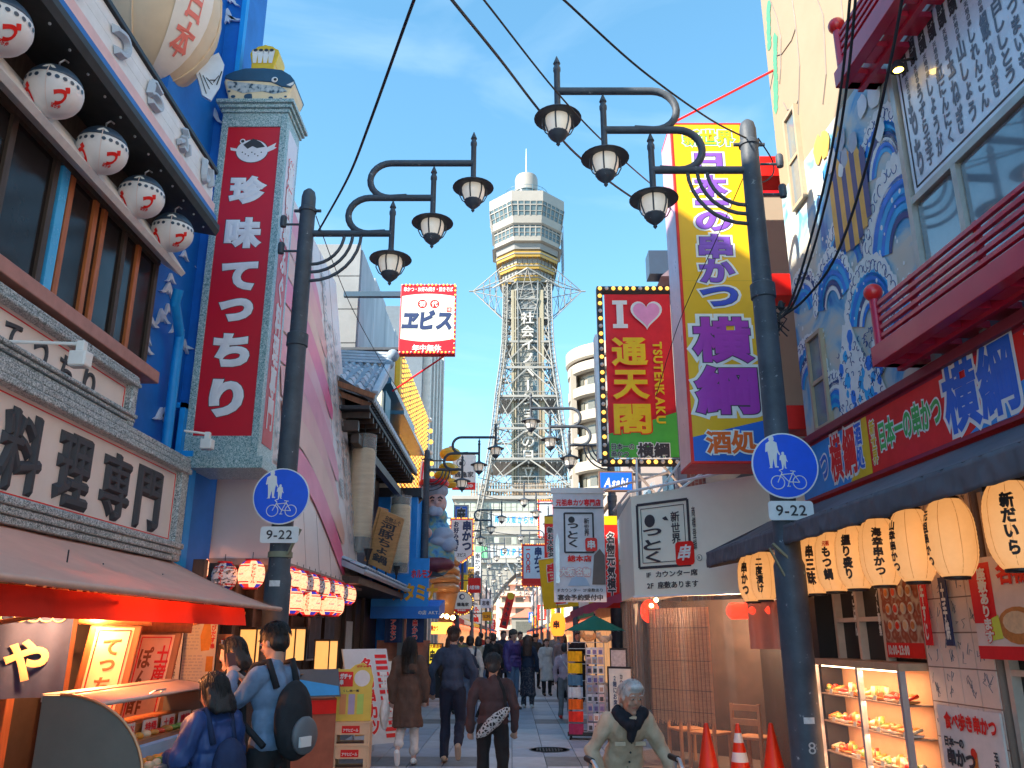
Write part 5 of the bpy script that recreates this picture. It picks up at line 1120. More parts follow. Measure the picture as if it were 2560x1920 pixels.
# ================================================================== blue eatery
be = thing('blue_eatery', 'bright blue painted eatery with yellow katakana and a blue canopy', 'building', (-2.6, 22.5, 0)); CB = mat('cyan_blue', (.0, .22, .60), .45, var=.1)
Q(MB().box(-8, -2.55, 22.35, 24.6, 0, 5.3), 'wall', CB, be)
Q(MB().box(-3.4, -2.02, 20.62, 20.7, 2.2, 3.42), 'sign_board', CB, be); Q(MB().prismx([(20.6, 2.0), (20.6, 2.28), (22.3, 2.5), (22.3, 2.2)], -3.4, -1.75), 'canopy', mat('deep_cyan', (.0, .14, .48), .5, var=.1), be)
text(be, 'スタミナ', 0, 0, 1.1, .42, mat('orange_letter', (.85, .42, .02), .5), y=0, bold=.05, mapf=lambda x, y, z: (-2.5 + 2.6 + x + .15, 20.61 - 22.5, 2.62 + z)); text(be, 'ホルモン', 0, 0, .5, .2, CRED, y=0, bold=.04, mapf=lambda x, y, z: (-2.2 + 2.6 + x, 20.61 - 22.5, 3.05 + z))
text(be, 'の店 AKT.', 0, 0, .5, .1, WHITE, y=0, bold=.03, mapf=lambda x, y, z: (-2.0 + 2.6 + x, 20.59 - 22.5, 2.14 + z))
for k, (x, s_) in enumerate(((-2.85, 'アカセン'), (-2.33, '串かつ'))):
    t = thing('noren_curtain', ['navy curtain with red katakana under the blue canopy', 'navy curtain with red skewer characters under the blue canopy'][k], 'curtain', (x, 20.75, 0))
    drape(.42, 1.45, 2.02, 20, .012).build('cloth', NVC, t, smooth='all'); text(t, s_, 0, 1.74, .13, .48, CRED, y=-.03, vertical=True, bold=.04, outline=WHITE, oline=.03); MB().tube([(-.25, 0, 2.03), (.25, 0, 2.03)], .012, 6).build('rod', DKWOOD, t)
Q(MB().box(-3.3, -2.0, 21.2, 21.3, 0, 1.5), 'lit_front', mat('warm_front', (.45, .16, .10), .5, var=.3), be); Q(MB().box(-2.62, -2.57, 20.9, 21.2, 0, 2.0), 'post', mat('salmon_post', (.55, .2, .14), .5), be)
# big festive figure (plain rounded robed statue)
sg = thing('robed_statue', 'giant painted robed figure in blue and white above the blue eatery', 'statue', (-2.35, 24.2, 3.3)); sg.scale = (.9, .9, .92)
RB = mat('robe_blue', (.10, .33, .58), .45, var=.35, scale=3); RW = mat('robe_white', (.30, .33, .40), .5, var=.15); RK = mat('statue_rose', (.48, .30, .28), .5, var=.25, scale=5); RM = mat('robe_maroon', (.14, .03, .04), .45, var=.3)
def mm(balls, name, m_, vox=.03):
    mb = MB()
    for (x, y, z, r_, rx, ry, rz_) in balls: mb.ball((x, y, z), r_, 16, 10, rx, ry, rz_)
    LATE.append((mb, vox, name, m_, sg))
LATE = []
mm([(0, 0, .55, .8, 1, .7, .9), (.05, 0, 1.2, .62, 1, .75, 1.0), (.1, -.1, 1.75, .45, 1, .8, .8)], 'robe', mat_ramp('robe_print', 'noise', 5, [(.35, (.03, .16, .42)), (.48, (.10, .34, .58)), (.58, (.22, .40, .30)), (.68, (.50, .34, .26))], .5, detail=3))
mm([(.2, -.32, 2.15, .33, 1, .95, 1.05), (.22, -.6, 2.1, .08, 1, 1, 1), (.05, -.55, 2.0, .12, 1, .7, .8), (.38, -.52, 2.0, .12, 1, .7, .8)], 'head', RK)
mm([(.1, -.22, 2.55, .44, 1.05, .85, .7), (-.2, -.1, 2.3, .25, .8, .8, 1.2)], 'hood', RW); m = MB(); m.lathe([(.47, 0), (.5, .08), (.44, .17)], 20, (.08, -.24, 2.70)); m.build('hat_band', RED, sg, smooth=True)
mm([(.42, -.35, 1.15, .34, 1.1, .6, .75), (.62, -.4, .85, .26, 1.0, .6, .9), (.3, -.42, .95, .25, 1.2, .6, .6)], 'sleeve', RW)
mm([(-.35, -.42, 1.3, .26, 1, .5, .8), (-.12, -.48, 1.2, .22, 1, .5, .8), (-.5, -.36, 1.1, .2, 1, .5, .8)], 'flower', RK)
mm([(.15, -.32, .25, .5, 1.35, .75, .5), (-.5, -.3, .12, .25, 1.4, .5, .4)], 'fish_body', RM); m = MB(); m.prism([(-.95, .1), (-.3, .25), (.5, -.1), (-.3, -.15)], -.5, -.35); m.build('fish_tail', INK, sg)
mm([(.12, -.6, 1.86, .15, 1.2, .7, 1.1), (.3, -.6, 1.84, .13, 1.0, .7, 1.2)], 'beard', RW)
for sx in (-1, 1): m = MB(); m.tube([(.2 + sx * .06, -.66, 2.26), (.2 + sx * .13, -.64, 2.30), (.2 + sx * .2, -.58, 2.25)], .025, 6); m.build('eyebrow', INK, sg); m = MB(); m.tube([(.2 + sx * .07, -.655, 2.18), (.2 + sx * .12, -.64, 2.20), (.2 + sx * .17, -.6, 2.17)], .014, 6); m.build('eye', INK, sg)
for x, z in ((.35, 3.05), (.5, 3.3)): m = MB(); m.ball((x, -.2, z), .22, 12, 8, 1.3, 1, .8); m.build('gold_ball', mat('statue_gold', (.55, .32, .04), .4, var=.2), sg, smooth='all')
# giant fist sculpture holding a skewer
gh = thing('giant_fist_sculpture', 'giant brown sculpted fist with curled fingers on the left shops', 'sculpture', (-2.2, 27, 2.4)); BRZ = mat('bronze_skin', (.40, .19, .08), .4, var=.2, scale=4, coat=.3)
m = MB(); m.tube([(.1, .1, -.35), (.12, .05, .2), (.15, 0, .7)], [.22, .3, .4], 14); m.build('wrist', BRZ, gh, smooth='all')
m = MB(); m.ball((.2, .05, 1.0), .42, 14, 10, .85, .8, 1.25); m.build('palm', BRZ, gh, smooth='all')
for k in range(4):
    z = .62 + .27 * k; MB().tube([(.42, -.1, z), (.3, -.36, z + .05), (-.02, -.46, z + .04), (-.26, -.34, z), (-.3, -.16, z)], [.15, .155, .15, .14, .11], 10).build('finger', BRZ, gh, smooth='all')
MB().tube([(.1, -.2, 1.3), (-.05, -.42, 1.52), (-.3, -.42, 1.55)], [.16, .15, .12], 10).build('thumb', BRZ, gh, smooth='all')
for k, x in enumerate((-.42, -.33)): MB().tube([(x, -.2, -.2), (x, -.2, 1.5 - .1 * k)], .045, 8).build('skewer_tube', mat('pale_tube', (.6, .52, .46), .4), gh)
# ---- stacked gold paper lanterns
for k, (z, r_) in enumerate(((7.25, .36), (6.75, .30), (6.3, .27))):
    t = thing('gold_lantern', ['top', 'middle', 'bottom'][k] + ' of three stacked gold paper lanterns above the shops', 'lantern', (-2.0, 26.4, z), 0, 'stacked gold lanterns')
    MB().lathe([(r_ * math.cos(-1.3 + 2.6 * i / 12) * (1.0 if i % 2 else .95), r_ * .62 * math.sin(-1.3 + 2.6 * i / 12)) for i in range(13)], 18).build('paper_body', mat('gold_paper', (.52, .31, .05), .55, var=.12), t, smooth=True); MB().lathe([(.05, r_ * .6), (.05, r_ * .72)], 8).build('cap', RED, t)
# ---- hanging signs farther on the left
def hang_sign(name, label, px0, py0, px1, py1, Y, face, frame=None, fw=.04, depth=.12, arm=-1, bulb=0):
    a, b = at(px0, py1, Y), at(px1, py0, Y); w_ = (b.x - a.x); h = b.z - a.z; t = thing(name, label, 'sign', ((a.x + b.x) / 2, Y, (a.z + b.z) / 2))
    MB().box(-w_ / 2, w_ / 2, 0, depth, -h / 2, h / 2).build('box', frame or face, t)
    if frame: flat(t, [(-w_ / 2 + fw, -h / 2 + fw), (w_ / 2 - fw, -h / 2 + fw), (w_ / 2 - fw, h / 2 - fw), (-w_ / 2 + fw, h / 2 - fw)], face, -.003, 'face')
    if arm: MB().box(arm * w_ / 2, arm * (w_ / 2 + .9), depth * .3, depth * .6, h * .3, h * .3 + .05).build('arm', IRON, t)
    if bulb:
        n, mz = max(2, int(w_ / bulb)), max(2, int(h / bulb)); P_ = [(-w_ / 2 + w_ * k / n, -.012, s_ * h / 2) for k in range(n + 1) for s_ in (-1, 1)] + [(s_ * w_ / 2, -.012, -h / 2 + h * k / mz) for k in range(1, mz) for s_ in (-1, 1)]
        bulbs(t, P_, bulb * .26)
    return t, w_, h
t, w_, h = hang_sign('hanging_sign', 'white hanging sign with a crane roundel and red strip, far left', 1130, 1135, 1190, 1224, 30, mat('sign_offwhite', (.62, .64, .62), .5, var=.05))
flat(t, [(-w_ / 2, -h / 2), (w_ / 2, -h / 2), (w_ / 2, -h / 2 + .26), (-w_ / 2, -h / 2 + .26)], CRED, -.006, 'red_strip'); text(t, '時営業中', .02, -h / 2 + .13, .62, .14, WHITE, -.009, bold=.03); text(t, '鶴亀家', 0, -.1, .7, .22, INK, -.006, bold=.02); flat(t, circ(-.12, .32, .16), INK, -.006, 'roundel'); flat(t, circ(-.12, .32, .14), mat('sign_offwhite', (.62, .64, .62)), -.008, 'roundel'); flat(t, circ(-.14, .30, .08, 12, .6, 1), INK, -.010, 'roundel')
t, w_, h = hang_sign('hanging_sign', 'narrow blue signboard with a black character in a grey frame', 1131, 1262, 1172, 1436, 34, BLUE, GRAN, .07); text(t, '麻雀荘', 0, .3, .4, 2.0, INK, -.008, vertical=True, bold=.05, outline=WHITE, oline=.02)
# pennant shaped skewer sign
t = thing('pennant_sign', 'white pennant shaped skewer sign outlined with bulbs, left side', 'sign', (-1.79, 29.8, 4.85)); pen = [(-.42, .79), (.42, .79), (.42, -.5), (0, -.80), (-.42, -.5)]
MB().prism(pen, 0, .14).build('box', RED, t); flat(t, [(x * .9, z * .93) for x, z in pen], mat('pennant_face', (.55, .56, .60), .45, var=.1), -.004, 'face')
text(t, '串かつ', .18, .18, .34, 1.05, NAVY, -.008, vertical=True, bold=.06, outline=WHITE, oline=.05); text(t, 'お好み焼き', -.2, .15, .2, 1.05, NAVY, -.008, vertical=True, bold=.05, outline=WHITE, oline=.05); text(t, 'ヱビス', 0, -.5, .32, .13, INK, -.008, bold=.03)
eg = []
for (a, b), n in zip(zip(pen, pen[1:] + pen[:1]), (13, 19, 8, 8, 19)): eg += [(a[0] + (b[0] - a[0]) * k / n, -.02, a[1] + (b[1] - a[1]) * k / n) for k in range(n)]
bulbs(t, eg, .026); MB().box(-.95, -.42, .05, .1, .5, .56).build('arm', RED, t)
# round sign
t = thing('round_sign', 'round white and red sign ringed with bulbs, left side', 'sign', (-1.76, 30, 2.72)); MB().prism(circ(0, 0, .43, 36), 0, .14).build('box', mat('sign_black_rim', (.05, .04, .04), .5), t); flat(t, circ(0, 0, .37, 36), mat('sign_offwhite', (.62, .64, .62)), -.004, 'face'); flat(t, [(x, z) for x, z in circ(0, 0, .37, 40) if z < -.18], CRED, -.006, 'red_segment')
bulbs(t, [(.41 * math.cos(2 * PI * k / 34), -.02, .41 * math.sin(2 * PI * k / 34)) for k in range(34)], .024); text(t, '鶴亀家', .04, -.06, .42, .13, INK, -.008, bold=.03); text(t, '年中無休', 0, -.26, .3, .07, WHITE, -.009, bold=.03); flat(t, circ(0, .2, .1), NAVY, -.006, 'roundel'); flat(t, circ(.02, .2, .06), WHITE, -.008, 'roundel'); MB().box(-1.1, -.4, .05, .1, .05, .1).build('arm', IRON, t)
MB().tube([(0, .07, .43), (0, .07, 1.7)], .045, 8).build('post', IRON, t)
# orange lit kiosk sign and warm lamps further left
t, w_, h = hang_sign('lit_lantern_box', 'orange glowing box lantern over a stall, left side', 1078, 1556, 1130, 1585, 25, mat('glow_orange', (.8, .35, .08), .6, emit=(1, .33, .05), estr=.9), None, arm=0); text(t, '串かつ', -.2, 0, .2, .18, RED, -.006, bold=.05)
for k, (px, py) in enumerate(((1103, 1538), (1117, 1541), (1132, 1544))):
    c = at(px, py, 26); o = MB().ball((0, 0, 0), .07, 10, 8).build('warm_globe', mat('globe_glow', (1, .8, .5), .4, var=0, emit=(1, .62, .25), estr=6), None, smooth='all'); o.location = c; tag(o, BORD[k] + ' warm globe lamp from the left above the orange box lantern', 'lamp', 'warm globe lamps')
t, w_, h = hang_sign('yellow_standing_sign', 'yellow standing sign with red and black writing behind the brown coat', 1070, 1608, 1108, 1662, 21, mat('sign_yellow_lit', (.85, .6, .03), .5, emit=(1, .7, .05), estr=.25), mat('sign_black_rim', (.05, .04, .04)), .03, arm=0); text(t, '大衆酒場', 0, .18, .3, .1, CRED, -.006, bold=.03); text(t, '串木', 0, -.05, .28, .3, INK, -.006, bold=.04); MB().box(-.15, .15, .02, .1, -1.0, -h / 2).build('stand', BLACK, t)
# ================================================================== right: restaurant with the painted wall
RZ = R(-87.25); RO = (3.13, 8.7)
def onP(px, py, O=RO, rz=RZ, off=0.0):
    a, b = ray(px, py); n = (-math.sin(rz), math.cos(rz)); c = O[0] * n[0] + O[1] * n[1] + off
    Y = c / (a * n[0] + n[1]); X = a * Y
    return (X - O[0]) * math.cos(rz) + (Y - O[1]) * math.sin(rz), EYE + b * Y
def rthing(name, label, cat, z=0.0, x=0.0, y=0.0, group=None):
    c, s_ = math.cos(RZ), math.sin(RZ); return thing(name, label, cat, (RO[0] + x * c - y * s_, RO[1] + x * s_ + y * c, z), RZ, group)
pw = rthing('painted_wall_restaurant', 'tall restaurant on the right with a blue and cream wave painted wall', 'building')
MCR = mat('mural_cream', (.37, .285, .19), .6, var=.08, scale=.8)
MUR = mat_ramp('mural_wash', 'noise', 1.6, [(.30, (.01, .16, .48)), (.38, (.08, .36, .62)), (.46, (.38, .54, .60)), (.54, (.58, .57, .50)), (.7, (.60, .54, .44))], .55, detail=6, distort=1.2)
MB().box(0, 2.57, .05, 5.4, 3.5, 6.6).build('painted_wall', MUR, pw)
MB().box(0, 9.5, .051, 5.4, 6.6, 13.0).build('upper_wall', MCR, pw)
MB().box(2.571, 9.5, .12, 5.4, 3.5, 6.6).build('window_bay_wall', mat('dark_bay', (.05, .05, .055), .5), pw)
MB().box(-.02, 9.5, .25, 5.4, 0, 3.5).build('lower_wall', DARK, pw)
# painted curls and drops: print on the wall
rnd = random.Random(33)
MC = [mat('mural_blue', (.005, .16, .52), .55, var=.2), mat('mural_sky', (.04, .36, .68), .55, var=.15), mat('mural_foam', (.66, .69, .68), .55, var=.08), mat('mural_ochre', (.58, .33, .09), .55, var=.15), mat('mural_navy', (.02, .05, .16), .55, var=.1), mat('mural_grey', (.25, .30, .36), .55, var=.15)]
def blob(x, z, r_, n=12, k=.3): return [(x + r_ * (1 + rnd.uniform(-k, k)) * math.cos(2 * PI * i / n), z + r_ * 1.3 * (1 + rnd.uniform(-k, k)) * math.sin(2 * PI * i / n)) for i in range(n)]
def onwall(pts): return [(min(max(x, .02), 2.55), min(max(z, 3.56), 8.6)) for x, z in pts]
MP = {}
def mprint(mi, pts, y, key):
    m = MP.setdefault((mi, key), MB()); pts = onwall(pts); m.add([(x, y, z) for x, z in pts], [tuple(range(len(pts)))])
def crest(cx, cz, R0, a0, a1, lay, flip=1):
    """one painted wave: nested bands of blue under a scalloped foam edge"""
    n = 18; y = .046 - .0011 * lay; ang = [a0 + (a1 - a0) * k / n for k in range(n + 1)]
    def pt(r_, a): return (cx + flip * r_ * math.cos(a), cz + r_ * 1.25 * math.sin(a))
    rr = [1.0, .86, .74, .63, .54, .44, .36]
    for q, (ra, rb) in enumerate(zip(rr, rr[1:])):
        mprint((0, 1, 4, 2, 0, 1)[(q + lay) % 6], [pt(R0 * ra * (1 - .25 * k / n), a) for k, a in enumerate(ang)] + [pt(R0 * rb * (1 - .35 * k / n), ang[k]) for k in range(n, -1, -1)], y, 'wave_band')
    for k in range(0, n + 1):
        a = ang[k]; r_ = R0 * (1.02 - .25 * k / n); f = R0 * .085 * (1 + .5 * k / n) * rnd.uniform(.8, 1.25); c = pt(r_, a)
        mprint(2, blob(c[0], c[1], f, 12, .16), y - .0003 - .00001 * k, 'foam')
        x, z = pt(r_ * .97, a); d = rnd.choice((-1, 1)); b0 = rnd.uniform(0, 6)
        if .03 < x < 2.5 and 3.6 < z < 6.55: LNS.append((y - .0008, [(x + d * f * .8 * (1 - .1 * j) * math.cos(b0 + j * .6), z + f * (1 - .1 * j) * math.sin(b0 + j * .6)) for j in range(7)]))
    for k in range(26): a = rnd.uniform(a0, a1); c = pt(R0 * rnd.uniform(.5, 1.35), a); mprint(2, circ(c[0], c[1], rnd.uniform(.008, .022), 7, 1, 1.2), y - .0006 - .000002 * k, 'drop')
LNS = []
for lay, (cx, cz, R0, a0, a1, fl_) in enumerate(((2.3, 5.5, .5, .2, 3.0, -1), (1.45, 4.95, .55, .3, 3.1, -1), (.25, 4.95, .45, .0, 2.7, 1), (2.45, 4.7, .7, .2, 2.9, -1), (.95, 4.75, .5, .1, 2.9, 1), (1.75, 4.25, .55, .3, 3.0, -1), (.2, 4.1, .5, .1, 2.8, 1), (2.3, 3.75, .5, .2, 3.0, -1), (.75, 3.62, .42, .1, 2.9, 1))): crest(cx, cz, R0, a0, a1, lay, fl_)
for k in range(8):
    x0 = 1.22 + .095 * k; zt = 6.05 + .12 * math.sin(k * .5); zb = 5.3 - .18 * math.sin(PI * (k + .5) / 8); mprint((3, 4)[k % 2], [(x0, zb), (x0 + .095, zb - .01), (x0 + .115, zt - .1), (x0 + .06, zt), (x0 + .01, zt - .08)], .0345 - .0002 * k, 'stripe')
for k in range(16): mprint((2, 2, 3, 5)[k % 4], blob(rnd.uniform(1.0, 2.45), rnd.uniform(5.9, 6.5), rnd.uniform(.05, .12), 11, .2), .0335 - .0001 * k, 'patch')
mount = [(.88, 3.56), (.92, 3.95), (1.06, 4.25), (1.15, 4.50), (1.22, 4.47), (1.30, 4.51), (1.40, 4.25), (1.55, 4.0), (1.75, 3.8), (1.85, 3.56)]
mprint(2, mount, .0325, 'peak')
for i in range(40): z = 3.6 + abs(rnd.gauss(0, .25)); x = rnd.uniform(.95, 1.75); mprint((1, 2, 0)[i % 3], blob(x, z, rnd.uniform(.03, .06), 9, .2), .0318 - .00002 * i, 'spray')
LN = MB()
for y, pts in LNS: LN.tube([(x, y, z) for x, z in pts], .0045, 4)
for i in range(90):
    z = rnd.uniform(3.6, 4.3); x = rnd.uniform(.9, 1.8); s_ = rnd.uniform(.02, .04); b0 = rnd.uniform(0, 6); LN.tube([(x + s_ * (1 - .1 * k) * math.cos(b0 + k * .6), .0305, z + s_ * (1 - .1 * k) * math.sin(b0 + k * .6)) for k in range(7)], .004, 4)
o = LN.build('painted_curl_lines', MC[4], pw); o['kind'] = 'stuff'
for (mi, key), m in MP.items(): o = m.build('painted_' + key, MC[mi], pw, fixn=False); o['kind'] = 'stuff'
# sumo-like pale figure is left as loose contour lines on the cream upper wall
LN = MB()
for pts in (((.25, 9.3), (.35, 8.9), (.5, 8.6), (.45, 8.2), (.3, 7.9)), ((.9, 9.2), (.85, 8.6), (.95, 8.0), (.8, 7.4), (.6, 7.0)), ((.3, 8.3), (.6, 8.1), (.9, 8.2)), ((1.2, 8.8), (1.5, 8.2), (1.6, 7.4), (1.3, 6.9)), ((.35, 7.6), (.5, 7.3), (.75, 7.35)), ((1.9, 8.0), (2.0, 7.4), (1.8, 6.9)), ((.6, 8.95), (.7, 8.9), (.8, 8.98))):
    P_ = [Vector((x, .048, z)) for x, z in pts]; LN.tube([P_[0]] + [P_[i].lerp(P_[i + 1], .5) for i in range(len(P_) - 1)] + [P_[-1]], .008, 4)
o = LN.build('painted_contour_lines', mat('contour_brown', (.12, .10, .09), .6), pw); o['kind'] = 'stuff'
m = MB()
for k in range(16): m.add([(p[0], .047 - .0002 * k, p[1]) for p in blob(.12 + .02 * k % .2, 7.7 + .09 * k, .07, 9)], [tuple(range(9))])
o = m.build('painted_pine', mat('pine_green', (.07, .22, .14), .6), pw, fixn=False); o['kind'] = 'stuff'
# small sash windows in the painted wall
for x0, x1, z0, z1 in ((.40, .66, 6.2, 7.3), (.36, .66, 3.66, 4.6), (.3, .6, 9.4, 10.3)):
    f = MB(); f.box(x0 - .04, x1 + .04, .0, .05, z0 - .04, z0); f.box(x0 - .04, x1 + .04, .0, .05, z1, z1 + .04); f.box(x0 - .04, x0, .0, .05, z0, z1); f.box(x1, x1 + .04, .0, .05, z0, z1); f.box(x0, x1, .01, .05, (z0 + z1) / 2 - .02, (z0 + z1) / 2 + .02)
    w_ = f.build('window', mat('bronze_frame', (.30, .24, .17), .4), pw); MB().box(x0, x1, .03, .045, z0, z1).build('pane', mat('dim_glass', (.12, .15, .17), .1, spec=.8, var=.2), w_)
# glazed bay with printed film and steel frames
FR = mat('alu_frame', (.33, .33, .31), .35, metal=.4)
fr = MB(); fr.box(2.57, 9, .0, .1, 6.5, 6.6); bay = MB().box(2.57, 2.63, .02, .12, 3.55, 6.6).build('bay_frame', FR, pw)
for z in (5.02, 6.42): MB().box(2.63, 9, .03, .12, z - .03, z + .03).build('bay_frame', FR, pw)
for x in (3.22, 4.4, 5.6): MB().box(x - .03, x + .03, .03, .12, 3.55, 5.0).build('bay_frame', FR, pw)
SKG = mat('sky_glass', (.10, .13, .16), .04, metal=0.0, spec=1.0, var=.05, coat=1.0)
for x0, x1 in ((2.64, 3.18), (3.26, 4.36), (4.44, 5.56), (5.64, 9)): MB().box(x0, x1, .07, .085, 3.6, 4.98).build('bay_pane', SKG, pw)
po = rthing('printed_window_film', 'white window film covered in black skewer menu characters', 'poster', 5.72, 0, .05)
MB().box(2.66, 6.5, 0, .02, -.66, .68).build('film', mat('film_white', (.58, .62, .68), .25, var=.05, coat=.6), po)
m = MB(); m.box(2.70, 6.4, -.004, 0, -.62, -.605); m.box(2.70, 2.715, -.004, 0, -.62, .66); m.build('border', INK, po)
colsT = ['もち', 'うずら玉子', 'しょうが', '紅にんにく', '玉ねぎ', '山しょう', 'しれんこん', '銀ねぎ', '白ししとう', 'さつまいも', 'がんもどき', 'しいたけ', 'やまいも']
GP = mat('film_print_grey', (.10, .12, .15), .4)
for k, s_ in enumerate(colsT):
    x = 2.80 + .145 * k; text(po, s_, x, -.20, .10, .70, GP, -.004, vertical=True, bold=.045); text(po, '訶頭', x, .52, .11, .26, INK, -.004, vertical=True, bold=.05); text(po, '天地の幸', x, .26, .05, .22, GP, -.004, vertical=True, bold=.03)
# red balconies
BAL = mat('balcony_red', (.36, .025, .05), .32, var=.1, scale=3, coat=.3)
def balcony(z0, label, top=True):
    t = rthing('red_balcony', label, 'balcony', z0, 0, 0, 'red slatted balconies'); x0, x1 = 2.35, 8.0; y0 = -.30
    MB().box(x0, x1, y0 - .04, y0 + .06, -.0, .16).build('front_beam', BAL, t, bevel=.006); MB().box(x0, x0 + .1, y0 + .06, .1, .0, .16).build('end_beam', BAL, t, bevel=.006)
    for k in range(16): MB().box(x0 + .35 * k, x0 + .35 * k + .22, y0 + .06, .1, -.0, .05).build('deck_plank', BAL, t)
    MB().box(x0, x1, -.14, -.09, -.03, .13).build('joist', BAL, t)
    MB().lathe([(.045, .0), (.04, .02), (.038, .42), (.05, .43)], 12, (x0 + .07, y0 + .01, .14)).build('newel_post', BAL, t, smooth=True); MB().ball((x0 + .07, y0 + .01, .62), .075, 16, 10).build('ball_finial', mat('ball_red', (.5, .03, .03), .3, coat=.4), t, smooth='all')
    for k in range(5): MB().box(x0 + .1, x1, y0, y0 + .035, .21 + .068 * k, .245 + .068 * k).build('rail_slat', BAL, t, bevel=.004)
    for k in range(5): MB().box(x0 + .55 + .85 * k, x0 + .59 + .85 * k, y0 + .036, y0 + .07, .16, .55).build('baluster', BAL, t)
balcony(3.67, 'lower red slatted balcony with a ball post above the shop sign'); balcony(6.30, 'upper red slatted balcony at the top right')
a_ = onP(2245, 170, off=-.1); t = rthing('spot_lamp', 'small glowing yellow spot lamp under the upper red balcony', 'lamp', a_[1], a_[0], -.1); MB().lathe([(.03, .06), (.06, 0), (.065, -.02), (.055, -.02)], 14).build('housing', BLACK, t, smooth=True); MB().lathe([(.055, -.015), (.01, -.03)], 14).build('lens', mat('amber_lens', (1, .7, .2), .3, var=0, emit=(1, .6, .08), estr=5), t); MB().tube([(0, 0, .06), (0, .14, .1)], .012, 6).build('arm', BLACK, t)
# long painted shop sign
st = rthing('long_shop_sign', 'long red and blue shop sign with outlined characters above the dark awning', 'sign', 2.95)
MB().box(-.1, 8.5, 0, .15, 0, .58).build('box', mat('maroon_frame', (.22, .02, .04), .4), st)
flat(st, [(-.1, .03), (1.38, .03), (1.38, .55), (-.1, .55)], mat('sign_cyan', (.01, .20, .50), .35, var=.1), -.003, 'blue_field'); flat(st, [(1.02, .03), (1.46, .03), (1.46, .55), (1.36, .55), (1.3, .3), (1.12, .12)], YEL, -.005, 'yellow_field'); flat(st, [(1.46, .03), (8.5, .03), (8.5, .55), (1.46, .55)], CRED, -.003, 'red_field'); flat(st, [(2.95, .03), (3.5, .03), (3.9, .28), (3.4, .2), (3.2, .12)], mat('sign_cyan', (.01, .20, .50)), -.005, 'blue_swash')
for s_, x, z, w_, h, m_, v in (('つ', .48, .28, .17, .24, BLUE, 0), ('横', .77, .31, .27, .46, CRED, 0), ('綱', 1.06, .32, .27, .46, CRED, 0), ('酒処', 1.27, .32, .15, .44, BLUE, 1), ('新世界', 1.55, .29, .10, .40, YEL, 1), ('日本一の串かつ', 2.15, .31, .98, .26, GREEN, 0), ('横綱', 3.12, .33, .86, .54, BLUE, 0), ('酒処', 3.85, .36, .3, .5, CRED, 1)):
    text(st, s_, x, z, w_, h, m_, -.009, vertical=bool(v), bold=.035, outline=WHITE, oline=.06)
MB().box(-.1, 8.5, -.05, .15, .58, .66).build('top_cap', mat('maroon_cap', (.16, .02, .03), .4), st, bevel=.008)
# dark awning
da = rthing('dark_awning', 'dark grey canvas awning running over the row of cream lanterns', 'awning', 0)
DC = mat('slate_canvas', (.085, .085, .10), .7, var=.2, scale=2, bump=.2, bscale=12)
MB().grid(lambda u, v: (-1.25 + 9.5 * u, -.02 - .76 * v, 2.90 - .36 * v - .03 * math.sin(v * PI) * (1 + noise.noise((u * 25, v * 2, 1)))), 140, 8).build('canopy', DC, da, smooth='all', solid=.006)
MB().grid(lambda u, v: (-1.27 + 9.5 * u, -.78 + .03 * noise.noise((u * 60, v, 0)) * v + .012 * noise.noise((u * 170, v * 2, 3)), 2.54 - (.17 + .02 * noise.noise((u * 40, 5, 0))) * v), 400, 6).build('valance', DC, da, smooth='all', solid=.004)
MB().add([(-1.25, -.02, 2.90), (-1.25, -.78, 2.54), (-1.25, -.76, 2.36), (-1.25, -.02, 2.5)], [(0, 1, 2, 3)]).build('side_flap', DC, da)
MB().tube([(-1.2, -.36, 2.55), (8, -.36, 2.55)], .015, 6).build('lantern_rail', STEEL, da)
# cream lanterns
def cream_lantern(loc, label, s_, red=None, rot=0.0):
    t = thing('cream_lantern', label, 'lantern', loc, rot, 'lit cream paper lanterns')
    n = 28; k = 34; prof = []
    for i in range(k + 1):
        v = -1 + 2 * i / k; r_ = .168 * (1 - .42 * abs(v) ** 3.2); prof.append((r_ * (1.0 if i % 2 else .985), .265 * v))
    LP = MATS.get('lantern_cream') or mat('lantern_cream', (.60, .44, .27), .6, var=.05, emit=(1, .42, .12), estr=.16)
    MB().lathe(prof, n).build('paper_body', LP, t, smooth='all')
    for z in (-.285, .255): MB().lathe([(.085, z), (.09, z + .004), (.09, z + .026), (.085, z + .03)], 16).build('hoop', BLACK, t, smooth=True)
    MB().tube([(0, 0, .28), (0, 0, .36)], .004, 5).build('cord', CABLE, t)
    m = MB()
    for q in range(8):
        a = q * PI / 4; m.tube([((p[0] + .001) * math.cos(a), (p[0] + .001) * math.sin(a), p[1]) for p in prof[1::3]], .0018, 3)
    m.build('rib', mat('rib_ochre', (.45, .26, .10), .6), t)
    def cyl(x, y, z, a0=-PI / 2): r_ = .168 * (1 - .42 * min(1, abs(z / .265)) ** 3.2) + .003; return (r_ * math.cos(a0 + x / .16), r_ * math.sin(a0 + x / .16), z)
    for a0 in (-PI / 2, PI / 2):
        if red: text(t, red, 0, .16, .07, .05, CRED, 0, bold=.05, mapf=lambda x, y, z, a0=a0: cyl(x, y, z, a0))
        text(t, s_, 0, -.02 if red else 0, .085, .30 if red else .38, INK, 0, vertical=True, bold=.055, mapf=lambda x, y, z, a0=a0: cyl(x, y, z, a0))
    t.scale = (.93, .93, .95); return t
LT = [(-.961, '串かつ', None), (-.561, '二度漬け', None), (.20, '串かつ', None), (.46, '土手焼', None), (.847, '串三昧', None), (1.241, 'もつ鍋', '元祖'), (1.672, '握り盛り', None), (2.129, '海幸串かつ', None), (2.627, '山幸串かつ', None), (3.12, '元祖串かつ', None), (3.78, '新だいら', None)]
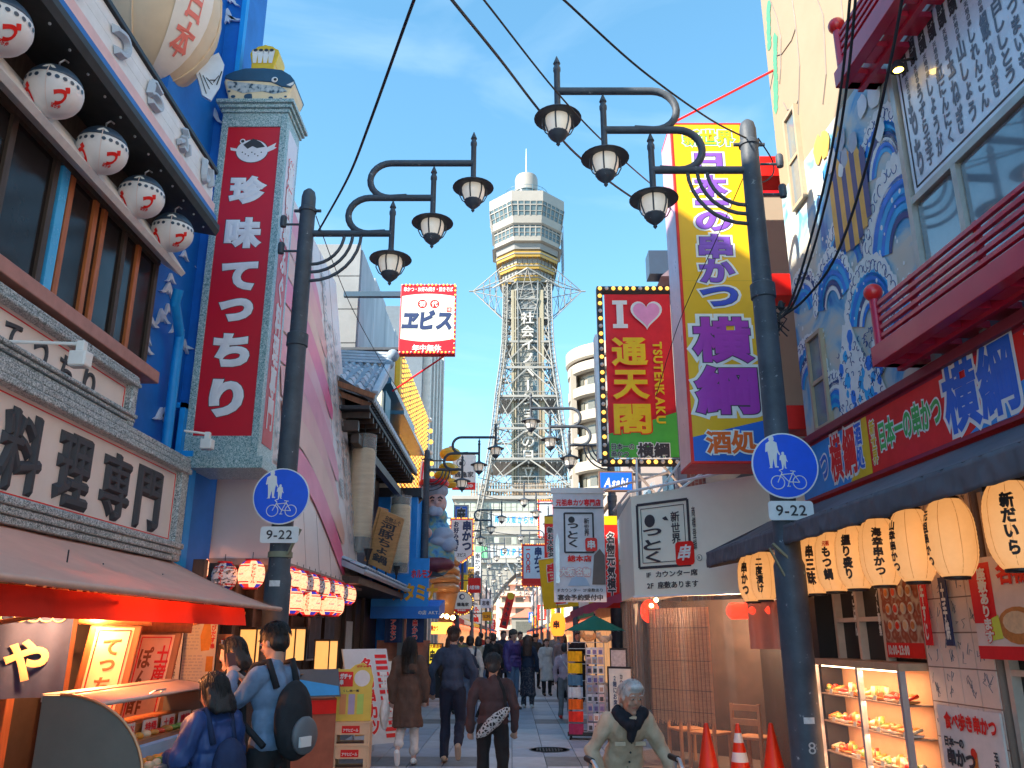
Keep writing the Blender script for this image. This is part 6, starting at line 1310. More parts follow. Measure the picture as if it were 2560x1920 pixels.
labs = ['leftmost cream lantern at the awning end, left of the pole', 'second cream lantern, just left of the right pole', 'cream lantern half hidden behind the right pole', 'cream lantern just right of the right pole', 'cream lantern with three character skewer writing', 'cream lantern with small red heading', 'cream lantern reading in four characters, sixth from the pole side', 'cream lantern with long seafood skewer writing', 'cream lantern overlapping the seafood one on its right', 'large cream lantern turned away near the right edge', 'cream lantern cut off by the right picture edge']
for (x, s_, r_), lab in zip(LT, labs):
    c, sn = math.cos(RZ), math.sin(RZ); y = -.36; cream_lantern((RO[0] + x * c - y * sn, RO[1] + x * sn + y * c, 2.225), lab, s_, r_, R(-38) + random.uniform(-.25, .25) - (.9 if x in (3.12, 2.627) else 0))
# shop front under the awning: lattice windows, sample case, autograph sheets, posters
sf2 = rthing('lattice_shopfront', 'black shopfront with white lattice window bars on the right', 'shopfront', 0)
MB().box(-.1, 8.5, .2, .249, 0, 2.9).build('backing', BLACK, sf2); MB().box(-.22, -.02, -.05, .2, 0, 2.6).build('corner_post', BLACK, sf2)
WB = mat('bar_beige', (.5, .42, .36), .5, var=.15)
for x in (.02, .52, 1.02, 2.72, 3.2, 3.7): MB().box(x - .025, x + .025, .13, .2, 0 if x > 1.5 else 1.36, 2.6).build('window_bar', WB, sf2)
for z in (1.36, 1.75, 2.15): MB().box(.0, 1.05, .135, .2, z - .02, z + .02).build('window_bar', WB, sf2); MB().box(2.7, 3.75, .135, .2, z - .02, z + .02).build('window_bar', WB, sf2)
for x, s_ in ((-.05, '串かつ百円'), (.5, '味付ごはん'), (.98, 'アルバイト募集')):
    text(sf2, s_, x, 1.95, .05, .7, WHITE, .12, vertical=True, bold=.03)
sc = rthing('sample_case', 'lit display case with shelves of plastic food samples', 'display case', 0)
CW = mat('case_wood', (.40, .27, .18), .5, var=.2); GLW = mat('case_back', (.42, .25, .15), .6, var=.1)
MB().box(-.02, 1.66, .16, .2, .0, 1.33).build('back_panel', GLW, sc); MB().box(-.06, 1.70, -.12, .2, 1.33, 1.39).build('top', CW, sc, bevel=.004)
for x in (-.05, .92, 1.68): MB().box(x - .02, x + .02, -.12, -.07, 0, 1.33).build('case_post', STEEL, sc)
for k, z in enumerate((.30, .55, .82, 1.07)): MB().box(0, 1.65, -.08, .158, z - .012, z).build('shelf', CW, sc)
MB().box(0, 1.65, -.10, -.095, .05, 1.32).build('glass', glassy('case_glass', (.9, .95, .95), .06), sc)
rnd = random.Random(12)
SAM = [mat('sample_orange', (.72, .24, .06), .35, var=.3, scale=20), mat('sample_red', (.65, .05, .03), .3, var=.2, scale=20), mat('sample_cream', (.75, .58, .38), .4, var=.2, scale=20), mat('sample_brown', (.42, .18, .06), .4, var=.3, scale=20), mat('sample_green', (.18, .28, .07), .4, var=.2, scale=20)]
PLT = mat('sample_plate', (.7, .66, .6), .3)
ti = 0
for k, z in enumerate((.0, .30, .55, .82, 1.07)):
    for i in range(11):
        x = .09 + .15 * i; w_ = .066; pl = MB().lathe([(.02, .0), (w_, .01), (w_ * 1.08, .026)], 12, (x, .0, z + .002)).build('sample_dish', (PLT, SAM[3], mat('boat_tray', (.55, .40, .24), .5))[rnd.randrange(3)], sc, smooth=True); st_ = rnd.randrange(3); c0 = SAM[rnd.choice((0, 0, 1, 2, 3))]
        for q in range(5):
            m = MB(); a = q * 1.26 + rnd.uniform(-.3, .3)
            if st_ == 0: m.tube([(x - .05 + .022 * q, -.045, z + .035), (x - .05 + .022 * q, .045, z + .05 + rnd.uniform(0, .02))], [.012, .015], 7)
            elif st_ == 1: m.ball((x + .032 * math.cos(a), .032 * math.sin(a), z + .045 + .012 * (q % 2)), .026, 8, 6, rnd.uniform(.8, 1.3), rnd.uniform(.8, 1.3), rnd.uniform(.7, 1.1))
            else: m.prism([(x - .05 + .025 * q, z + .02), (x - .02 + .025 * q, z + .02), (x - .03 + .025 * q, z + .10 + rnd.uniform(-.01, .02))], -.02, .02)
            m.build('sample_food', c0 if q < 3 else SAM[rnd.randrange(5)], pl, smooth='all')
        if i % 3 == 1: MB().obox((x, -.085, z + .005), (x, -.078, z + .045), .06, .003, up=(0, 1, 0)).build('price_tag', PAPER, pl)
    l = bpy.data.lights.new('case_light', 'AREA'); l.shape = 'RECTANGLE'; l.size = 1.5; l.size_y = .03; l.energy = 1.5; l.color = (1, .60, .34); lo = bpy.data.objects.new('case_light', l); COL.objects.link(lo); lo.parent = sc; lo.location = (.83, -.05, z + .235)
MB().box(.02, 1.64, -.06, -.04, 1.315, 1.328).build('case_lamp', mat('tube_warm', (1, .9, .7), .4, emit=(1, .7, .4), estr=3), sc)
au = rthing('autograph_wall', 'tall panel of white autograph sheets in rows beside the sample case', 'panel', 0); MB().box(1.74, 2.66, .10, .2, 0, 2.7).build('board', mat('board_brown', (.24, .17, .14), .6), au)
SHT = mat('autograph_card', (.66, .56, .50), .6, var=.08); sk = MB()
for j in range(10):
    for i in range(4):
        x = 1.765 + .222 * i; z = .1 + .255 * j; MB().box(x, x + .212, .092, .0995, z, z + .245).build('autograph_sheet', SHT, au)
        for q in range(4):
            xx = x + rnd.uniform(.03, .17); zz = z + rnd.uniform(.05, .2); sk.tube([(xx + rnd.uniform(-.03, .03), .0905, zz + rnd.uniform(-.05, .05)) for _ in range(4)], .0022, 3)
o = sk.build('pen_scribbles', GP, au); o['kind'] = 'stuff'
for k, (x, m_) in enumerate(((1.9, RED), (2.2, NAVY))):
    t = rthing('hanging_tag', ['red hanging name strip below the cream lanterns', 'blue hanging name strip below the cream lanterns'][k], 'sign', 1.78, x, .05); MB().box(-.05, .05, 0, .01, -.25, .25).build('strip', m_, t); text(t, ['牛すじ', '土手焼'][k], 0, 0, .06, .42, WHITE, -.004, vertical=True, bold=.04); MB().tube([(0, 0, .25), (0, 0, .34)], .003, 4).build('cord', CABLE, t)
def rposter(label, x0, x1, z0, z1, y, bg, items, shapes=()):
    t = rthing('wall_poster', label, 'poster', (z0 + z1) / 2, (x0 + x1) / 2, y); w_, h = x1 - x0, z1 - z0
    MB().box(-w_ / 2, w_ / 2, 0, .015, -h / 2, h / 2).build('sheet', bg, t)
    for k, (pl, m_) in enumerate(shapes): flat(t, pl, m_, -.002 - .0006 * k, 'printed_picture')
    for s_, x, z, ww, hh, m_, v, ol in items: text(t, s_, x, z, ww, hh, m_, -.008, vertical=v, bold=.05, outline=ol, oline=.06)
    return t
HP = mat_ramp('dish_collage', 'voronoi', 14, [(.0, (.55, .40, .28)), (.3, (.40, .10, .05)), (.55, (.30, .06, .03)), (.8, (.60, .48, .36))], .5)
rposter('brown poster with pictures of many dishes and red opening hours strip', 1.06, 1.70, 1.42, 2.35, .12, HP, [('10:00-23:00', -.1, -.40, .36, .08, WHITE, False, None)], [([(-.32, -.46), (.32, -.46), (.32, -.34), (-.32, -.34)], CRED)] + [(circ(-.2 + .13 * (i % 4), -.2 + .14 * (i // 4), .05, 14), PLT) for i in range(12)] + [(circ(-.2 + .13 * (i % 4), -.2 + .14 * (i // 4), .033, 12), SAM[i % 4]) for i in range(12)])
rposter('red and white poster with seating notice at the right edge', 2.68, 3.4, 1.45, 2.12, -.02, mat('poster_white', (.68, .58, .54), .5), [('座敷あります', -.2, .02, .11, .5, WHITE, True, CRED), ('名物', .14, .22, .34, .16, CRED, False, None)], [([(-.36, -.1), (-.1, -.1), (-.1, .3), (-.36, .3)], RED), (circ(.12, -.12, .17, 18, 1.3, .7), SAM[3]), (circ(.1, -.1, .12, 14, 1.2, .6), SAM[2]), ([(-.36, -.335), (.36, -.335), (.36, -.25), (-.36, -.25)], RED), ([(-.22, -.22), (-.06, -.2), (-.08, -.05), (-.2, -.08)], mat('lime', (.5, .6, .1), .5))])
rposter('white takeaway skewer poster with red heading at the lower right corner', 2.2, 2.95, .45, 1.12, -.12, mat('poster_white2', (.70, .64, .60), .5), [('食べ歩き串かつ', .02, .24, .62, .12, CRED, False, None), ('日本一の', -.2, .10, .24, .07, INK, False, None), ('串かつ', -.14, -.0, .34, .12, INK, False, None), ('玉ねぎ', .28, .0, .05, .18, INK, True, None), ('横綱', -.27, -.26, .14, .1, INK, False, None)], [(circ(-.06, -.2, .17, 20, 1.1, .85), mat('bowl_dark', (.12, .06, .04), .4)), (circ(-.06, -.19, .145, 18, 1.1, .85), SAM[0]), ([(-.02, -.1), (.05, -.1), (.06, .06), (.0, .05)], SAM[0]), (circ(.02, .05, .035), SAM[1]), (circ(-.04, -.25, .06, 12, 1.3, .6), SAM[4])])
# ================================================================== cream block behind, yellow vertical sign
cw = thing('cream_side_building', 'plain cream rendered building behind the yellow sign', 'building', (5.5, 10.2, 0)); MB().box(-2.1, 3, 0, 4.2, 3.9, 7.45).build('wall', mat('cream_render', (.42, .34, .25), .7, var=.1, scale=1), cw); MB().box(-2.14, 3, -.04, 4.24, 7.45, 7.55).build('coping', RED, cw); MB().box(-2.1, 3, .02, 4.2, 0, 3.9).build('lower_wall', DARK, cw)
for k, (z, lab) in enumerate(((7.2, 'top red bracket beam behind the yellow sign'), (5.6, 'middle red bracket beam behind the yellow sign'), (3.97, 'lowest red bracket beam behind the right pole'))):
    o = MB().box(-.38, .45, -.18, .18, -.14, .14).build('bracket_beam', CRED, None, bevel=.006); o.location = (3.15, 9.25, z); tag(o, lab, 'beam', 'red bracket beams')
ys_ = thing('vertical_sign', 'tall yellow vertical sign with purple outlined characters and a blue foot', 'sign', (2.43, 9.0, 3.42))
W2 = .445
MB().box(-W2, W2, 0.0, .62, 0, 4.35).build('box', CRED, ys_, bevel=.006); MB().box(-W2 - .004, -W2, .03, .6, .03, 4.3).build('side_panel', mat('side_rose', (.50, .30, .36), .3, var=.1), ys_)
YF = mat('sign_yellow', (.80, .47, .008), .35, var=.05, scale=1); flat(ys_, [(-W2 + .03, .30), (W2 - .02, .50), (W2 - .02, 4.32), (-W2 + .03, 4.32)], YF, -.004, 'yellow_field'); flat(ys_, [(-W2 + .03, .03), (W2 - .02, .03), (W2 - .02, .50), (-W2 + .03, .30)], mat('sign_cobalt', (.0, .10, .42), .35, var=.06), -.0035, 'blue_field')
flat(ys_, [(-W2 + .03, 2.19), (W2 - .02, 2.19), (W2 - .02, 2.195), (-W2 + .03, 2.195)], mat('seam_brown', (.4, .25, .02), .5), -.0045, 'panel_seam')
PUR = mat('letter_violet', (.16, .07, .36), .4, var=.08); MAG = mat('letter_magenta', (.28, .04, .30), .4, var=.08); LB = mat('outline_pale', (.66, .68, .66), .45, var=.04)
text(ys_, '新世界', .02, 7.55 - 3.42, .62, .22, YEL, -.012, bold=.02, outline=GREEN, oline=.045, outline2=(LB, .05))
for ch, z, w_, h, m_ in (('日', 7.2, .34, .26, PUR), ('本', 6.87, .42, .30, PUR), ('一', 6.64, .40, .06, PUR), ('の', 6.39, .42, .26, PUR), ('串', 6.06, .40, .32, PUR), ('か', 5.74, .42, .31, PUR), ('つ', 5.41, .44, .25, mat('letter_blue', (.03, .06, .36), .4)), ('横', 4.87, .70, .56, MAG), ('綱', 4.27, .72, .58, MAG)):
    text(ys_, ch, .0, z - 3.42, w_, h, m_, -.012, bold=.042 if ch != '一' else .03, outline=INK, oline=.018, outline2=(LB, .06))
text(ys_, '酒処', .01, .24, .58, .27, mat('letter_orange', (.75, .14, .02), .4), -.014, bold=.035, outline=LB, oline=.06)
# bulb framed banner
hb = thing('heart_banner', 'red and green banner with a pink heart in a frame of bulbs', 'sign', (2.04, 12.5, 4.11)); BW, BH = .655, 2.97
f = MB(); f.box(-BW, BW, 0, .16, BH - .09, BH); f.box(-BW, BW, 0, .16, 0, .09); f.box(-BW, -BW + .09, 0, .16, .09, BH - .09); f.box(BW - .09, BW, 0, .16, .09, BH - .09); f.build('frame', BLACK, hb, bevel=.006)
MB().box(-BW - .05, -BW, .02, .3, .1, BH * .72).build('side_rail', STEEL, hb)
MB().grid(lambda u, v: (-.535 + 1.07 * u, .04 + .012 * math.sin(u * 7 + v * 5) * math.sin(v * 9), .12 + 2.72 * v), 20, 30).build('banner', mat('banner_red', (.52, .02, .03), .5, var=.08, bump=.1, bscale=6), hb, smooth='all')
flat(hb, [(-.535, .12), (.535, .12), (.535, .84), (-.535, .49)], mat('banner_green', (.06, .32, .05), .5, var=.06), .018, 'green_field')
text(hb, 'I', -.29, 6.59 - 4.11, .11, .46, LB, .012, bold=.03)
for z in (2.65, 2.24): MB().box(-.41, -.17, .007, .009, z, z + .07).build('letter_serif', LB, hb)
def heart(s_, cx, cz): return [(cx + s_ * 16 * math.sin(t_) ** 3, cz + s_ * 1.08 * (13 * math.cos(t_) - 5 * math.cos(2 * t_) - 2 * math.cos(3 * t_) - math.cos(4 * t_))) for t_ in [2 * PI * i / 40 for i in range(40)]]
flat(hb, heart(.0160, .14, 2.50), LB, .014, 'heart'); flat(hb, heart(.0135, .14, 2.50), mat('heart_pink', (.62, .28, .46), .45, var=.08), .011, 'heart')
BY = mat('banner_yellow', (.78, .55, .03), .45, var=.05)
for ch, z in (('通', 5.95), ('天', 5.40), ('閣', 4.84)): text(hb, ch, -.16, z - 4.11, .58, .48, BY, .006, bold=.032, outline=CRED, oline=.03)
text(hb, 'TSUTENKAKU', 0, 0, 1.35, .15, BY, .006, bold=.04, mapf=lambda x, y, z: (.285 + z, y, 5.44 - 4.11 - x))
text(hb, '日本一の\n串かつ', -.33, .23, .36, .22, INK, .006, bold=.03, outline=LB, oline=.04); text(hb, '横綱', .14, .23, .5, .24, INK, .006, bold=.04, outline=LB, oline=.05)
P_ = [(-BW + .05 + (2 * BW - .1) * k / 11, -.015, zz) for k in range(12) for zz in (.045, BH - .045)] + [(s_ * (BW - .045), -.015, .045 + (BH - .09) * k / 22) for k in range(1, 22) for s_ in (-1, 1)]
bulbs(hb, P_, .034, 3)
for z in (.4, 2.5): MB().box(BW, BW + .9, .05, .1, z, z + .05).build('arm', IRON, hb)
for x in (-.2, .3): MB().tube([(x, .1, 0), (x + .5, .4, -.5)], .02, 6).build('stay', WHITE, hb)
# brick building
bb_ = thing('brick_building', 'red brick building with grey framed windows behind the red banner', 'building', (3.2, 15, 0)); BRK = bpy.data.materials.new('brick_wall'); BRK.use_nodes = True; t_ = BRK.node_tree; b_ = t_.nodes['Principled BSDF']; b_.inputs['Roughness'].default_value = .8
tc = t_.nodes.new('ShaderNodeTexCoord'); mp = t_.nodes.new('ShaderNodeMapping'); mp.inputs['Rotation'].default_value = (R(90), 0, R(90)); br = t_.nodes.new('ShaderNodeTexBrick'); br.inputs['Scale'].default_value = 1; br.inputs['Brick Width'].default_value = .22; br.inputs['Row Height'].default_value = .07; br.inputs['Mortar Size'].default_value = .008
br.inputs['Color1'].default_value = (.26, .10, .09, 1); br.inputs['Color2'].default_value = (.20, .08, .08, 1); br.inputs['Mortar'].default_value = (.30, .26, .25, 1); t_.links.new(tc.outputs['Object'], mp.inputs[0]); t_.links.new(mp.outputs[0], br.inputs['Vector']); t_.links.new(br.outputs[0], b_.inputs['Base Color'])
MB().box(0, 6, 0, 11, 0, 8.3).build('wall', BRK, bb_); MB().prism([(-.3, 8.3), (6, 8.3), (6, 10.2), (1.2, 9.6)], -.2, 11).build('roof', mat('slate_roof', (.16, .13, .15), .6, var=.2), bb_)
for k in range(4):
    y = .8 + 2.6 * k
    for z in (3.6, 6.0):
        w_ = MB().box(-.06, .02, y, y + 1.3, z, z + 1.3).build('window', STEEL, bb_); MB().box(-.08, -.065, y + .08, y + .6, z + .08, z + 1.2).build('pane', WG, w_); MB().box(-.08, -.065, y + .7, y + 1.22, z + .08, z + 1.2).build('pane', WG, w_)
for x0 in (.4, 1.6): 
    for z in (3.7, 6.0): w_ = MB().box(x0, x0 + .8, -.06, .02, z, z + 1.2).build('window', STEEL, bb_); MB().box(x0 + .06, x0 + .74, -.08, -.065, z + .06, z + 1.14).build('pane', WG, w_)
MB().box(-.5, .1, -.1, .3, 8.4, 8.9).build('roof_unit', mat('dark_unit', (.03, .05, .08), .5), bb_)
MB().tube([(.9, -.6, 3.4), (.9, -.6, 4.6), (1.2, -.5, 4.9)], .28, 16).build('vent_duct', STEEL, bb_, smooth=True)
t, w_, h = hang_sign('beer_sign', 'small bright blue sign with white brand lettering behind the lamp post', 1498, 1178, 1582, 1228, 17, mat('beer_blue', (.0, .10, .48), .4), mat('beer_sign_frame', (.12, .07, .05), .5), .03, arm=1); text(t, 'Asahi', 0, -.03, .48, .2, WHITE, -.008, bold=.03, slant=.2)
# ================================================================== corner eatery with vinyl curtain
TA = (1.64, 11.4); TRZ = R(-44)
ce = thing('corner_eatery', 'corner eatery with cream box fascia above a clear vinyl curtain', 'building', (*TA, 0), TRZ)
FAS = mat('fascia_cream', (.58, .58, .49), .45, var=.06, scale=1)
MB().prism([(0, 2.11), (2.5, 2.11), (2.5, 3.52), (0, 3.44)], 0, .5).build('fascia', FAS, ce)
fa2 = MB(); fa2.add([(0, 0, 2.11), (0, 0, 3.44), (-1.15, 1.25, 3.38), (-1.15, 1.25, 2.11), (-.75, 1.6, 2.11), (-.75, 1.6, 3.38), (.4, .4, 3.44), (.4, .4, 2.11)], [(0, 1, 2, 3), (3, 2, 5, 4), (1, 6, 5, 2), (0, 3, 4, 7)]); fa2.build('side_fascia', FAS, ce)
MB().box(-.02, 2.5, -.015, .0, 2.09, 2.115).build('bottom_trim', WHITE, ce); MB().tube([(-1.2, 1.2, 3.5), (0, -.05, 3.5), (2.3, -.05, 3.62)], .02, 6).build('awning_tube', WHITE, ce)
for s_ in (-1, 0, 1): MB().tube([(.2 + .3 * s_, .3, 3.46), (.6 + .9 * s_, .6, 4.1)], .018, 6).build('stay_rod', WHITE, ce)
MB().box(.3, 6, 4, 4.1, 0, 3.4).build('back_wall', DARK, ce); MB().box(.5, 6, .5, 4.1, 3.3, 3.4).build('roof', STEEL, ce); MB().box(2.5, 6, 0, .1, 0, 3.4).build('side_wall', DARK, ce); MB().box(-.9, 3, 1.6, 1.7, 0, 2.1).build('inner_wall', mat('warm_dim_wall', (.07, .05, .04), .6, var=.5, scale=3), ce)
MB().box(-.9, 3, .05, 1.6, 0.002, .02).build('floor', mat('shop_floor', (.16, .13, .11), .5), ce)
VIN = glassy('clear_vinyl', (.52, .39, .31), .28, .12)
MB().grid(lambda u, v: (.02 + 2.1 * u, .03 + .03 * math.sin(u * 40) + .015 * math.sin(u * 17 + v * 3), .06 + 2.04 * v), 90, 8).build('vinyl_curtain', VIN, ce, smooth='all')
MB().grid(lambda u, v: (-1.1 * u, .05 + 1.2 * u + .03 * math.sin(u * 30), .06 + 2.04 * v), 50, 8).build('vinyl_curtain', VIN, ce, smooth='all')
BMB = mat('bamboo', (.50, .28, .15), .5, var=.3, scale=6, stretch=(1, 1, 12))
bl_ = thing('bamboo_blind', 'brown bamboo blind hanging behind the clear vinyl curtain', 'blind', (*TA, 0), TRZ)
BMB2 = mat('bamboo_dark', (.28, .13, .07), .5, var=.3, scale=6, stretch=(1, 1, 12))
for k in range(64): MB().box(.13 + .0142 * k, .1395 + .0142 * k + .001 * (k % 3), .10 + .004 * (k % 2), .108 + .004 * (k % 2), .54 + .013 * ((k * 7) % 5), 1.95).build('blind_slat', BMB if k % 4 else BMB2, bl_)
for z in (.7, .95, 1.3, 1.7): MB().tube([(.12, .095, z), (1.02, .095, z)], .003, 4).build('blind_cord', CABLE, bl_)
def tloc(x, y, z): return (TA[0] + x * math.cos(TRZ) - y * math.sin(TRZ), TA[1] + x * math.sin(TRZ) + y * math.cos(TRZ), z)
t = thing('red_lantern', 'glowing long red lantern behind the vinyl curtain', 'lantern', tloc(1.5, .35, 1.9), TRZ); m = MB(); m.tube([(-.32, 0, 0), (-.28, 0, 0), (.28, 0, 0), (.32, 0, 0)], [.06, .1, .1, .06], 14); m.build('paper_body', mat('red_glow', (.8, .05, .02), .5, var=.1, emit=(1, .03, .01), estr=.7), t, smooth=True); MB().tube([(0, 0, .1), (0, 0, .3)], .005, 5).build('cord', CABLE, t)
t = thing('red_lantern', 'small lit red lantern at the street corner of the vinyl curtain', 'lantern', tloc(.02, .3, 1.92), TRZ); m = MB(); m.ball((0, 0, 0), .13, 14, 10, 1, 1, 1.2); m.build('paper_body', MATS['red_glow'], t, smooth='all'); MB().tube([(0, 0, .14), (0, 0, .3)], .005, 5).build('cord', CABLE, t)
for k, x in enumerate((.1, .02)): t = thing('string_bulb', ['upper', 'lower'][k] + ' warm bulb inside the vinyl corner', 'lamp', tloc(x + .1, .2, 2.06 - .07 * k)); MB().ball((0, 0, 0), .03, 10, 8).build('bulb', MATS['globe_glow'], t, smooth='all'); MB().tube([(0, 0, .02), (0, 0, .08)], .004, 5).build('cord', CABLE, t)
l = bpy.data.lights.new('eatery_light', 'POINT'); l.energy = 22; l.color = (1, .6, .36); l.shadow_soft_size = .1; lo = bpy.data.objects.new('eatery_light', l); COL.objects.link(lo); lo.parent = bl_; lo.location = (.9, .9, 1.9)
t = thing('pink_noren', 'pinkish hanging cloth inside the vinyl curtain', 'curtain', tloc(1.75, .25, 0), TRZ); drape(.5, 1.45, 2.0).build('cloth', mat('pink_cloth', (.45, .18, .14), .8), t, smooth='all'); MB().tube([(-.27, 0, 2.0), (.27, 0, 2.0)], .01, 6).build('rod', BRWOOD, t)
CHW = mat('chair_wood', (.42, .22, .11), .5, var=.2)
def chair(x, y, rz, label):
    t = thing('wooden_chair', label, 'chair', tloc(x, y, 0.02), TRZ + rz, 'wooden chairs behind the vinyl')
    MB().box(-.2, .2, -.2, .2, .40, .43).build('seat', CHW, t, bevel=.006)
    for sx in (-1, 1):
        for sy in (-1, 1): MB().box(sx * .18 - .018, sx * .18 + .018, sy * .18 - .018, sy * .18 + .018, 0, .40 if sy < 0 else .80).build('leg', CHW, t)
    for z in (.56, .72): MB().box(-.162, .162, .165, .195, z, z + .07).build('back_rail', CHW, t)
    return t
for i, (x, y, rz, lab) in enumerate(((1.35, .45, PI, 'right hand wooden chair behind the vinyl curtain'), (.7, .5, PI, 'middle wooden chair below the bamboo blind'), (.25, .7, 2.6, 'wooden chair nearest the street corner behind the vinyl'))): chair(x, y, rz, lab)
sg_ = thing('brushwork_sign', 'cream fascia sign with black brush characters and a red stamp', 'sign', (*TA, 0), TRZ)
fx0, fx1, fz0, fz1 = .10, .90, 2.47, 3.31
for i, (w2, ins) in enumerate(((.035, 0), (.008, .06))):
    m = MB()
    for a, b in (((fx0, fz0), (fx1, fz0)), ((fx1, fz0), (fx1, fz1)), ((fx1, fz1), (fx0, fz1)), ((fx0, fz1), (fx0, fz0))):
        sa = lambda p: (p[0] + (ins if p[0] == fx0 else -ins), -.006, p[1] + (ins if p[1] == fz0 else -ins)); m.obox(sa(a), sa(b), w2, .004, up=(0, 1, 0))
    m.build('brush_frame', INK, sg_)
flat(sg_, circ(.3, 3.08, .085, 20, 1, 1.0), INK, -.008, 'brush_stroke'); flat(sg_, [(.5, 3.1), (.56, 3.12), (.6, 3.06), (.53, 3.07)], INK, -.008, 'brush_stroke')
text(sg_, 'っとく', .33, 2.75, .3, .45, INK, -.008, vertical=True, bold=.03, jitter=.1); text(sg_, '新世界', .70, 2.96, .14, .42, INK, -.008, vertical=True, bold=.02); flat(sg_, rrect(.82, 2.62, .28, .30, .05), CRED, -.010, 'red_stamp'); text(sg_, '串', .82, 2.63, .18, .2, LB, -.014, bold=.03, slant=.3); text(sg_, '商標登録', .98, 2.93, .055, .55, INK, -.008, vertical=True, bold=.01); text(sg_, '1F カウンター席', .60, 2.375, .78, .085, INK, -.008, bold=.025); text(sg_, '2F 座敷あります', .60, 2.235, .78, .09, INK, -.008, bold=.025); flat(sg_, circ(1.03, 2.55, .04), INK, -.008, 'mark'); flat(sg_, circ(1.03, 2.55, .034), FAS, -.010, 'mark'); text(sg_, 'R', 1.03, 2.55, .03, .04, INK, -.012)
# hanging silver banner with the same house mark
hv = thing('hanging_banner', 'grey vertical banner with brush characters and red heading hanging over the street', 'banner', (1.12, 14, 2.13)); BNW, BNH = .43, 1.79; BGR = mat('banner_grey', (.52, .54, .57), .5, var=.08, bump=.25, bscale=9)
MB().grid(lambda u, v: (-BNW + 2 * BNW * u, .012 * math.sin(u * 6 + v * 4), BNH * v), 14, 20).build('cloth', BGR, hv, smooth='all'); MB().box(-BNW - .03, BNW + .03, -.03, .05, BNH, BNH + .09).build('top_rail', WHITE, hv); MB().tube([(BNW, 0, BNH + .05), (1.3, -1.4, BNH + .1)], .02, 6).build('arm', WHITE, hv)
text(hv, '元祖串カツ専門店', 0, BNH - .16, .76, .12, RED, -.018, bold=.04); MB().box(-BNW, BNW, -.022, -.018, BNH - .26, BNH - .24).build('brush_line', INK, hv)
m = MB()
for a, b in (((-.24, .80), (.24, .80)), ((.24, .80), (.24, 1.45)), ((.24, 1.45), (-.24, 1.45)), ((-.24, 1.45), (-.24, .80))): m.obox((a[0], -.02, a[1]), (b[0], -.02, b[1]), .028, .004, up=(0, 1, 0))
m.build('brush_frame', INK, hv); flat(hv, circ(-.12, 1.34, .055, 16), INK, -.022, 'brush_stroke'); text(hv, 'っとく', -.1, 1.08, .18, .40, INK, -.022, vertical=True, bold=.03, jitter=.1); text(hv, '新世界', .13, 1.22, .09, .30, INK, -.022, vertical=True, bold=.02); flat(hv, rrect(.2, .93, .2, .22, .04), CRED, -.024, 'red_stamp'); text(hv, '串', .2, .93, .13, .14, LB, -.028, bold=.03); text(hv, '総本店', 0, .70, .4, .11, CRED, -.022, bold=.04); text(hv, '大阪名物', -.08, .48, .52, .15, LB, -.024, bold=.05, outline=RED, oline=.03); text(hv, '1Fカウンター 2F座敷あり', 0, .19, .74, .06, INK, -.022, bold=.015); text(hv, '宴会予約受付中', 0, .075, .74, .10, INK, -.022, bold=.035)
flat(hv, [(-.4, .3), (-.33, .3), (-.33, 1.0), (-.36, 1.12), (-.4, 1.0)], STEEL, -.020, 'printed_tower'); flat(hv, [(.2, .28), (.42, .28), (.42, .75), (.34, .86), (.24, .75)], mat('print_brown', (.12, .10, .09), .6), -.019, 'printed_patch'); flat(hv, [(-.2, .26), (.16, .26), (.1, .38), (-.02, .43), (-.14, .38)], mat('print_blue', (.30, .40, .50), .6), -.019, 'printed_patch')
# further hanging signs on the right
t, w_, h = hang_sign('hanging_banner', 'yellow slanted banner with a large red numeral behind the grey banner', 1352, 1395, 1440, 1520, 24, YEL, None, arm=0, depth=.02); text(t, '2', .0, -.35, .3, .45, CRED, -.006, bold=.06, outline=WHITE, oline=.05); text(t, '串田', -.1, .3, .4, .5, RED, -.006, vertical=True, bold=.05, outline=WHITE, oline=.04); t.rotation_euler = (0, R(-6), R(12)); MB().tube([(-w_ / 2, 0, h / 2), (1.2, 0, h / 2 + .1)], .02, 6).build('rod', WHITE, t)
t, w_, h = hang_sign('hanging_banner', 'red and white vertical banner with yellow top left of the grey banner', 1362, 1290, 1392, 1425, 27, CRED, None, arm=0, depth=.03); flat(t, [(-w_ / 2, h / 2 - .25), (w_ / 2, h / 2 - .25), (w_ / 2, h / 2), (-w_ / 2, h / 2)], YEL, -.004, 'yellow_top'); text(t, '新お大阪名物', 0, -.1, .24, 1.2, INK, -.008, vertical=True, bold=.04, outline=WHITE, oline=.06); MB().tube([(-w_ / 2, 0, h / 2), (1.5, 0, h / 2)], .02, 6).build('rod', IRON, t)
t, w_, h = hang_sign('hanging_banner', 'red and white vertical banner with yellow top right of the grey banner', 1512, 1290, 1542, 1520, 19, CRED, None, arm=0, depth=.03); flat(t, [(-w_ / 2, h / 2 - .2), (w_ / 2, h / 2 - .2), (w_ / 2, h / 2), (-w_ / 2, h / 2)], YEL, -.004, 'yellow_top'); text(t, '名物元気横丁', 0, -.1, .2, 1.5, INK, -.008, vertical=True, bold=.04, outline=WHITE, oline=.06)
t, w_, h = hang_sign('bulb_framed_sign', 'white skewer sign in a red bulb frame hanging low on the right', 1304, 1360, 1366, 1466, 40, mat('sign_pale', (.58, .62, .66), .5), CRED, .1, arm=1, bulb=.1); text(t, '串かつ', .2, .25, .38, 1.2, NAVY, -.008, vertical=True, bold=.06); text(t, '一〇〇円', -.28, .2, .2, 1.1, RED, -.008, vertical=True, bold=.05); flat(t, [(-.5, -.88), (.5, -.88), (.5, -.62), (-.5, -.62)], CRED, -.006, 'red_strip')
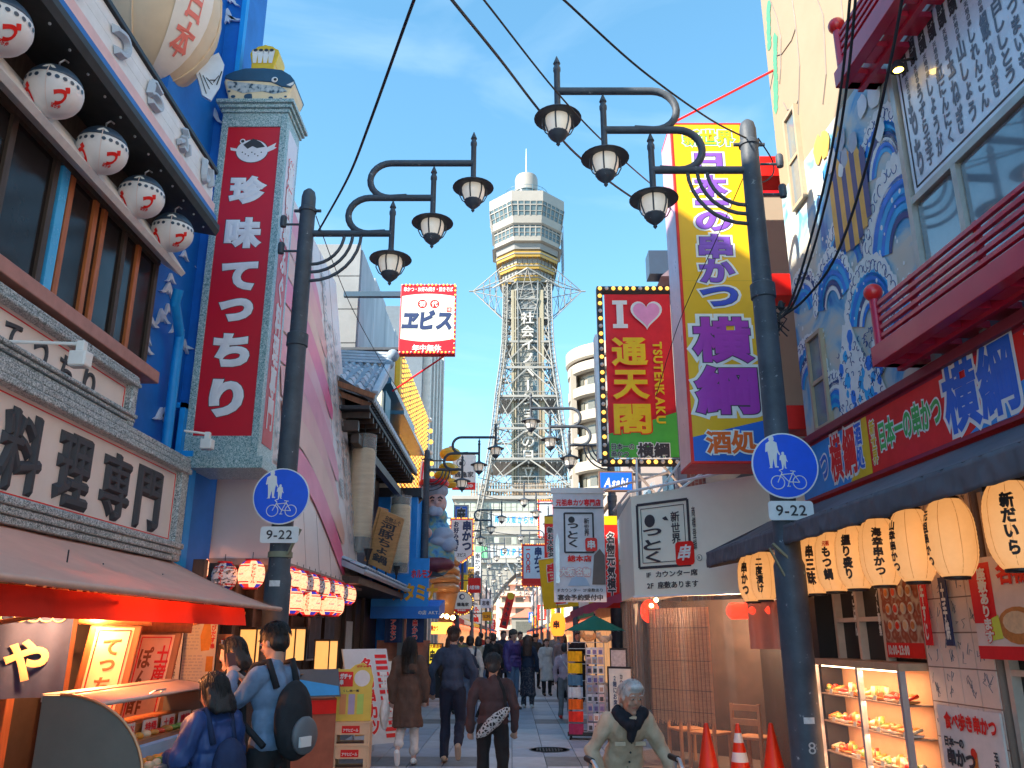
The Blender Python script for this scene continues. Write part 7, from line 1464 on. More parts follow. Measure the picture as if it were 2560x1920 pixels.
t, w_, h = hang_sign('bulb_framed_sign', 'tall white sign in a red bulb frame behind the right lamps', 1345, 1250, 1385, 1345, 46, mat('sign_pale', (.58, .62, .66)), CRED, .1, arm=1, bulb=.12)
t, w_, h = hang_sign('hanging_banner', 'long red slanted banner with yellow burst high over the crowd', 1258, 1482, 1278, 1572, 40, CRED, None, arm=0, depth=.02); flat(t, circ(0, .68, .17, 9), YEL, -.006, 'yellow_burst'); text(t, 'ちゃんこ鍋', 0, -.15, .2, 1.1, INK, -.006, vertical=True, bold=.05); t.rotation_euler = (0, R(14), 0)
t, w_, h = hang_sign('hanging_sign', 'small red and white sign far down the left side', 1170, 1445, 1202, 1482, 42, CRED, None); text(t, '大阪名物', 0, -.1, .5, .2, WHITE, -.006, bold=.05)
t, w_, h = hang_sign('hanging_sign', 'white vertical signboard with black brush writing far on the left', 1185, 1382, 1202, 1455, 48, mat('sign_pale', (.58, .62, .66)), None); text(t, '串かつ寿司', 0, 0, .3, 1.6, INK, -.006, vertical=True, bold=.03)
t, w_, h = hang_sign('hanging_sign', 'orange yellow sign with black writing far down the left', 1206, 1530, 1228, 1552, 44, mat('sign_amber', (.8, .42, .03), .5), None); text(t, 'たこから', 0, 0, .34, .16, INK, -.006, bold=.04)
t, w_, h = hang_sign('hanging_sign', 'small white and red sign above the orange one', 1201, 1497, 1228, 1520, 46, mat('sign_pale', (.58, .62, .66)), None); text(t, '志者', 0, .02, .4, .25, INK, -.006, bold=.03)
t, w_, h = hang_sign('hanging_sign', 'amber lit signboard behind the far left lamp posts', 1165, 1418, 1190, 1462, 52, mat('sign_amber', (.8, .42, .03), .5), None); text(t, '居酒屋', 0, 0, .4, .9, INK, -.006, vertical=True, bold=.03)
# ================================================================== people
def melt(mb, voxel, smooth_it=6, folds=0.0, fscale=9.0, seed=0.0):
    """one continuous skin around overlapping closed shapes"""
    me = bpy.data.meshes.new('melt'); me.from_pydata(mb.v, [], mb.f)
    bm = bmesh.new(); bm.from_mesh(me); bmesh.ops.recalc_face_normals(bm, faces=bm.faces); bm.to_mesh(me); bm.free()
    o = bpy.data.objects.new('melt', me); GSC.collection.objects.link(o)
    r = o.modifiers.new('r', 'REMESH'); r.mode = 'VOXEL'; r.voxel_size = voxel
    s_ = o.modifiers.new('s', 'SMOOTH'); s_.factor = .5; s_.iterations = smooth_it
    vl = GSC.view_layers[0]; vl.update(); e = o.evaluated_get(vl.depsgraph); out = bpy.data.meshes.new_from_object(e)
    bpy.data.objects.remove(o); bpy.data.meshes.remove(me)
    if folds:
        N = [v.normal.copy() for v in out.vertices]; C_ = []
        for v, nn in zip(out.vertices, N):
            p = v.co; k = noise.noise(Vector((p.x * fscale + seed, p.y * fscale, p.z * fscale * .55))) + .5 * noise.noise(Vector((p.x * fscale * 2.3, p.y * fscale * 2.3 + seed, p.z * fscale * 1.1)))
            C_.extend(p + nn * folds * k)
        out.vertices.foreach_set('co', C_); out.update()
    out.polygons.foreach_set('use_smooth', [True] * len(out.polygons)); return out
def put(me, name, m, parent):
    me.materials.clear(); me.materials.append(m); me.name = name; o = bpy.data.objects.new(name, me); COL.objects.link(o); o.parent = parent; return o
def caps(mb, pts, rs, n=10):
    """tapered limb with round ends"""
    P_ = [Vector(p) for p in pts]; mb.tube(P_, list(rs), n)
    for p, r in zip(P_, rs): mb.ball(tuple(p), r, n, 6)
for _mb, _v, _n, _m, _p in LATE: put(melt(_mb, _v, 3, .012, 6), _n, _m, _p)
SKIN = mat('skin', (.56, .33, .24), .5, var=.08, scale=20, sss=.08); SKINO = mat('skin_aged', (.52, .31, .23), .55, var=.15, scale=25, bump=.15, bscale=60, sss=.06); SKINP = mat('skin_pale', (.62, .40, .32), .5, var=.08, scale=20, sss=.08)
HAIRB = mat('hair_black', (.010, .009, .009), .45, var=.3, scale=40, bump=.5, bscale=70, stretch=(3, 3, .5)); HAIRBR = mat('hair_brown', (.055, .03, .022), .45, var=.3, scale=40, bump=.5, bscale=70, stretch=(3, 3, .5)); HAIRG = mat('hair_grey', (.42, .42, .42), .5, var=.2, scale=40, bump=.3, bscale=60)
def cl(name, col, rough=.85, bump=.45, bs=22): return mat(name, tuple(c_ * .8 for c_ in col), rough, var=.28, scale=7, bump=bump, bscale=bs)
def person(label, x, y, h, rz, top, pants, shoes, hair=('short', HAIRB), skin=SKIN, kind='sweater', arms=None, legs=None, lean=0.0, face=False, vox=.014, coat_z=.62, hat=None, skirt=None, bag=None, headyaw=0.0, headpitch=0.0, topcol2=None, wide=1.0, fingers=True, hs=1.0):
    t = thing('person', label, 'person', (x, y, 0), rz); s = h / 1.7; seed = x * 3 + y
    def L(p): return Vector((p[0] * s * (wide if p[2] < 1.45 else 1), p[1] * s - lean * max(0, p[2] - .85) * s, p[2] * s))
    arms = arms or [((-.235, .03, 1.11), (-.225, -.05, .85)), ((.235, .04, 1.11), (.225, .0, .85))]
    legs = legs or [((-.10, -.02, .48), (-.10, .02, .08)), ((.10, -.02, .48), (.10, .02, .08))]
    hc = Vector((0, -.015, 1.585)); hm = Matrix.Rotation(headyaw, 3, 'Z') @ Matrix.Rotation(headpitch, 3, 'X')
    hc.z -= .06 * (hs - 1); hc0 = Vector((0, -.015, 1.47))
    def H(p): return L(tuple(hc + hm @ (Vector(p) * hs)))            # head space: z up from the head centre, face at -y
    def hball(mb, p, r, rx, ry, rz_, n=14):
        k = MB(); k.ball((0, 0, 0), r, n, 10, rx, ry, rz_); mb.add([L(tuple(hc + hm @ ((Vector(p) + Vector(q)) * hs))) for q in k.v], k.f)
    # body: head, neck, hands and the core inside the clothes, one surface
    b = MB(); hball(b, (0, .01, .02), .088, .86, 1.05, 1.08); hball(b, (0, -.02, -.045), .066, .90, .95, 1.0); caps(b, [L((0, .01, 1.40)), H((0, .02, -.06))], [.055 * s, .05 * s])
    hball(b, (0, -.094, -.018), .014, .85, 1.0, 1.0, 8); hball(b, (0, -.086, .0), .011, .7, .8, 2.0, 8); hball(b, (0, -.078, -.098), .022, 1, .8, .7, 8); 
    for sx in (-1, 1): hball(b, (sx * .078, .015, -.01), .024, .4, .8, 1.2, 8); hball(b, (sx * .045, -.068, -.03), .02, 1, .5, .8, 8)
    caps(b, [L((0, 0, .92)), L((0, 0, 1.38))], [.08 * s, .08 * s])
    for i, (el, ha) in enumerate(arms):
        sx = -1 if i == 0 else 1; caps(b, [L((sx * .15, 0, 1.38)), L(el), L(ha)], [.04 * s, .036 * s, .028 * s]); caps(b, [L((0, 0, 1.36)), L((sx * .15, 0, 1.38))], [.05 * s, .04 * s])
        d = (L(ha) - L(el)).normalized(); side = d.cross(Vector((0, 0, 1)) if abs(d.z) < .8 else Vector((0, 1, 0))).normalized(); up = side.cross(d)
        pm = L(ha) + d * .04 * s; k = MB(); k.ball((0, 0, 0), .04 * s, 10, 6)
        b.add([pm + d * (q[2] * 1.1) + side * (q[0] * .95) + up * (q[1] * .5) for q in k.v], k.f)
        if fingers:
            for f in range(4):
                o = side * (.027 - .018 * f) * s; ln = (.07, .08, .075, .06)[f] * s; p0 = pm + d * .03 * s + o
                caps(b, [p0, p0 + d * ln * .45 - up * .012 * s, p0 + d * ln * .62 - up * .04 * s], [.0095 * s, .009 * s, .008 * s], 7)
            caps(b, [pm + side * .03 * s - d * .01 * s, pm + side * .055 * s + d * .025 * s - up * .01 * s, pm + side * .05 * s + d * .05 * s - up * .03 * s], [.011 * s, .010 * s, .008 * s], 7)
    for i, (kn, an) in enumerate(legs): sx = -1 if i == 0 else 1; caps(b, [L((0, 0, .93)), L((sx * .08, 0, .88)), L(kn), L(an)], [.07 * s, .06 * s, .045 * s, .034 * s])
    put(melt(b, min(vox, .011) if face else vox, 3), 'body', skin, t)
    # top
    k = 1.0; m = MB(); puff = .012 if kind == 'puffer' else 0.0; co = .018 if kind in ('coat', 'puffer') else 0.0
    def ell(p, rx, ry, rz_): q = MB(); q.ball((0, 0, 0), 1.0, 16, 10); m.add([L((p[0] + v[0] * rx, p[1] + v[1] * ry, p[2] + v[2] * rz_)) for v in q.v], q.f)
    ell((0, .0, 1.27), .17 + co, .122 + co, .17); ell((0, .005, 1.08), .15 + co, .115 + co, .17); ell((0, .01, .96), .162 + co, .122 + co, .11); caps(m, [L((-.145, .01, 1.375)), L((.145, .01, 1.375))], [(.066 + co) * s] * 2); caps(m, [L((0, .01, 1.36)), L((0, .01, 1.43))], [.08 * s, .066 * s])
    if kind == 'puffer':
        for j in range(6): z = .92 + .09 * j; ell((0, 0, z), .185 - .006 * j if j < 4 else .185, .142, .055)
    for i, (el, ha) in enumerate(arms):
        sx = -1 if i == 0 else 1; e0, h0 = L(el), L(ha); sh = L((sx * .165, .01, 1.36)); ra = (.066 + co + puff) * s
        caps(m, [sh, sh.lerp(e0, .5), e0, e0.lerp(h0, .55), h0 - (h0 - e0) * .03], [ra, ra * .94, ra * .86, ra * .8, ra * .68], 12)
    if kind == 'coat':
        pr_ = [(1.0 + .22 * j / 8, 1.0 - (1.0 - coat_z) * j / 8) for j in range(9)]; q_ = MB(); q_.lathe([(.9 * pr_[-1][0], coat_z - .005)] + [(r_, z) for r_, z in reversed(pr_)] + [(.9, 1.06)], 20); m.add([L((v[0] * .178, .012 + v[1] * .138, v[2])) for v in q_.v], q_.f)
    put(melt(m, vox, 4, .017 if kind != 'puffer' else .018, 11 if kind != 'puffer' else 13, seed), 'jacket' if kind in ('coat', 'puffer') else 'top', top, t)
    # legwear
    m = MB(); ell((0, .005, .92), .155, .118, .10)
    for i, (kn, an) in enumerate(legs):
        sx = -1 if i == 0 else 1; a, b2 = L(kn), L(an); hp = L((sx * .085, 0, .88)); caps(m, [hp, hp.lerp(a, .5), a, a.lerp(b2, .6), b2 + (a - b2) * (.28 if skirt == 'crop' else .02)], [.096 * s, .088 * s, .07 * s, .063 * s, (.075 if skirt == 'crop' else .058) * s], 12)
    if skirt == 'long':
        q_ = MB(); q_.lathe([(1.15, .28), (1.28, .30), (1.15, .6), (1.0, .92), (.8, .98)], 20); m.add([L((v[0] * .16, .01 + v[1] * .125, v[2])) for v in q_.v], q_.f)
    put(melt(m, vox, 4, .015, 10, seed + 2), 'skirt' if skirt == 'long' else 'trousers', pants, t)
    for i, (kn, an) in enumerate(legs):
        m = MB(); a = L(an); fl_ = Vector(legs[i][1]).y > .25; dirv = Vector((0, -.16, -.055)) if not fl_ else Vector((0, -.06, -.17))
        caps(m, [a + Vector((0, .03, -.02)) * s, a + dirv * .55 * s + Vector((0, 0, -.012)) * s, a + dirv * s], [.042 * s, .043 * s, .036 * s], 10)
        put(melt(m, .009, 2), 'shoe', shoes, t)
    # hair
    st, hmat = hair; m = MB()
    if st != 'bald':
        hball(m, (0, .022, .045), .093, .92, 1.02, .92); hball(m, (0, .05, -.0), .085, .93, .8, 1.0); hball(m, (0, -.045, .085), .05, 1.35, .7, .6)
        for sx in (-1, 1): hball(m, (sx * .066, .02, .02), .04, .5, 1.1, 1.2, 8)
        if st in ('long', 'bob'):
            ln = .36 if st == 'long' else .14
            for q in range(7): a = -1.15 + 2.3 * q / 6; px_, py_ = .075 * math.sin(a), .03 + .06 * math.cos(a); caps(m, [H((px_, py_, .02)), H((px_ * 1.15, py_ + .025, -.10)), H((px_ * (1.25 if st == 'long' else 1.05), py_ + .045, -ln))], [.036 * s, .042 * s, .026 * s], 8)
        hob = put(melt(m, .010, 2, .006, 30, seed), 'hair', hmat, t)
        if y < 13:
            sm = MB(); hr = random.Random(int(x * 100)); ln_ = {'long': .30, 'bob': .12}.get(st, .0)
            for q in range(420):
                th_ = hr.uniform(0, 2 * PI); ph_ = math.acos(hr.uniform(.15 if st == 'short' else -.1, 1)); d_ = Vector((math.sin(ph_) * math.cos(th_), math.sin(ph_) * math.sin(th_), math.cos(ph_)))
                if d_.y < -.35 and d_.z < .62: continue
                base = Vector((d_.x * .086, .028 + d_.y * .096, .042 + d_.z * .088)); tang = Vector((d_.x * .5, d_.y * .5 + (.25 if d_.y > -.2 else -.5), -1)).normalized(); tang = (tang - d_ * tang.dot(d_)).normalized(); L_ = hr.uniform(.03, .055) + (ln_ * hr.uniform(.3, 1) if d_.y > 0 or abs(d_.x) > .75 else 0); pts = []
                for k in range(5): f = k / 4; p = base + tang * L_ * f * (1 if ln_ == 0 else .35) + d_ * (.004 + .006 * math.sin(f * 3) + hr.uniform(-.002, .002)); p.z -= (L_ * .75 * f * f if ln_ else .006 * f * f); p.y += .03 * f if ln_ > .2 else 0; pts.append(H(tuple(p)))
                sm.tube(pts, [.0022, .0024, .0022, .0018, .0006], 3, caps=False)
            o_ = sm.build('hair_strands', hmat, hob, smooth='all', fixn=False); o_['kind'] = 'stuff'
    if hat:
        m = MB(); hball(m, (0, .01, .058), .101, .95, 1.08, .82); 
        if hat[0] == 'cap': hball(m, (0, -.11, .06), .065, 1.0, 1.0, .14)
        put(melt(m, .010, 3), 'hat', hat[1], t)
    if face:
        for sx in (-1, 1):
            e = MB(); hball(e, (sx * .032, -.0835, .010), .0125, 1.15, .5, .42, 10); e.build('eye', mat('eye_white', (.42, .40, .38), .4), t, smooth='all'); e = MB(); hball(e, (sx * .032, -.0875, .010), .0062, 1, .5, .85, 8); e.build('iris', BLACK, t, smooth='all'); e = MB(); hball(e, (sx * .032, -.081, .0165), .0165, 1.15, .5, .36, 10); e.build('eyelid', skin, t, smooth='all')
            e = MB(); caps(e, [H((sx * .015, -.09, .034)), H((sx * .036, -.09, .04)), H((sx * .055, -.078, .034))], [.0038 * s, .0045 * s, .003 * s], 6); e.build('eyebrow', HAIRG if hmat is HAIRG else HAIRB, t, smooth='all')
        e = MB(); caps(e, [H((-.024, -.080, -.055)), H((0, -.0865, -.052)), H((.024, -.080, -.055))], [.004 * s, .006 * s, .004 * s], 6); e.build('mouth', mat('lip', (.30, .11, .09), .5), t, smooth='all')
    return t, L, H, s
def strap(t, pts, m, w_=.03, th_=.01, name='strap'):
    mb = MB(); P_ = [Vector(p) for p in pts]
    for a, b in zip(P_, P_[1:]): mb.obox(a, b + (b - a).normalized() * .01, w_, th_, up=(0, 1, 0))
    return mb.build(name, m, t)
def backpack(t, L, s, m, m2, zc=1.12, label=None, patch=None):
    mb = MB(); q = MB(); q.ball((0, 0, 0), 1, 14, 10); mb.add([L((v[0] * .155, .20 + v[1] * .10, zc + v[2] * .25)) for v in q.v], q.f); mb.add([L((v[0] * .15, .22 + v[1] * .10, zc - .08 + v[2] * .17)) for v in q.v], q.f)
    bp = put(melt(mb, .014, 3, .008, 12), 'backpack', m, t); mb = MB(); mb.add([L((v[0] * .12, .30 + v[1] * .045, zc - .09 + v[2] * .12)) for v in q.v], q.f); o = put(melt(mb, .012, 3), 'pocket', m2, bp); o.parent = bp
    for sx in (-1, 1):
        P_ = [L((sx * .10, .13, zc + .20)), L((sx * .115, .06, 1.47)), L((sx * .12, -.06, 1.44)), L((sx * .13, -.14, 1.30)), L((sx * .17, -.08, 1.08)), L((sx * .16, .10, zc - .15))]
        mb = MB(); mb.tube(P_, .022 * s, 8); mb.build('strap', m, bp, smooth='all')
    if patch: mb = MB(); c = L((.05, .345, zc - .12)); mb.box(c.x - .05, c.x + .05, c.y - .004, c.y + .012, c.z - .03, c.z + .03); mb.build('patch', patch, bp)
    return bp
BLKC = cl('cloth_black', (.016, .016, .018)); NVYC = cl('cloth_navy', (.022, .032, .06)); WSH = mat('shoe_white', (.6, .6, .58), .5, var=.1); BSH = mat('shoe_black', (.02, .02, .02), .5, var=.1); DEN = cl('denim', (.10, .16, .25), .8, .4, 60); GRYC = cl('cloth_grey', (.20, .21, .22))
# nearest: woman in blue puffer with dark cap hair and backpack
t, L, H, s = person('person in a blue padded jacket with dark hair at the food counter', -1.82, 5.5, 1.36, R(-120), cl('puffer_blue', (.035, .07, .20), .5, .1), BLKC, BSH, ('bob', HAIRB), kind='puffer', arms=[((-.26, -.02, 1.13), (-.18, -.28, 1.08)), ((.27, -.04, 1.13), (.16, -.30, 1.10))], vox=.012, headpitch=.25, lean=.10, hs=1.15)
backpack(t, L, s, cl('pack_navy', (.02, .035, .09)), cl('pack_navy2', (.03, .05, .11)), 1.02)
# man with the phone
t, L, H, s = person('person in a grey blue sweater with black backpack looking at a phone', -1.58, 5.85, 1.67, R(-118), cl('sweater_blue', (.16, .23, .34), .9, .35, 40), BLKC, BSH, ('short', HAIRB), arms=[((-.25, -.12, 1.12), (-.07, -.33, 1.33)), ((.26, -.14, 1.14), (.06, -.33, 1.37))], vox=.010, face=True, headpitch=.30, lean=.03)
backpack(t, L, s, cl('pack_black', (.014, .016, .02)), mat('pack_mesh', (.10, .11, .12), .5), 1.10, patch=WHITE)
ph = MB(); c = L((.0, -.40, 1.44)); ph.obox(c + Vector((0, .03, -.06)), c + Vector((0, -.02, .07)), .012, .075, up=(1, 0, 0)); phone = ph.build('phone', mat('phone_case', (.10, .045, .04), .3), None); 
phone.location = t.location; phone.rotation_euler = t.rotation_euler; tag(phone, 'dark red phone held by the person with the black backpack', 'phone')
# woman beside him
t, L, H, s = person('person with black bobbed hair and black coat facing the posters', -2.10, 6.55, 1.58, R(-95), BLKC, BLKC, BSH, ('bob', HAIRB), SKINP, 'coat', arms=[((-.27, -.05, 1.10), (-.26, -.32, .98)), ((.25, -.02, 1.12), (.18, -.25, 1.05))], vox=.012, headpitch=.25)
m = MB(); m.tube([H((-.075, -.03, .09)), H((0, -.06, .12)), H((.075, -.03, .09))], .005, 6); m.build('hair_clip', STEEL, t)
# brown coat
t, L, H, s = person('person in a long brown coat with long black hair and a white shopping bag', -1.37, 11.7, 1.58, R(180), cl('coat_brown', (.10, .06, .045), .9), cl('cloth_white', (.62, .60, .57)), WSH, ('long', HAIRB), SKINP, 'coat', coat_z=.50, legs=[((-.09, -.06, .47), (-.10, .02, .08)), ((.09, -.04, .49), (.10, .28, .22))], skirt='crop', vox=.013)
bagm = MB(); q = MB(); q.ball((0, 0, 0), 1, 12, 8); bagm.add([(-.31 * 0 + .33 * s + v[0] * .06, v[1] * .12, .62 + v[2] * .20) for v in q.v], q.f); bag = put(melt(bagm, .012, 2, .02, 12), 'shopping_bag', mat('plastic_white', (.66, .63, .60), .4, var=.1), None); bag.location = t.location; bag.rotation_euler = t.rotation_euler; tag(bag, 'white plastic shopping bag carried by the person in brown', 'bag')
# navy man
person('person in navy sweater and trousers walking away in mid street', -.80, 11.9, 1.72, R(178), cl('sweater_navy', (.04, .055, .09), .9, .3, 50), cl('trousers_navy', (.012, .017, .035)), mat('shoe_tan', (.30, .24, .18), .5), ('short', HAIRBR), legs=[((-.10, -.05, .48), (-.11, .30, .26)), ((.10, -.06, .47), (.10, .0, .08))], arms=[((-.29, .05, 1.12), (-.28, .0, .86)), ((.29, .02, 1.12), (.28, -.08, .86))], vox=.013)
# short person with patterned bag
t, L, H, s = person('short person in a dark brown sweater with a patterned shoulder bag', -.19, 8.8, 1.42, R(176), cl('sweater_plum', (.075, .042, .042), .9), BLKC, BSH, ('short', mat('hair_dark_grey', (.03, .03, .032), .5)), wide=1.15, hs=1.08, vox=.012, legs=[((-.10, -.04, .48), (-.11, .04, .08)), ((.10, -.06, .48), (.10, -.06, .08))])
PATT = mat_ramp('bag_pattern', 'voronoi', 34, [(.0, (.6, .6, .58)), (.12, (.5, .5, .5)), (.2, (.02, .02, .022)), (1, (.015, .015, .018))], .7, feature='DISTANCE_TO_EDGE')
bm_ = MB(); q = MB(); q.ball((0, 0, 0), 1, 14, 10); ang = R(32)
bm_.add([(-.02 + (v[0] * .19) * math.cos(ang) - (v[2] * .10) * math.sin(ang), .20 + v[1] * .06, .80 + (v[0] * .19) * math.sin(ang) * -1 + (v[2] * .13) * math.cos(ang)) for v in q.v], q.f); bg_ = put(melt(bm_, .012, 2, .008, 14), 'shoulder_bag', PATT, None); bg_.location = t.location; bg_.rotation_euler = t.rotation_euler; tag(bg_, 'black and white patterned shoulder bag on the short person in brown', 'bag')
strap(t, [L((-.16, .10, 1.0)), L((-.12, .11, 1.3)), L((-.06, .04, 1.45)), L((.05, -.1, 1.35)), L((.17, -.05, 1.0))], BLKC)
# old man in beige coat leaning on a wheeled frame
BEI = cl('coat_beige', (.52, .40, .29), .8, .3, 18)
t, L, H, s = person('elderly person in a beige coat and dark scarf leaning forward on a walking frame', .80, 6.6, 1.27, R(10), BEI, cl('trousers_olive', (.14, .14, .10)), BSH, ('short', HAIRG), SKINO, 'coat', arms=[((-.30, -.02, 1.10), (-.24, -.20, .84)), ((.30, -.06, 1.10), (.36, -.28, .92))], lean=.52, face=True, vox=.010, coat_z=.55, headpitch=.12, headyaw=.2, wide=1.12, hs=1.27)
m = MB()
for a, b in (((-.12, -.03, 1.44), (.12, -.03, 1.44)), ((-.12, -.02, 1.44), (-.04, -.13, 1.33)), ((.12, -.02, 1.44), (.04, -.13, 1.33)), ((-.11, .05, 1.46), (.11, .05, 1.46))): caps(m, [L(a), L(b)], [.045 * s, .05 * s])
caps(m, [L((0, -.15, 1.34)), L((.0, -.16, 1.22))], [.05 * s, .04 * s]); put(melt(m, .011, 3, .012, 16), 'scarf', cl('scarf_black', (.012, .014, .022)), t)
m = MB(); m.box(.045, .085, -.004, .004, -.06, .06); 
for sx in (-1, 1):
    q = MB(); c = L((sx * .09, -.150, 1.16)); q.obox(c + Vector((-.04, 0, .0)), c + Vector((.04, 0, 0)), .012, .03, up=(0, 0, 1)); q.build('pocket_flap', BEI, t, bevel=.004)
for k in range(5): q = MB(); c = L((.01, -.152, 1.26 - .09 * k)); q.ball(tuple(c), .008, 8, 5); q.build('button', BSH, t)
wf = thing('walking_frame', 'black wheeled walking frame under the hands of the elderly person', 'walker', (.84, 6.02, 0), R(10))
for sx in (-1, 1):
    MB().tube([(sx * .30, .18, .80), (sx * .30, .02, .80), (sx * .29, -.05, .76), (sx * .27, -.16, .1)], .014, 8).build('side_rail', STEEL, wf, smooth=True); MB().tube([(sx * .30, .20, .80), (sx * .30, .05, .80)], .021, 10).build('grip', BLACK, wf, smooth=True); MB().tube([(sx * .30, .1, .78), (sx * .28, .26, .1)], .013, 8).build('rear_leg', STEEL, wf)
    for yy in (-.17, .27): q = MB(); q.tube([(sx * .27 - .015, yy, .08), (sx * .27 + .015, yy, .08)], .08, 18); q.build('wheel', BLACK, wf)
MB().box(-.26, .26, -.12, .1, .42, .56).build('seat_bag', BLACK, wf, bevel=.03)
# middle distance
person('person in a purple padded jacket and knit cap turning right', .02, 20.2, 1.74, R(55), cl('puffer_purple', (.07, .045, .17), .5, .1), DEN, BSH, ('short', HAIRB), kind='puffer', hat=('beanie', mat('knit_dark', (.06, .055, .05), .9)), face=True, vox=.016, fingers=False)
t, L, H, s = person('person with long brown hair in navy top and patterned long skirt', .37, 20.6, 1.62, R(170), NVYC, mat_ramp('skirt_pattern', 'noise', 30, [(.4, (.015, .018, .035)), (.55, (.06, .06, .08)), (.65, (.14, .12, .12))], .8), WSH, ('long', HAIRBR), SKINP, skirt='long', vox=.016, fingers=False)
t, L, H, s = person('person in a pink sweater and grey trousers with red shoes', 1.08, 17.9, 1.45, R(172), cl('sweater_pink', (.50, .38, .43), .9), GRYC, mat('shoe_red', (.6, .06, .05), .5), ('short', mat('hair_dark_grey', (.03, .03, .032), .5)), legs=[((-.10, -.04, .48), (-.12, .06, .08)), ((.10, -.04, .48), (.12, -.05, .08))], vox=.015, fingers=False); strap(t, [L((-.16, .12, 1.0)), L((0, .13, 1.25)), L((.1, .06, 1.44))], mat('strap_white', (.6, .6, .6), .6), .014)
person('person in a white apron over dark clothes facing the camera', .98, 24.8, 1.52, R(15), cl('apron_white', (.55, .56, .54), .8), BLKC, BSH, ('bob', HAIRB), SKINP, 'coat', coat_z=.45, face=True, vox=.018, fingers=False)
person('person in a grey cap among the crowd by the souvenir rack', 1.32, 23.0, 1.66, R(10), GRYC, BLKC, BSH, ('short', HAIRB), hat=('cap', mat('cap_grey', (.32, .31, .30), .8)), face=True, vox=.018, fingers=False)
person('person with dark fringe in black behind the souvenir rack', 1.72, 22.6, 1.70, R(-10), BLKC, BLKC, BSH, ('short', HAIRB), face=True, vox=.018, fingers=False)
t, L, H, s = person('person in a white shirt with dark shoulder straps walking away', -.80, 16.6, 1.60, R(185), cl('shirt_white', (.58, .56, .53), .8), DEN, BSH, ('short', HAIRB), vox=.016, fingers=False); backpack(t, L, s, NVYC, NVYC, 1.12)
person('person in a navy jacket facing the camera with short hair', -.24, 24.2, 1.74, R(20), NVYC, BLKC, BSH, ('short', HAIRB), kind='coat', face=True, vox=.018, fingers=False)
person('person in black seen from behind left of the purple jacket', -.48, 22.6, 1.66, R(180), BLKC, BLKC, BSH, ('short', HAIRBR), kind='coat', vox=.018, fingers=False)
person('person in a pale blue shirt deep in the crowd', -.75, 27.0, 1.58, R(0), cl('shirt_sky', (.30, .42, .55), .8), DEN, BSH, ('bob', HAIRB), SKINP, vox=.02, fingers=False)
person('person in dark brown behind the navy sweater', -1.35, 19.0, 1.62, R(180), cl('jacket_umber', (.05, .032, .025)), BLKC, BSH, ('long', HAIRBR), kind='coat', vox=.018, fingers=False)
rnd = random.Random(77)
far_l = ['tiny person in red far down the street near the left shops', 'tiny person in white far down the street in the middle', 'tiny person in black far down the street left of centre', 'tiny person in green far down the street right of centre', 'tiny person in grey far away by the right shops', 'tiny person in navy at the far end of the street', 'tiny person in tan farther back in the crowd', 'tiny person in sky blue near the far right lamp']
fc_ = [(.35, .04, .03), (.55, .54, .5), (.02, .02, .02), (.06, .14, .07), (.2, .2, .2), (.02, .03, .08), (.3, .2, .12), (.15, .28, .42)]
for i, (x, y) in enumerate(((-1.2, 34), (-.1, 38), (-.7, 31), (.7, 33), (1.5, 30), (.2, 52), (-.5, 44), (1.2, 41))): person(far_l[i], x, y, rnd.uniform(1.55, 1.75), R(rnd.choice((0, 180, 170))), cl('far_top_%d' % i, fc_[i]), BLKC, BSH, ('short', HAIRB), vox=.03, fingers=False)
more_l = ['person in a maroon coat in the middle of the crowd', 'person in a cream jumper deep in the crowd left of centre', 'person in a black cap right of centre in the crowd', 'person in olive green walking away by the left shops', 'person in a grey coat in the far crowd', 'person in bright blue near the third right lamp post', 'person in charcoal by the third left lamp post', 'person in a beige mac walking toward the camera']
mc_ = [(.12, .03, .03), (.5, .44, .34), (.03, .03, .03), (.10, .11, .06), (.22, .22, .22), (.05, .15, .4), (.06, .06, .07), (.38, .30, .22)]
for i, (x, y) in enumerate(((.25, 26.5), (-.95, 24.5), (.75, 28.0), (-1.6, 27.5), (-.3, 30.0), (1.6, 27.0), (-1.9, 33.0), (.45, 31.5))): person(more_l[i], x, y, rnd.uniform(1.55, 1.76), R(rnd.choice((0, 180, 165, 20))), cl('crowd_top_%d' % i, mc_[i]), (BLKC, DEN)[i % 2], BSH, (('short', 'bob', 'long')[i % 3], HAIRB), kind=('coat', 'sweater')[i % 2], vox=.026, fingers=False, hat=('cap', BLKC) if i == 2 else None)
# ================================================================== street goods
# beer crates with the yellow skewer board
CRT_ = mat('crate_peach', (.66, .45, .28), .5, var=.08)
def crate(z, label):
    t = thing('beer_crate', label, 'crate', (-2.02, 11.3, z), R(4), 'stacked beer crates')
    w_, d, h = .225, .18, .255
    for sx in (-1, 1): MB().box(sx * w_ - .012, sx * w_ + .012, -d, d, 0, h).build('side', CRT_, t, bevel=.004)
    for sy in (-1, 1):
        MB().box(-w_ + .012, w_ - .012, sy * d - .012, sy * d + .012, .13, h).build('panel', CRT_, t, bevel=.004); MB().box(-w_ + .012, w_ - .012, sy * d - .012, sy * d + .012, 0, .03).build('panel', CRT_, t, bevel=.004)
        for sx in (-1, 1): MB().box(sx * (w_ - .035) - .02, sx * (w_ - .035) + .02, sy * d - .0118, sy * d + .0118, .03, .13).build('corner_upright', CRT_, t)
    MB().box(-w_ + .012, w_ - .012, -d + .012, d - .012, .0, .012).build('bottom', mat('crate_dark', (.16, .07, .04), .6), t); MB().box(-w_ - .016, w_ + .016, -d - .016, d + .016, h, h + .018).build('rim', CRT_, t, bevel=.004)
    MB().box(-.11, .11, -d - .016, -d - .0125, .15, .235).build('label_plate', CRED, t); text(t, 'アサヒビール', 0, .185, .19, .04, WHITE, -d - .019, bold=.04)
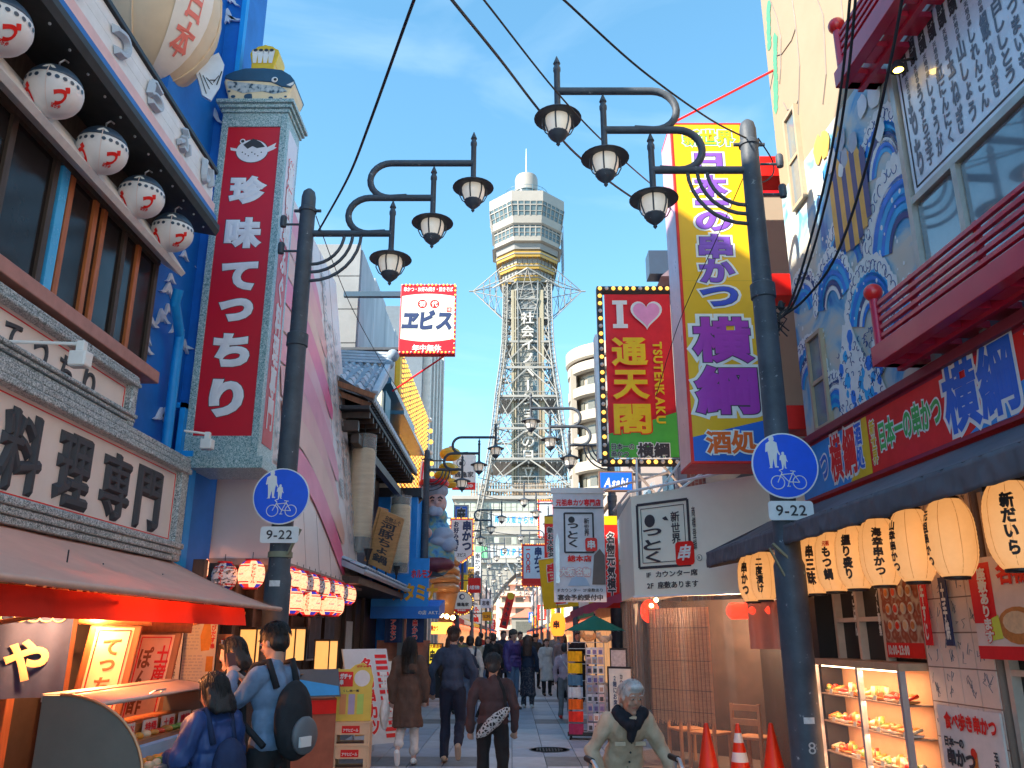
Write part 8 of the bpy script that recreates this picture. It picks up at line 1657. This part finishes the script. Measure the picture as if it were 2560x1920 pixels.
crate(.02, 'lower peach beer crate of the stack beside the menu board'); crate(.295, 'upper peach beer crate of the stack beside the menu board')
t = thing('skewer_board', 'yellow cut-out skewer game board standing on the beer crates', 'sign', (-2.02, 11.25, .572), R(6)); YB = mat('board_yellow', (.74, .56, .12), .5, var=.06)
MB().prism([(-.23, 0), (.23, 0), (.23, .40), (.245, .50), (.20, .64), (.10, .70), (.0, .67), (-.06, .62), (-.23, .62)], 0, .05).build('board', YB, t, bevel=.004); MB().prism([(-.23, .0), (-.22, .0), (-.22, .62), (-.23, .62)], .05, .35).build('side', YB, t)
flat(t, rrect(-.11, .50, .19, .18, .01), CRED, -.003, 'red_square'); text(t, 'ガチャ\n串', -.11, .50, .15, .14, WHITE, -.006, bold=.06); flat(t, circ(.10, .51, .10), WHITE, -.003, 'white_disc'); text(t, 'ガチャ串', .1, .655, .16, .03, RED, -.004, bold=.05); text(t, 'くし串一覧', -.03, .36, .2, .03, INK, -.004, bold=.03)
for k, c in enumerate(((.6, .25, .1), (.35, .30, .42), (.35, .5, .12))): flat(t, [(-.17 + .11 * k, .08), (-.09 + .11 * k, .08), (-.09 + .11 * k, .32), (-.17 + .11 * k, .32)], mat('swatch_%d' % k, c, .5), -.003, 'swatch')
o = put((lambda m: (m.add([(v[0] * .25, v[1] * .20, v[2] * .05) for v in q.v], q.f), melt(m, .012, 2, .02, 22))[1])(MB()), 'plastic_sheet', mat('pink_plastic', (.62, .38, .36), .35, var=.2), None); o.location = (-2.02, 11.3, .575); tag(o, 'crumpled pink plastic sheet between board and crates', 'plastic sheet')
# large slanted menu board
t = thing('slanted_menu_board', 'large slanted menu board with red white stripes leaning toward the street', 'sign', (-1.98, 12.5, 0), R(38)); MP2 = mat('menu_grey', (.48, .50, .52), .4, var=.06)
def slant(x, y, z): return (x, y + .42 * (z - .75), z)
mb = MB(); mb.add([slant(x, yy, z) for yy in (0, .04) for z in (.18, 1.42) for x in (-.36, .36)], [(0, 1, 3, 2), (4, 6, 7, 5), (0, 2, 6, 4), (1, 5, 7, 3), (0, 4, 5, 1), (2, 3, 7, 6)]); mb.build('board', MP2, t)
for k in range(14): flat(t, [(.14, .25 + .08 * k), (.33, .25 + .08 * k), (.33, .30 + .08 * k), (.14, .30 + .08 * k)], RED, -.004, 'red_stripe', mapf=slant)
text(t, '名物串カツ', -.02, .8, .18, 1.0, RED, -.006, vertical=True, bold=.05, mapf=slant, outline=WHITE, oline=.05); flat(t, [(-.34, .3), (-.16, .3), (-.16, .75), (-.34, .7)], FOODC[4], -.004, 'food_picture', mapf=slant); text(t, '五十円', .24, .75, .14, .7, WHITE, -.009, vertical=True, bold=.06, mapf=slant)
for sx in (-.33, .33): MB().tube([(sx, -.2, .2), (sx, -.2, 0)], .015, 6).build('leg', STEEL, t); MB().tube([(sx, .25, 1.3), (sx, .5, 0)], .015, 6).build('leg', STEEL, t)
t = thing('menu_lectern', 'small slanted menu stand with a lit page beyond the menu board', 'sign', (-1.98, 14.8, 0), R(50)); mb = MB(); mb.add([(x, .3 * (z - .9) + yy, z) for yy in (0, .03) for z in (.82, 1.22) for x in (-.28, .28)], [(0, 1, 3, 2), (4, 6, 7, 5), (0, 2, 6, 4), (1, 5, 7, 3), (0, 4, 5, 1), (2, 3, 7, 6)]); mb.build('board', BRWOOD, t); flat(t, [(-.25, .85), (.25, .85), (.25, 1.19), (-.25, 1.19)], PAPER, -.005, 'page', mapf=lambda x, y, z: (x, y + .3 * (z - .9), z)); MB().tube([(0, .05, .85), (0, .1, 0)], .03, 8).build('post', DKWOOD, t); MB().box(-.15, .15, -.1, .25, 0, .03).build('foot', DKWOOD, t)
t = thing('flyer_stand', 'dark slanted display stand with a blue sheet behind the backpack man', 'display stand', (-2.42, 10.9, 0), R(30)); mb = MB(); mb.add([(x, .5 * (z - 1) + yy, z) for yy in (0, .03) for z in (.88, 1.2) for x in (-.3, .3)], [(0, 1, 3, 2), (4, 6, 7, 5), (0, 2, 6, 4), (1, 5, 7, 3), (0, 4, 5, 1), (2, 3, 7, 6)]); mb.build('top_board', mat('board_charcoal', (.06, .07, .09), .4), t); flat(t, [(-.28, .9), (.28, .9), (.28, 1.0), (-.28, 1.1)], mat('sheet_blue', (.05, .28, .6), .5), -.005, 'blue_sheet', mapf=lambda x, y, z: (x, y + .5 * (z - 1), z)); MB().box(-.28, .28, .02, .4, .02, .86).build('cabinet', mat('cabinet_red_brown', (.28, .10, .06), .5, var=.2), t, bevel=.01); MB().box(-.27, .27, -.0, .02, .68, .84).build('leaflet_tray', CRED, t)
# traffic cones
ORG = mat('cone_red', (.72, .05, .025), .4, var=.06); ORW_ = mat('cone_white', (.72, .70, .68), .4, var=.05)
for k, (x, lab) in enumerate(((2.10, 'plain red traffic cone, leftmost of three'), (2.44, 'red and white striped traffic cone between two plain ones'), (2.80, 'plain red traffic cone nearest the right pole'))):
    t = thing('traffic_cone', lab, 'traffic cone', (x, 9.65, 0), 0, 'traffic cones by the vinyl curtain')
    if k == 1:
        for q_ in range(7): z0, z1 = .03 + .095 * q_, .03 + .095 * (q_ + 1); MB().lathe([(.15 - .19 * z0, z0), (.15 - .19 * z1, z1)], 24).build('band', ORW_ if q_ % 2 else ORG, t, smooth=True)
    else: MB().lathe([(.15, .03), (.022, .69), (.015, .70)], 24).build('cone_body', ORG, t, smooth=True)
    MB().box(-.19, .19, -.19, .19, 0, .03).build('base', ORG, t, bevel=.01)
# souvenir rack
rk = thing('souvenir_rack', 'wheeled souvenir rack hung with card packets and small shirts', 'display rack', (1.22, 14.4, 0), R(-8)); WIR = mat('rack_wire', (.55, .52, .5), .35, metal=.5)
for x in (-.30, .0, .30): MB().tube([(x, 0, .1), (x, 0, 1.50)], .01, 6).build('upright', WIR, rk)
for z in (.12, .38, .64, .90, 1.16, 1.40, 1.50): MB().tube([(-.3, 0, z), (.3, 0, z)], .006, 5).build('cross_wire', WIR, rk)
MB().box(-.32, .32, -.05, .3, .06, .12).build('base', BLACK, rk)
for sx in (-1, 1):
    for yy in (0, .25): MB().tube([(sx * .28 - .012, yy, .03), (sx * .28 + .012, yy, .03)], .03, 10).build('castor', BLACK, rk)
rnd = random.Random(6); PKC = [mat('packet_%d' % i, c, .35, var=.2, scale=30) for i, c in enumerate(((.50, .46, .50), (.34, .26, .34), (.55, .40, .40), (.62, .60, .60), (.30, .34, .42)))]
for j in range(9):
    for i in range(3): x = .01 + .095 * i; z = .20 + .145 * j; o = MB().box(x, x + .085, -.03, -.018, z - .06, z + .06).build('card_packet', PKC[(i * 2 + j) % 5], rk); MB().box(x + .015, x + .07, -.033, -.0305, z - .045, z + .02).build('picture', mat('packet_pic_%d' % (j % 3), ((.06, .05, .05), (.4, .25, .2), (.15, .12, .25))[j % 3], .5), o)
SHIRT = [mat('shirt_%d' % i, c, .85, var=.2, scale=14) for i, c in enumerate(((.66, .34, .03), (.68, .42, .04), (.05, .12, .2), (.40, .44, .48), (.62, .12, .03), (.55, .04, .03), (.25, .03, .08)))]
for j in range(7):
    z = 1.36 - .185 * j; MB().grid(lambda u, v: (-.30 + .24 * u, -.05 - .03 * math.sin(u * PI) - .008 * math.sin(u * 25), z - .16 * v), 14, 3).build('shirt', SHIRT[j], rk, smooth='all')
for k, (x, z, c) in enumerate(((.15, 1.52, (.55, .26, .12)), (.42, 1.50, (.5, .35, .25)))):
    t = thing('plush_toy', ['orange brown plush toy lying on top of the souvenir rack', 'pale plush toy at the right end of the souvenir rack'][k], 'toy', (1.22 + x - .1, 14.4, z)); m = MB(); m.ball((0, 0, .05), .07, 12, 8, 1.5, .9, .8); m.ball((-.10, -.01, .10), .05, 12, 8); m.ball((.10, 0, .08), .04, 10, 6, .7, .7, 1.5)
    for sx in (-1, 1): m.ball((-.10 + .025 * sx, 0, .15), .018, 8, 6); m.ball((.03 * sx, -.05, .01), .025, 8, 6, 1.3, 1, .7)
    put(melt(m, .008, 2), 'body', mat('plush_%d' % k, c, .9, var=.2, scale=30, bump=.5, bscale=120), t)
t = thing('standing_board', 'white standing board in a black frame with seating notice', 'sign', (1.55, 12.6, 0), R(-30)); MB().box(-.20, .20, 0, .03, .35, 1.18).build('frame', BLACK, t, bevel=.006); flat(t, [(-.17, .38), (.17, .38), (.17, 1.15), (-.17, 1.15)], PAPER, -.003, 'sheet'); text(t, '2階にお席', -.08, .85, .06, .4, NAVY, -.006, vertical=True, bold=.02); text(t, 'カウンター席', .02, .85, .05, .45, INK, -.006, vertical=True, bold=.02); text(t, '座敷', .1, .7, .06, .16, RED, -.006, vertical=True, bold=.04)
for sx in (-.18, .18): MB().tube([(sx, .02, .4), (sx, -.12, 0)], .014, 6).build('leg', BLACK, t); MB().tube([(sx, .02, .4), (sx, .2, 0)], .014, 6).build('leg', BLACK, t)
t = thing('standing_board', 'black framed photo board leaning behind the souvenir rack', 'sign', (1.66, 13.6, 0), R(-25)); MB().box(-.14, .14, 0, .03, .8, 1.42).build('frame', BLACK, t); flat(t, [(-.12, .83), (.12, .83), (.12, 1.39), (-.12, 1.39)], mat('photo_grey', (.35, .34, .36), .4, var=.3, scale=20), -.003, 'photo_sheet'); MB().tube([(0, .03, .82), (0, .05, 0)], .02, 6).build('leg', BLACK, t)
# green parasol
t = thing('green_parasol', 'green market parasol over the souvenir stall', 'parasol', (1.65, 17.2, 0)); n8 = 8; apex = (0, 0, 2.0); GRN = cloth('parasol_green', (.02, .16, .10), .25)
for k in range(n8):
    a, b = 2 * PI * k / n8, 2 * PI * (k + 1) / n8; p, q_ = (.62 * math.cos(a), .62 * math.sin(a), 1.70), (.62 * math.cos(b), .62 * math.sin(b), 1.70); mid = (.56 * math.cos((a + b) / 2), .56 * math.sin((a + b) / 2), 1.705)
    MB().add([apex, p, mid, q_], [(0, 1, 2), (0, 2, 3)]).build('canopy_panel', GRN, t); MB().tube([(0, 0, 1.96), (.61 * math.cos(a), .61 * math.sin(a), 1.68)], .006, 5).build('rib', STEEL, t)
MB().tube([(0, 0, 0), (0, 0, 2.03)], .018, 8).build('pole', IRON, t); MB().lathe([(.2, 0), (.2, .05), (.05, .07)], 16).build('foot', CONC, t)
# stall behind: pink scalloped awning, orange lantern
t = thing('pink_awning', 'pink scalloped awning over the shop right of the parasol', 'awning', (2.4, 18.4, 0)); PKA = cloth('awning_pink', (.50, .10, .16), .3); MB().grid(lambda u, v: (-.95 + .9 * v - .0, -.9 + 4 * u, 2.18 + .30 * v), 20, 3).build('canopy', PKA, t, smooth='all', solid=.01); MB().grid(lambda u, v: (-.95, -.9 + 4 * u, 2.18 - v * (.14 + .04 * abs(math.sin(u * 30)))), 80, 2).build('valance', PKA, t); MB().grid(lambda u, v: (-.95 + .9 * u, -.9, 2.18 + .3 * u - v * (.14 + .04 * abs(math.sin(u * 9)))), 20, 2).build('valance', PKA, t)
t = thing('orange_lantern', 'big glowing orange paper lantern hanging on the right side', 'lantern', (1.17, 22, 1.88)); MB().lathe([(.10, -.28)] + [(.19 * (1 - .35 * abs(-1 + 2 * i / 20) ** 3), -.27 + .54 * i / 20) for i in range(21)] + [(.10, .28)], 20).build('paper_body', mat('lantern_orange', (.75, .22, .03), .5, var=.2, emit=(1, .22, .02), estr=.6), t, smooth='all'); text(t, '串', -.05, .0, .16, .2, INK, -.2, bold=.05); MB().tube([(0, 0, .28), (0, 0, .6)], .006, 5).build('cord', CABLE, t)
# ================================================================== shop rows receding on both sides
WALLC = [(.58, .53, .46), (.42, .36, .32), (.62, .58, .52), (.34, .20, .16), (.50, .46, .42), (.56, .48, .36), (.30, .30, .33), (.60, .55, .50)]
AWC = [(.50, .06, .05), (.04, .10, .30), (.60, .38, .06), (.10, .26, .12), (.30, .10, .08), (.55, .50, .44), (.45, .08, .12), (.06, .06, .07)]
def shop(side, i, y0, y1, H, label):
    X = side * 3.25; t = thing('shop_building', label, 'building', (X, y0, 0)); d = y1 - y0; wm = mat('shop_wall_%d_%d' % (side, i), WALLC[(i * 3 + (side > 0)) % 8], .7, var=.15, scale=.6)
    MB().box(0, side * 5, .02, d - .02, 0, H).build('wall', wm, t); MB().box(-side * .12, side * 5.05, 0, d, H, H + .25).build('parapet', wm, t)
    ac = cloth('row_awning_%d' % ((i * 5 + (side > 0) * 3) % 8), AWC[(i * 5 + (side > 0) * 3) % 8], .25)
    MB().add([(0, .1, 2.75), (0, d - .1, 2.75), (-side * .75, d - .1, 2.4), (-side * .75, .1, 2.4), (-side * .75, d - .1, 2.2), (-side * .75, .1, 2.2)], [(0, 1, 2, 3), (3, 2, 4, 5)]).build('awning', ac, t, solid=.01)
    MB().box(-.06 * side, 0, .3, d - .3, .1, 2.2).build('shop_window', mat('shop_glow_%d' % (i % 3), ((.5, .28, .14), (.30, .2, .14), (.55, .35, .2))[i % 3], .5, var=.5, scale=3, emit=(1, .5, .2), estr=.12), t)
    for k in range(max(1, int(d / 2.2))):
        for z in (3.4, 5.2):
            if z + 1.2 < H: yy = .6 + 2.1 * k; w_ = MB().box(-.05 * side, 0, yy, yy + 1.1, z, z + 1.1).build('window', STEEL, t); MB().box(-.065 * side, -.052 * side, yy + .07, yy + 1.03, z + .07, z + 1.03).build('pane', WG, w_)
    # projecting signboard
    c = (CRED, YEL, BLUE, WHITE, mat('sign_amber', (.8, .42, .03), .5), GREEN)[(i + (side > 0)) % 6]; zc = 3.2 + .5 * ((i * 2) % 3)
    MB().box(-side * .08, -side * .85, .4, .52, zc - .7, zc + .7).build('signboard', c, t); text(t, ('串かつ', '居酒屋', 'お好み', 'ふぐ鍋', 'たこ焼', '大衆酒場')[(i + 2 * (side > 0)) % 6], -side * .46, zc, .45, 1.15, WHITE if c not in (WHITE, YEL) else CRED, .395, vertical=True, bold=.05)
    for k in range(int(d / .55)):
        key = 'row_lantern'
        if key not in BUP: o = MB().lathe([(.06, -.14), (.12, -.08), (.13, 0), (.12, .08), (.06, .14)], 12).build('lantern', mat('row_lantern_red', (.6, .08, .05), .5, emit=(1, .2, .08), estr=.35), t, smooth='all'); BUP[key] = o
        else: o = BUP[key].copy(); COL.objects.link(o); o.parent = t
        o.location = (-side * .62, .35 + .55 * k, 2.02)
    return t
nm = ['first', 'second', 'third', 'fourth', 'fifth', 'sixth', 'seventh', 'eighth', 'ninth']
yl = [24.7, 30.6]; ys0 = [37.4, 45, 54, 66, 82, 102, 124, 146]
for i, (a, b) in enumerate(zip(ys0, ys0[1:])): shop(-1, i, a, b, (6.2, 5.6, 6.0, 6.4, 6.8, 7.2, 8)[i], nm[i] + ' shop beyond the dark finned building along the left row')
yr = [26.2, 33.5, 42, 52, 64, 80, 102, 124, 146]
for i, (a, b) in enumerate(zip(yr, yr[1:])): shop(1, i, a, b, (5.8, 5.4, 5.8, 6.2, 6.4, 6.8, 7.2, 8)[i], nm[i] + ' shop beyond the brick building along the right row')
t = thing('low_arcade_shop', 'low open fronted souvenir shop behind the parasol', 'building', (3.25, 15.1, 0)); MB().box(-.25, -.05, -.1, 11, 2.5, 3.0).build('fascia', DKWOOD, t); MB().box(-.1, -.05, 0, 10.8, 0, 2.5).build('back', mat('souvenir_back', (.30, .20, .13), .6, var=.5, scale=2.5), t)
for k in range(5): MB().box(-.2, -.1, .3 + 2.4 * k, .4 + 2.4 * k, 0, 2.5).build('post', BRWOOD, t)
# ================================================================== overhead cables
def cable(label, pts, r, m=CABLE, n=24):
    P_ = [at(px, py, Y) for px, py, Y in pts]; out = []
    for i in range(len(P_) - 1):
        p0, p1, p2, p3 = P_[max(i - 1, 0)], P_[i], P_[i + 1], P_[min(i + 2, len(P_) - 1)]
        for k in range(8):
            u = k / 8; out.append(.5 * ((2 * p1) + (p2 - p0) * u + (2 * p0 - 5 * p1 + 4 * p2 - p3) * u * u + (3 * p1 - p0 - 3 * p2 + p3) * u ** 3))
    out.append(P_[-1]); o = MB().tube(out, r, 6).build('overhead_cable', m, None, smooth=True); return tag(o, label, 'cable', 'overhead cables')
cable('black cable from the sky down to the left lamp post', [(1085, -120, 4.0), (1035, 0, 4.6), (925, 305, 6.0), (872, 440, 7.2), (812, 550, 8.5), (797, 575, 8.9)], .012)
cable('thick black cable crossing behind the right lanterns', [(1075, -70, 4.5), (1130, 0, 5), (1253, 152, 6.2), (1345, 272, 7.4), (1440, 385, 8.6), (1575, 490, 10), (1700, 560, 12)], .014)
cable('thin black cable crossing above the right lanterns', [(1150, -70, 4.5), (1210, 0, 5), (1390, 228, 6.5), (1520, 365, 8), (1660, 485, 10), (1760, 545, 12)], .009)
cable('thin cable running to the top of the right lamp post', [(1340, -60, 4.0), (1410, 0, 4.5), (1600, 172, 5.6), (1770, 295, 6.8), (1865, 345, 7.4)], .009)
for k, (dx, lab) in enumerate(((0, 'leftmost of the black cables on the painted wall'), (14, 'second of the black cables on the painted wall'))): cable(lab, [(2128 + dx, -40, 5.2), (2105 + dx, 200, 5.9), (2070 + dx, 420, 6.6), (2020 + dx, 620, 7.2), (1975 + dx * .6, 760, 7.6), (1945, 800, 7.7)], .012)
cable('black cable looping over the painted wall to the right post', [(2262, -40, 4.9), (2225, 160, 5.5), (2165, 420, 6.3), (2090, 640, 7.0), (2010, 750, 7.5), (1940, 800, 7.7)], .013)
cable('slack cable hanging at the side of the right lamp post', [(1895, 345, 7.5), (1930, 400, 7.6), (1932, 435, 7.6), (1905, 455, 7.55), (1890, 425, 7.5)], .008)
cable('thin wire in front of the yellow sign', [(1860, 440, 7.6), (1790, 600, 8.2), (1700, 800, 9), (1640, 990, 10)], .005)
cable('thin wire falling past the pink billboard', [(790, 540, 8.9), (830, 650, 11), (880, 770, 13), (950, 900, 15), (1010, 1000, 18)], .007)
for k in range(5):
    y0 = 1200 + 42 * k; cable(nm[k] + ' thin wire from the top spanning the far street below the tower', [(1195, y0 - 6, 48), (1260, y0 + 8, 50), (1330, y0 + 10, 52), (1430, y0 - 4, 54)], .02)
o = MB().tube([at(1690, 303, 9.1), at(2045, 118, 8.3)], .014, 6).build('tie_rod', CRED, None); tag(o, 'thin red steel rod from the yellow sign up to the painted wall', 'rod')
# junction clutter on the right post
t = thing('cable_junction', 'knot of cables and clamps on the right lamp post', 'cable', at(1935, 790, 7.62)); rnd = random.Random(2)
for k in range(10): a = [Vector((rnd.uniform(-.12, .14), rnd.uniform(-.05, .05), rnd.uniform(-.22, .16))) for _ in range(4)]; MB().tube([a[0], a[0].lerp(a[1], .5), a[1], a[1].lerp(a[2], .5), a[2], a[3]], .007, 5).build('cable_loop', CABLE, t, smooth=True)
for k in range(3): MB().lathe([(.02, -.04), (.035, -.02), (.03, .03), (.015, .06)], 10, (-.1 + .09 * k, 0, .1)).build('insulator', CABLE, t, smooth=True)
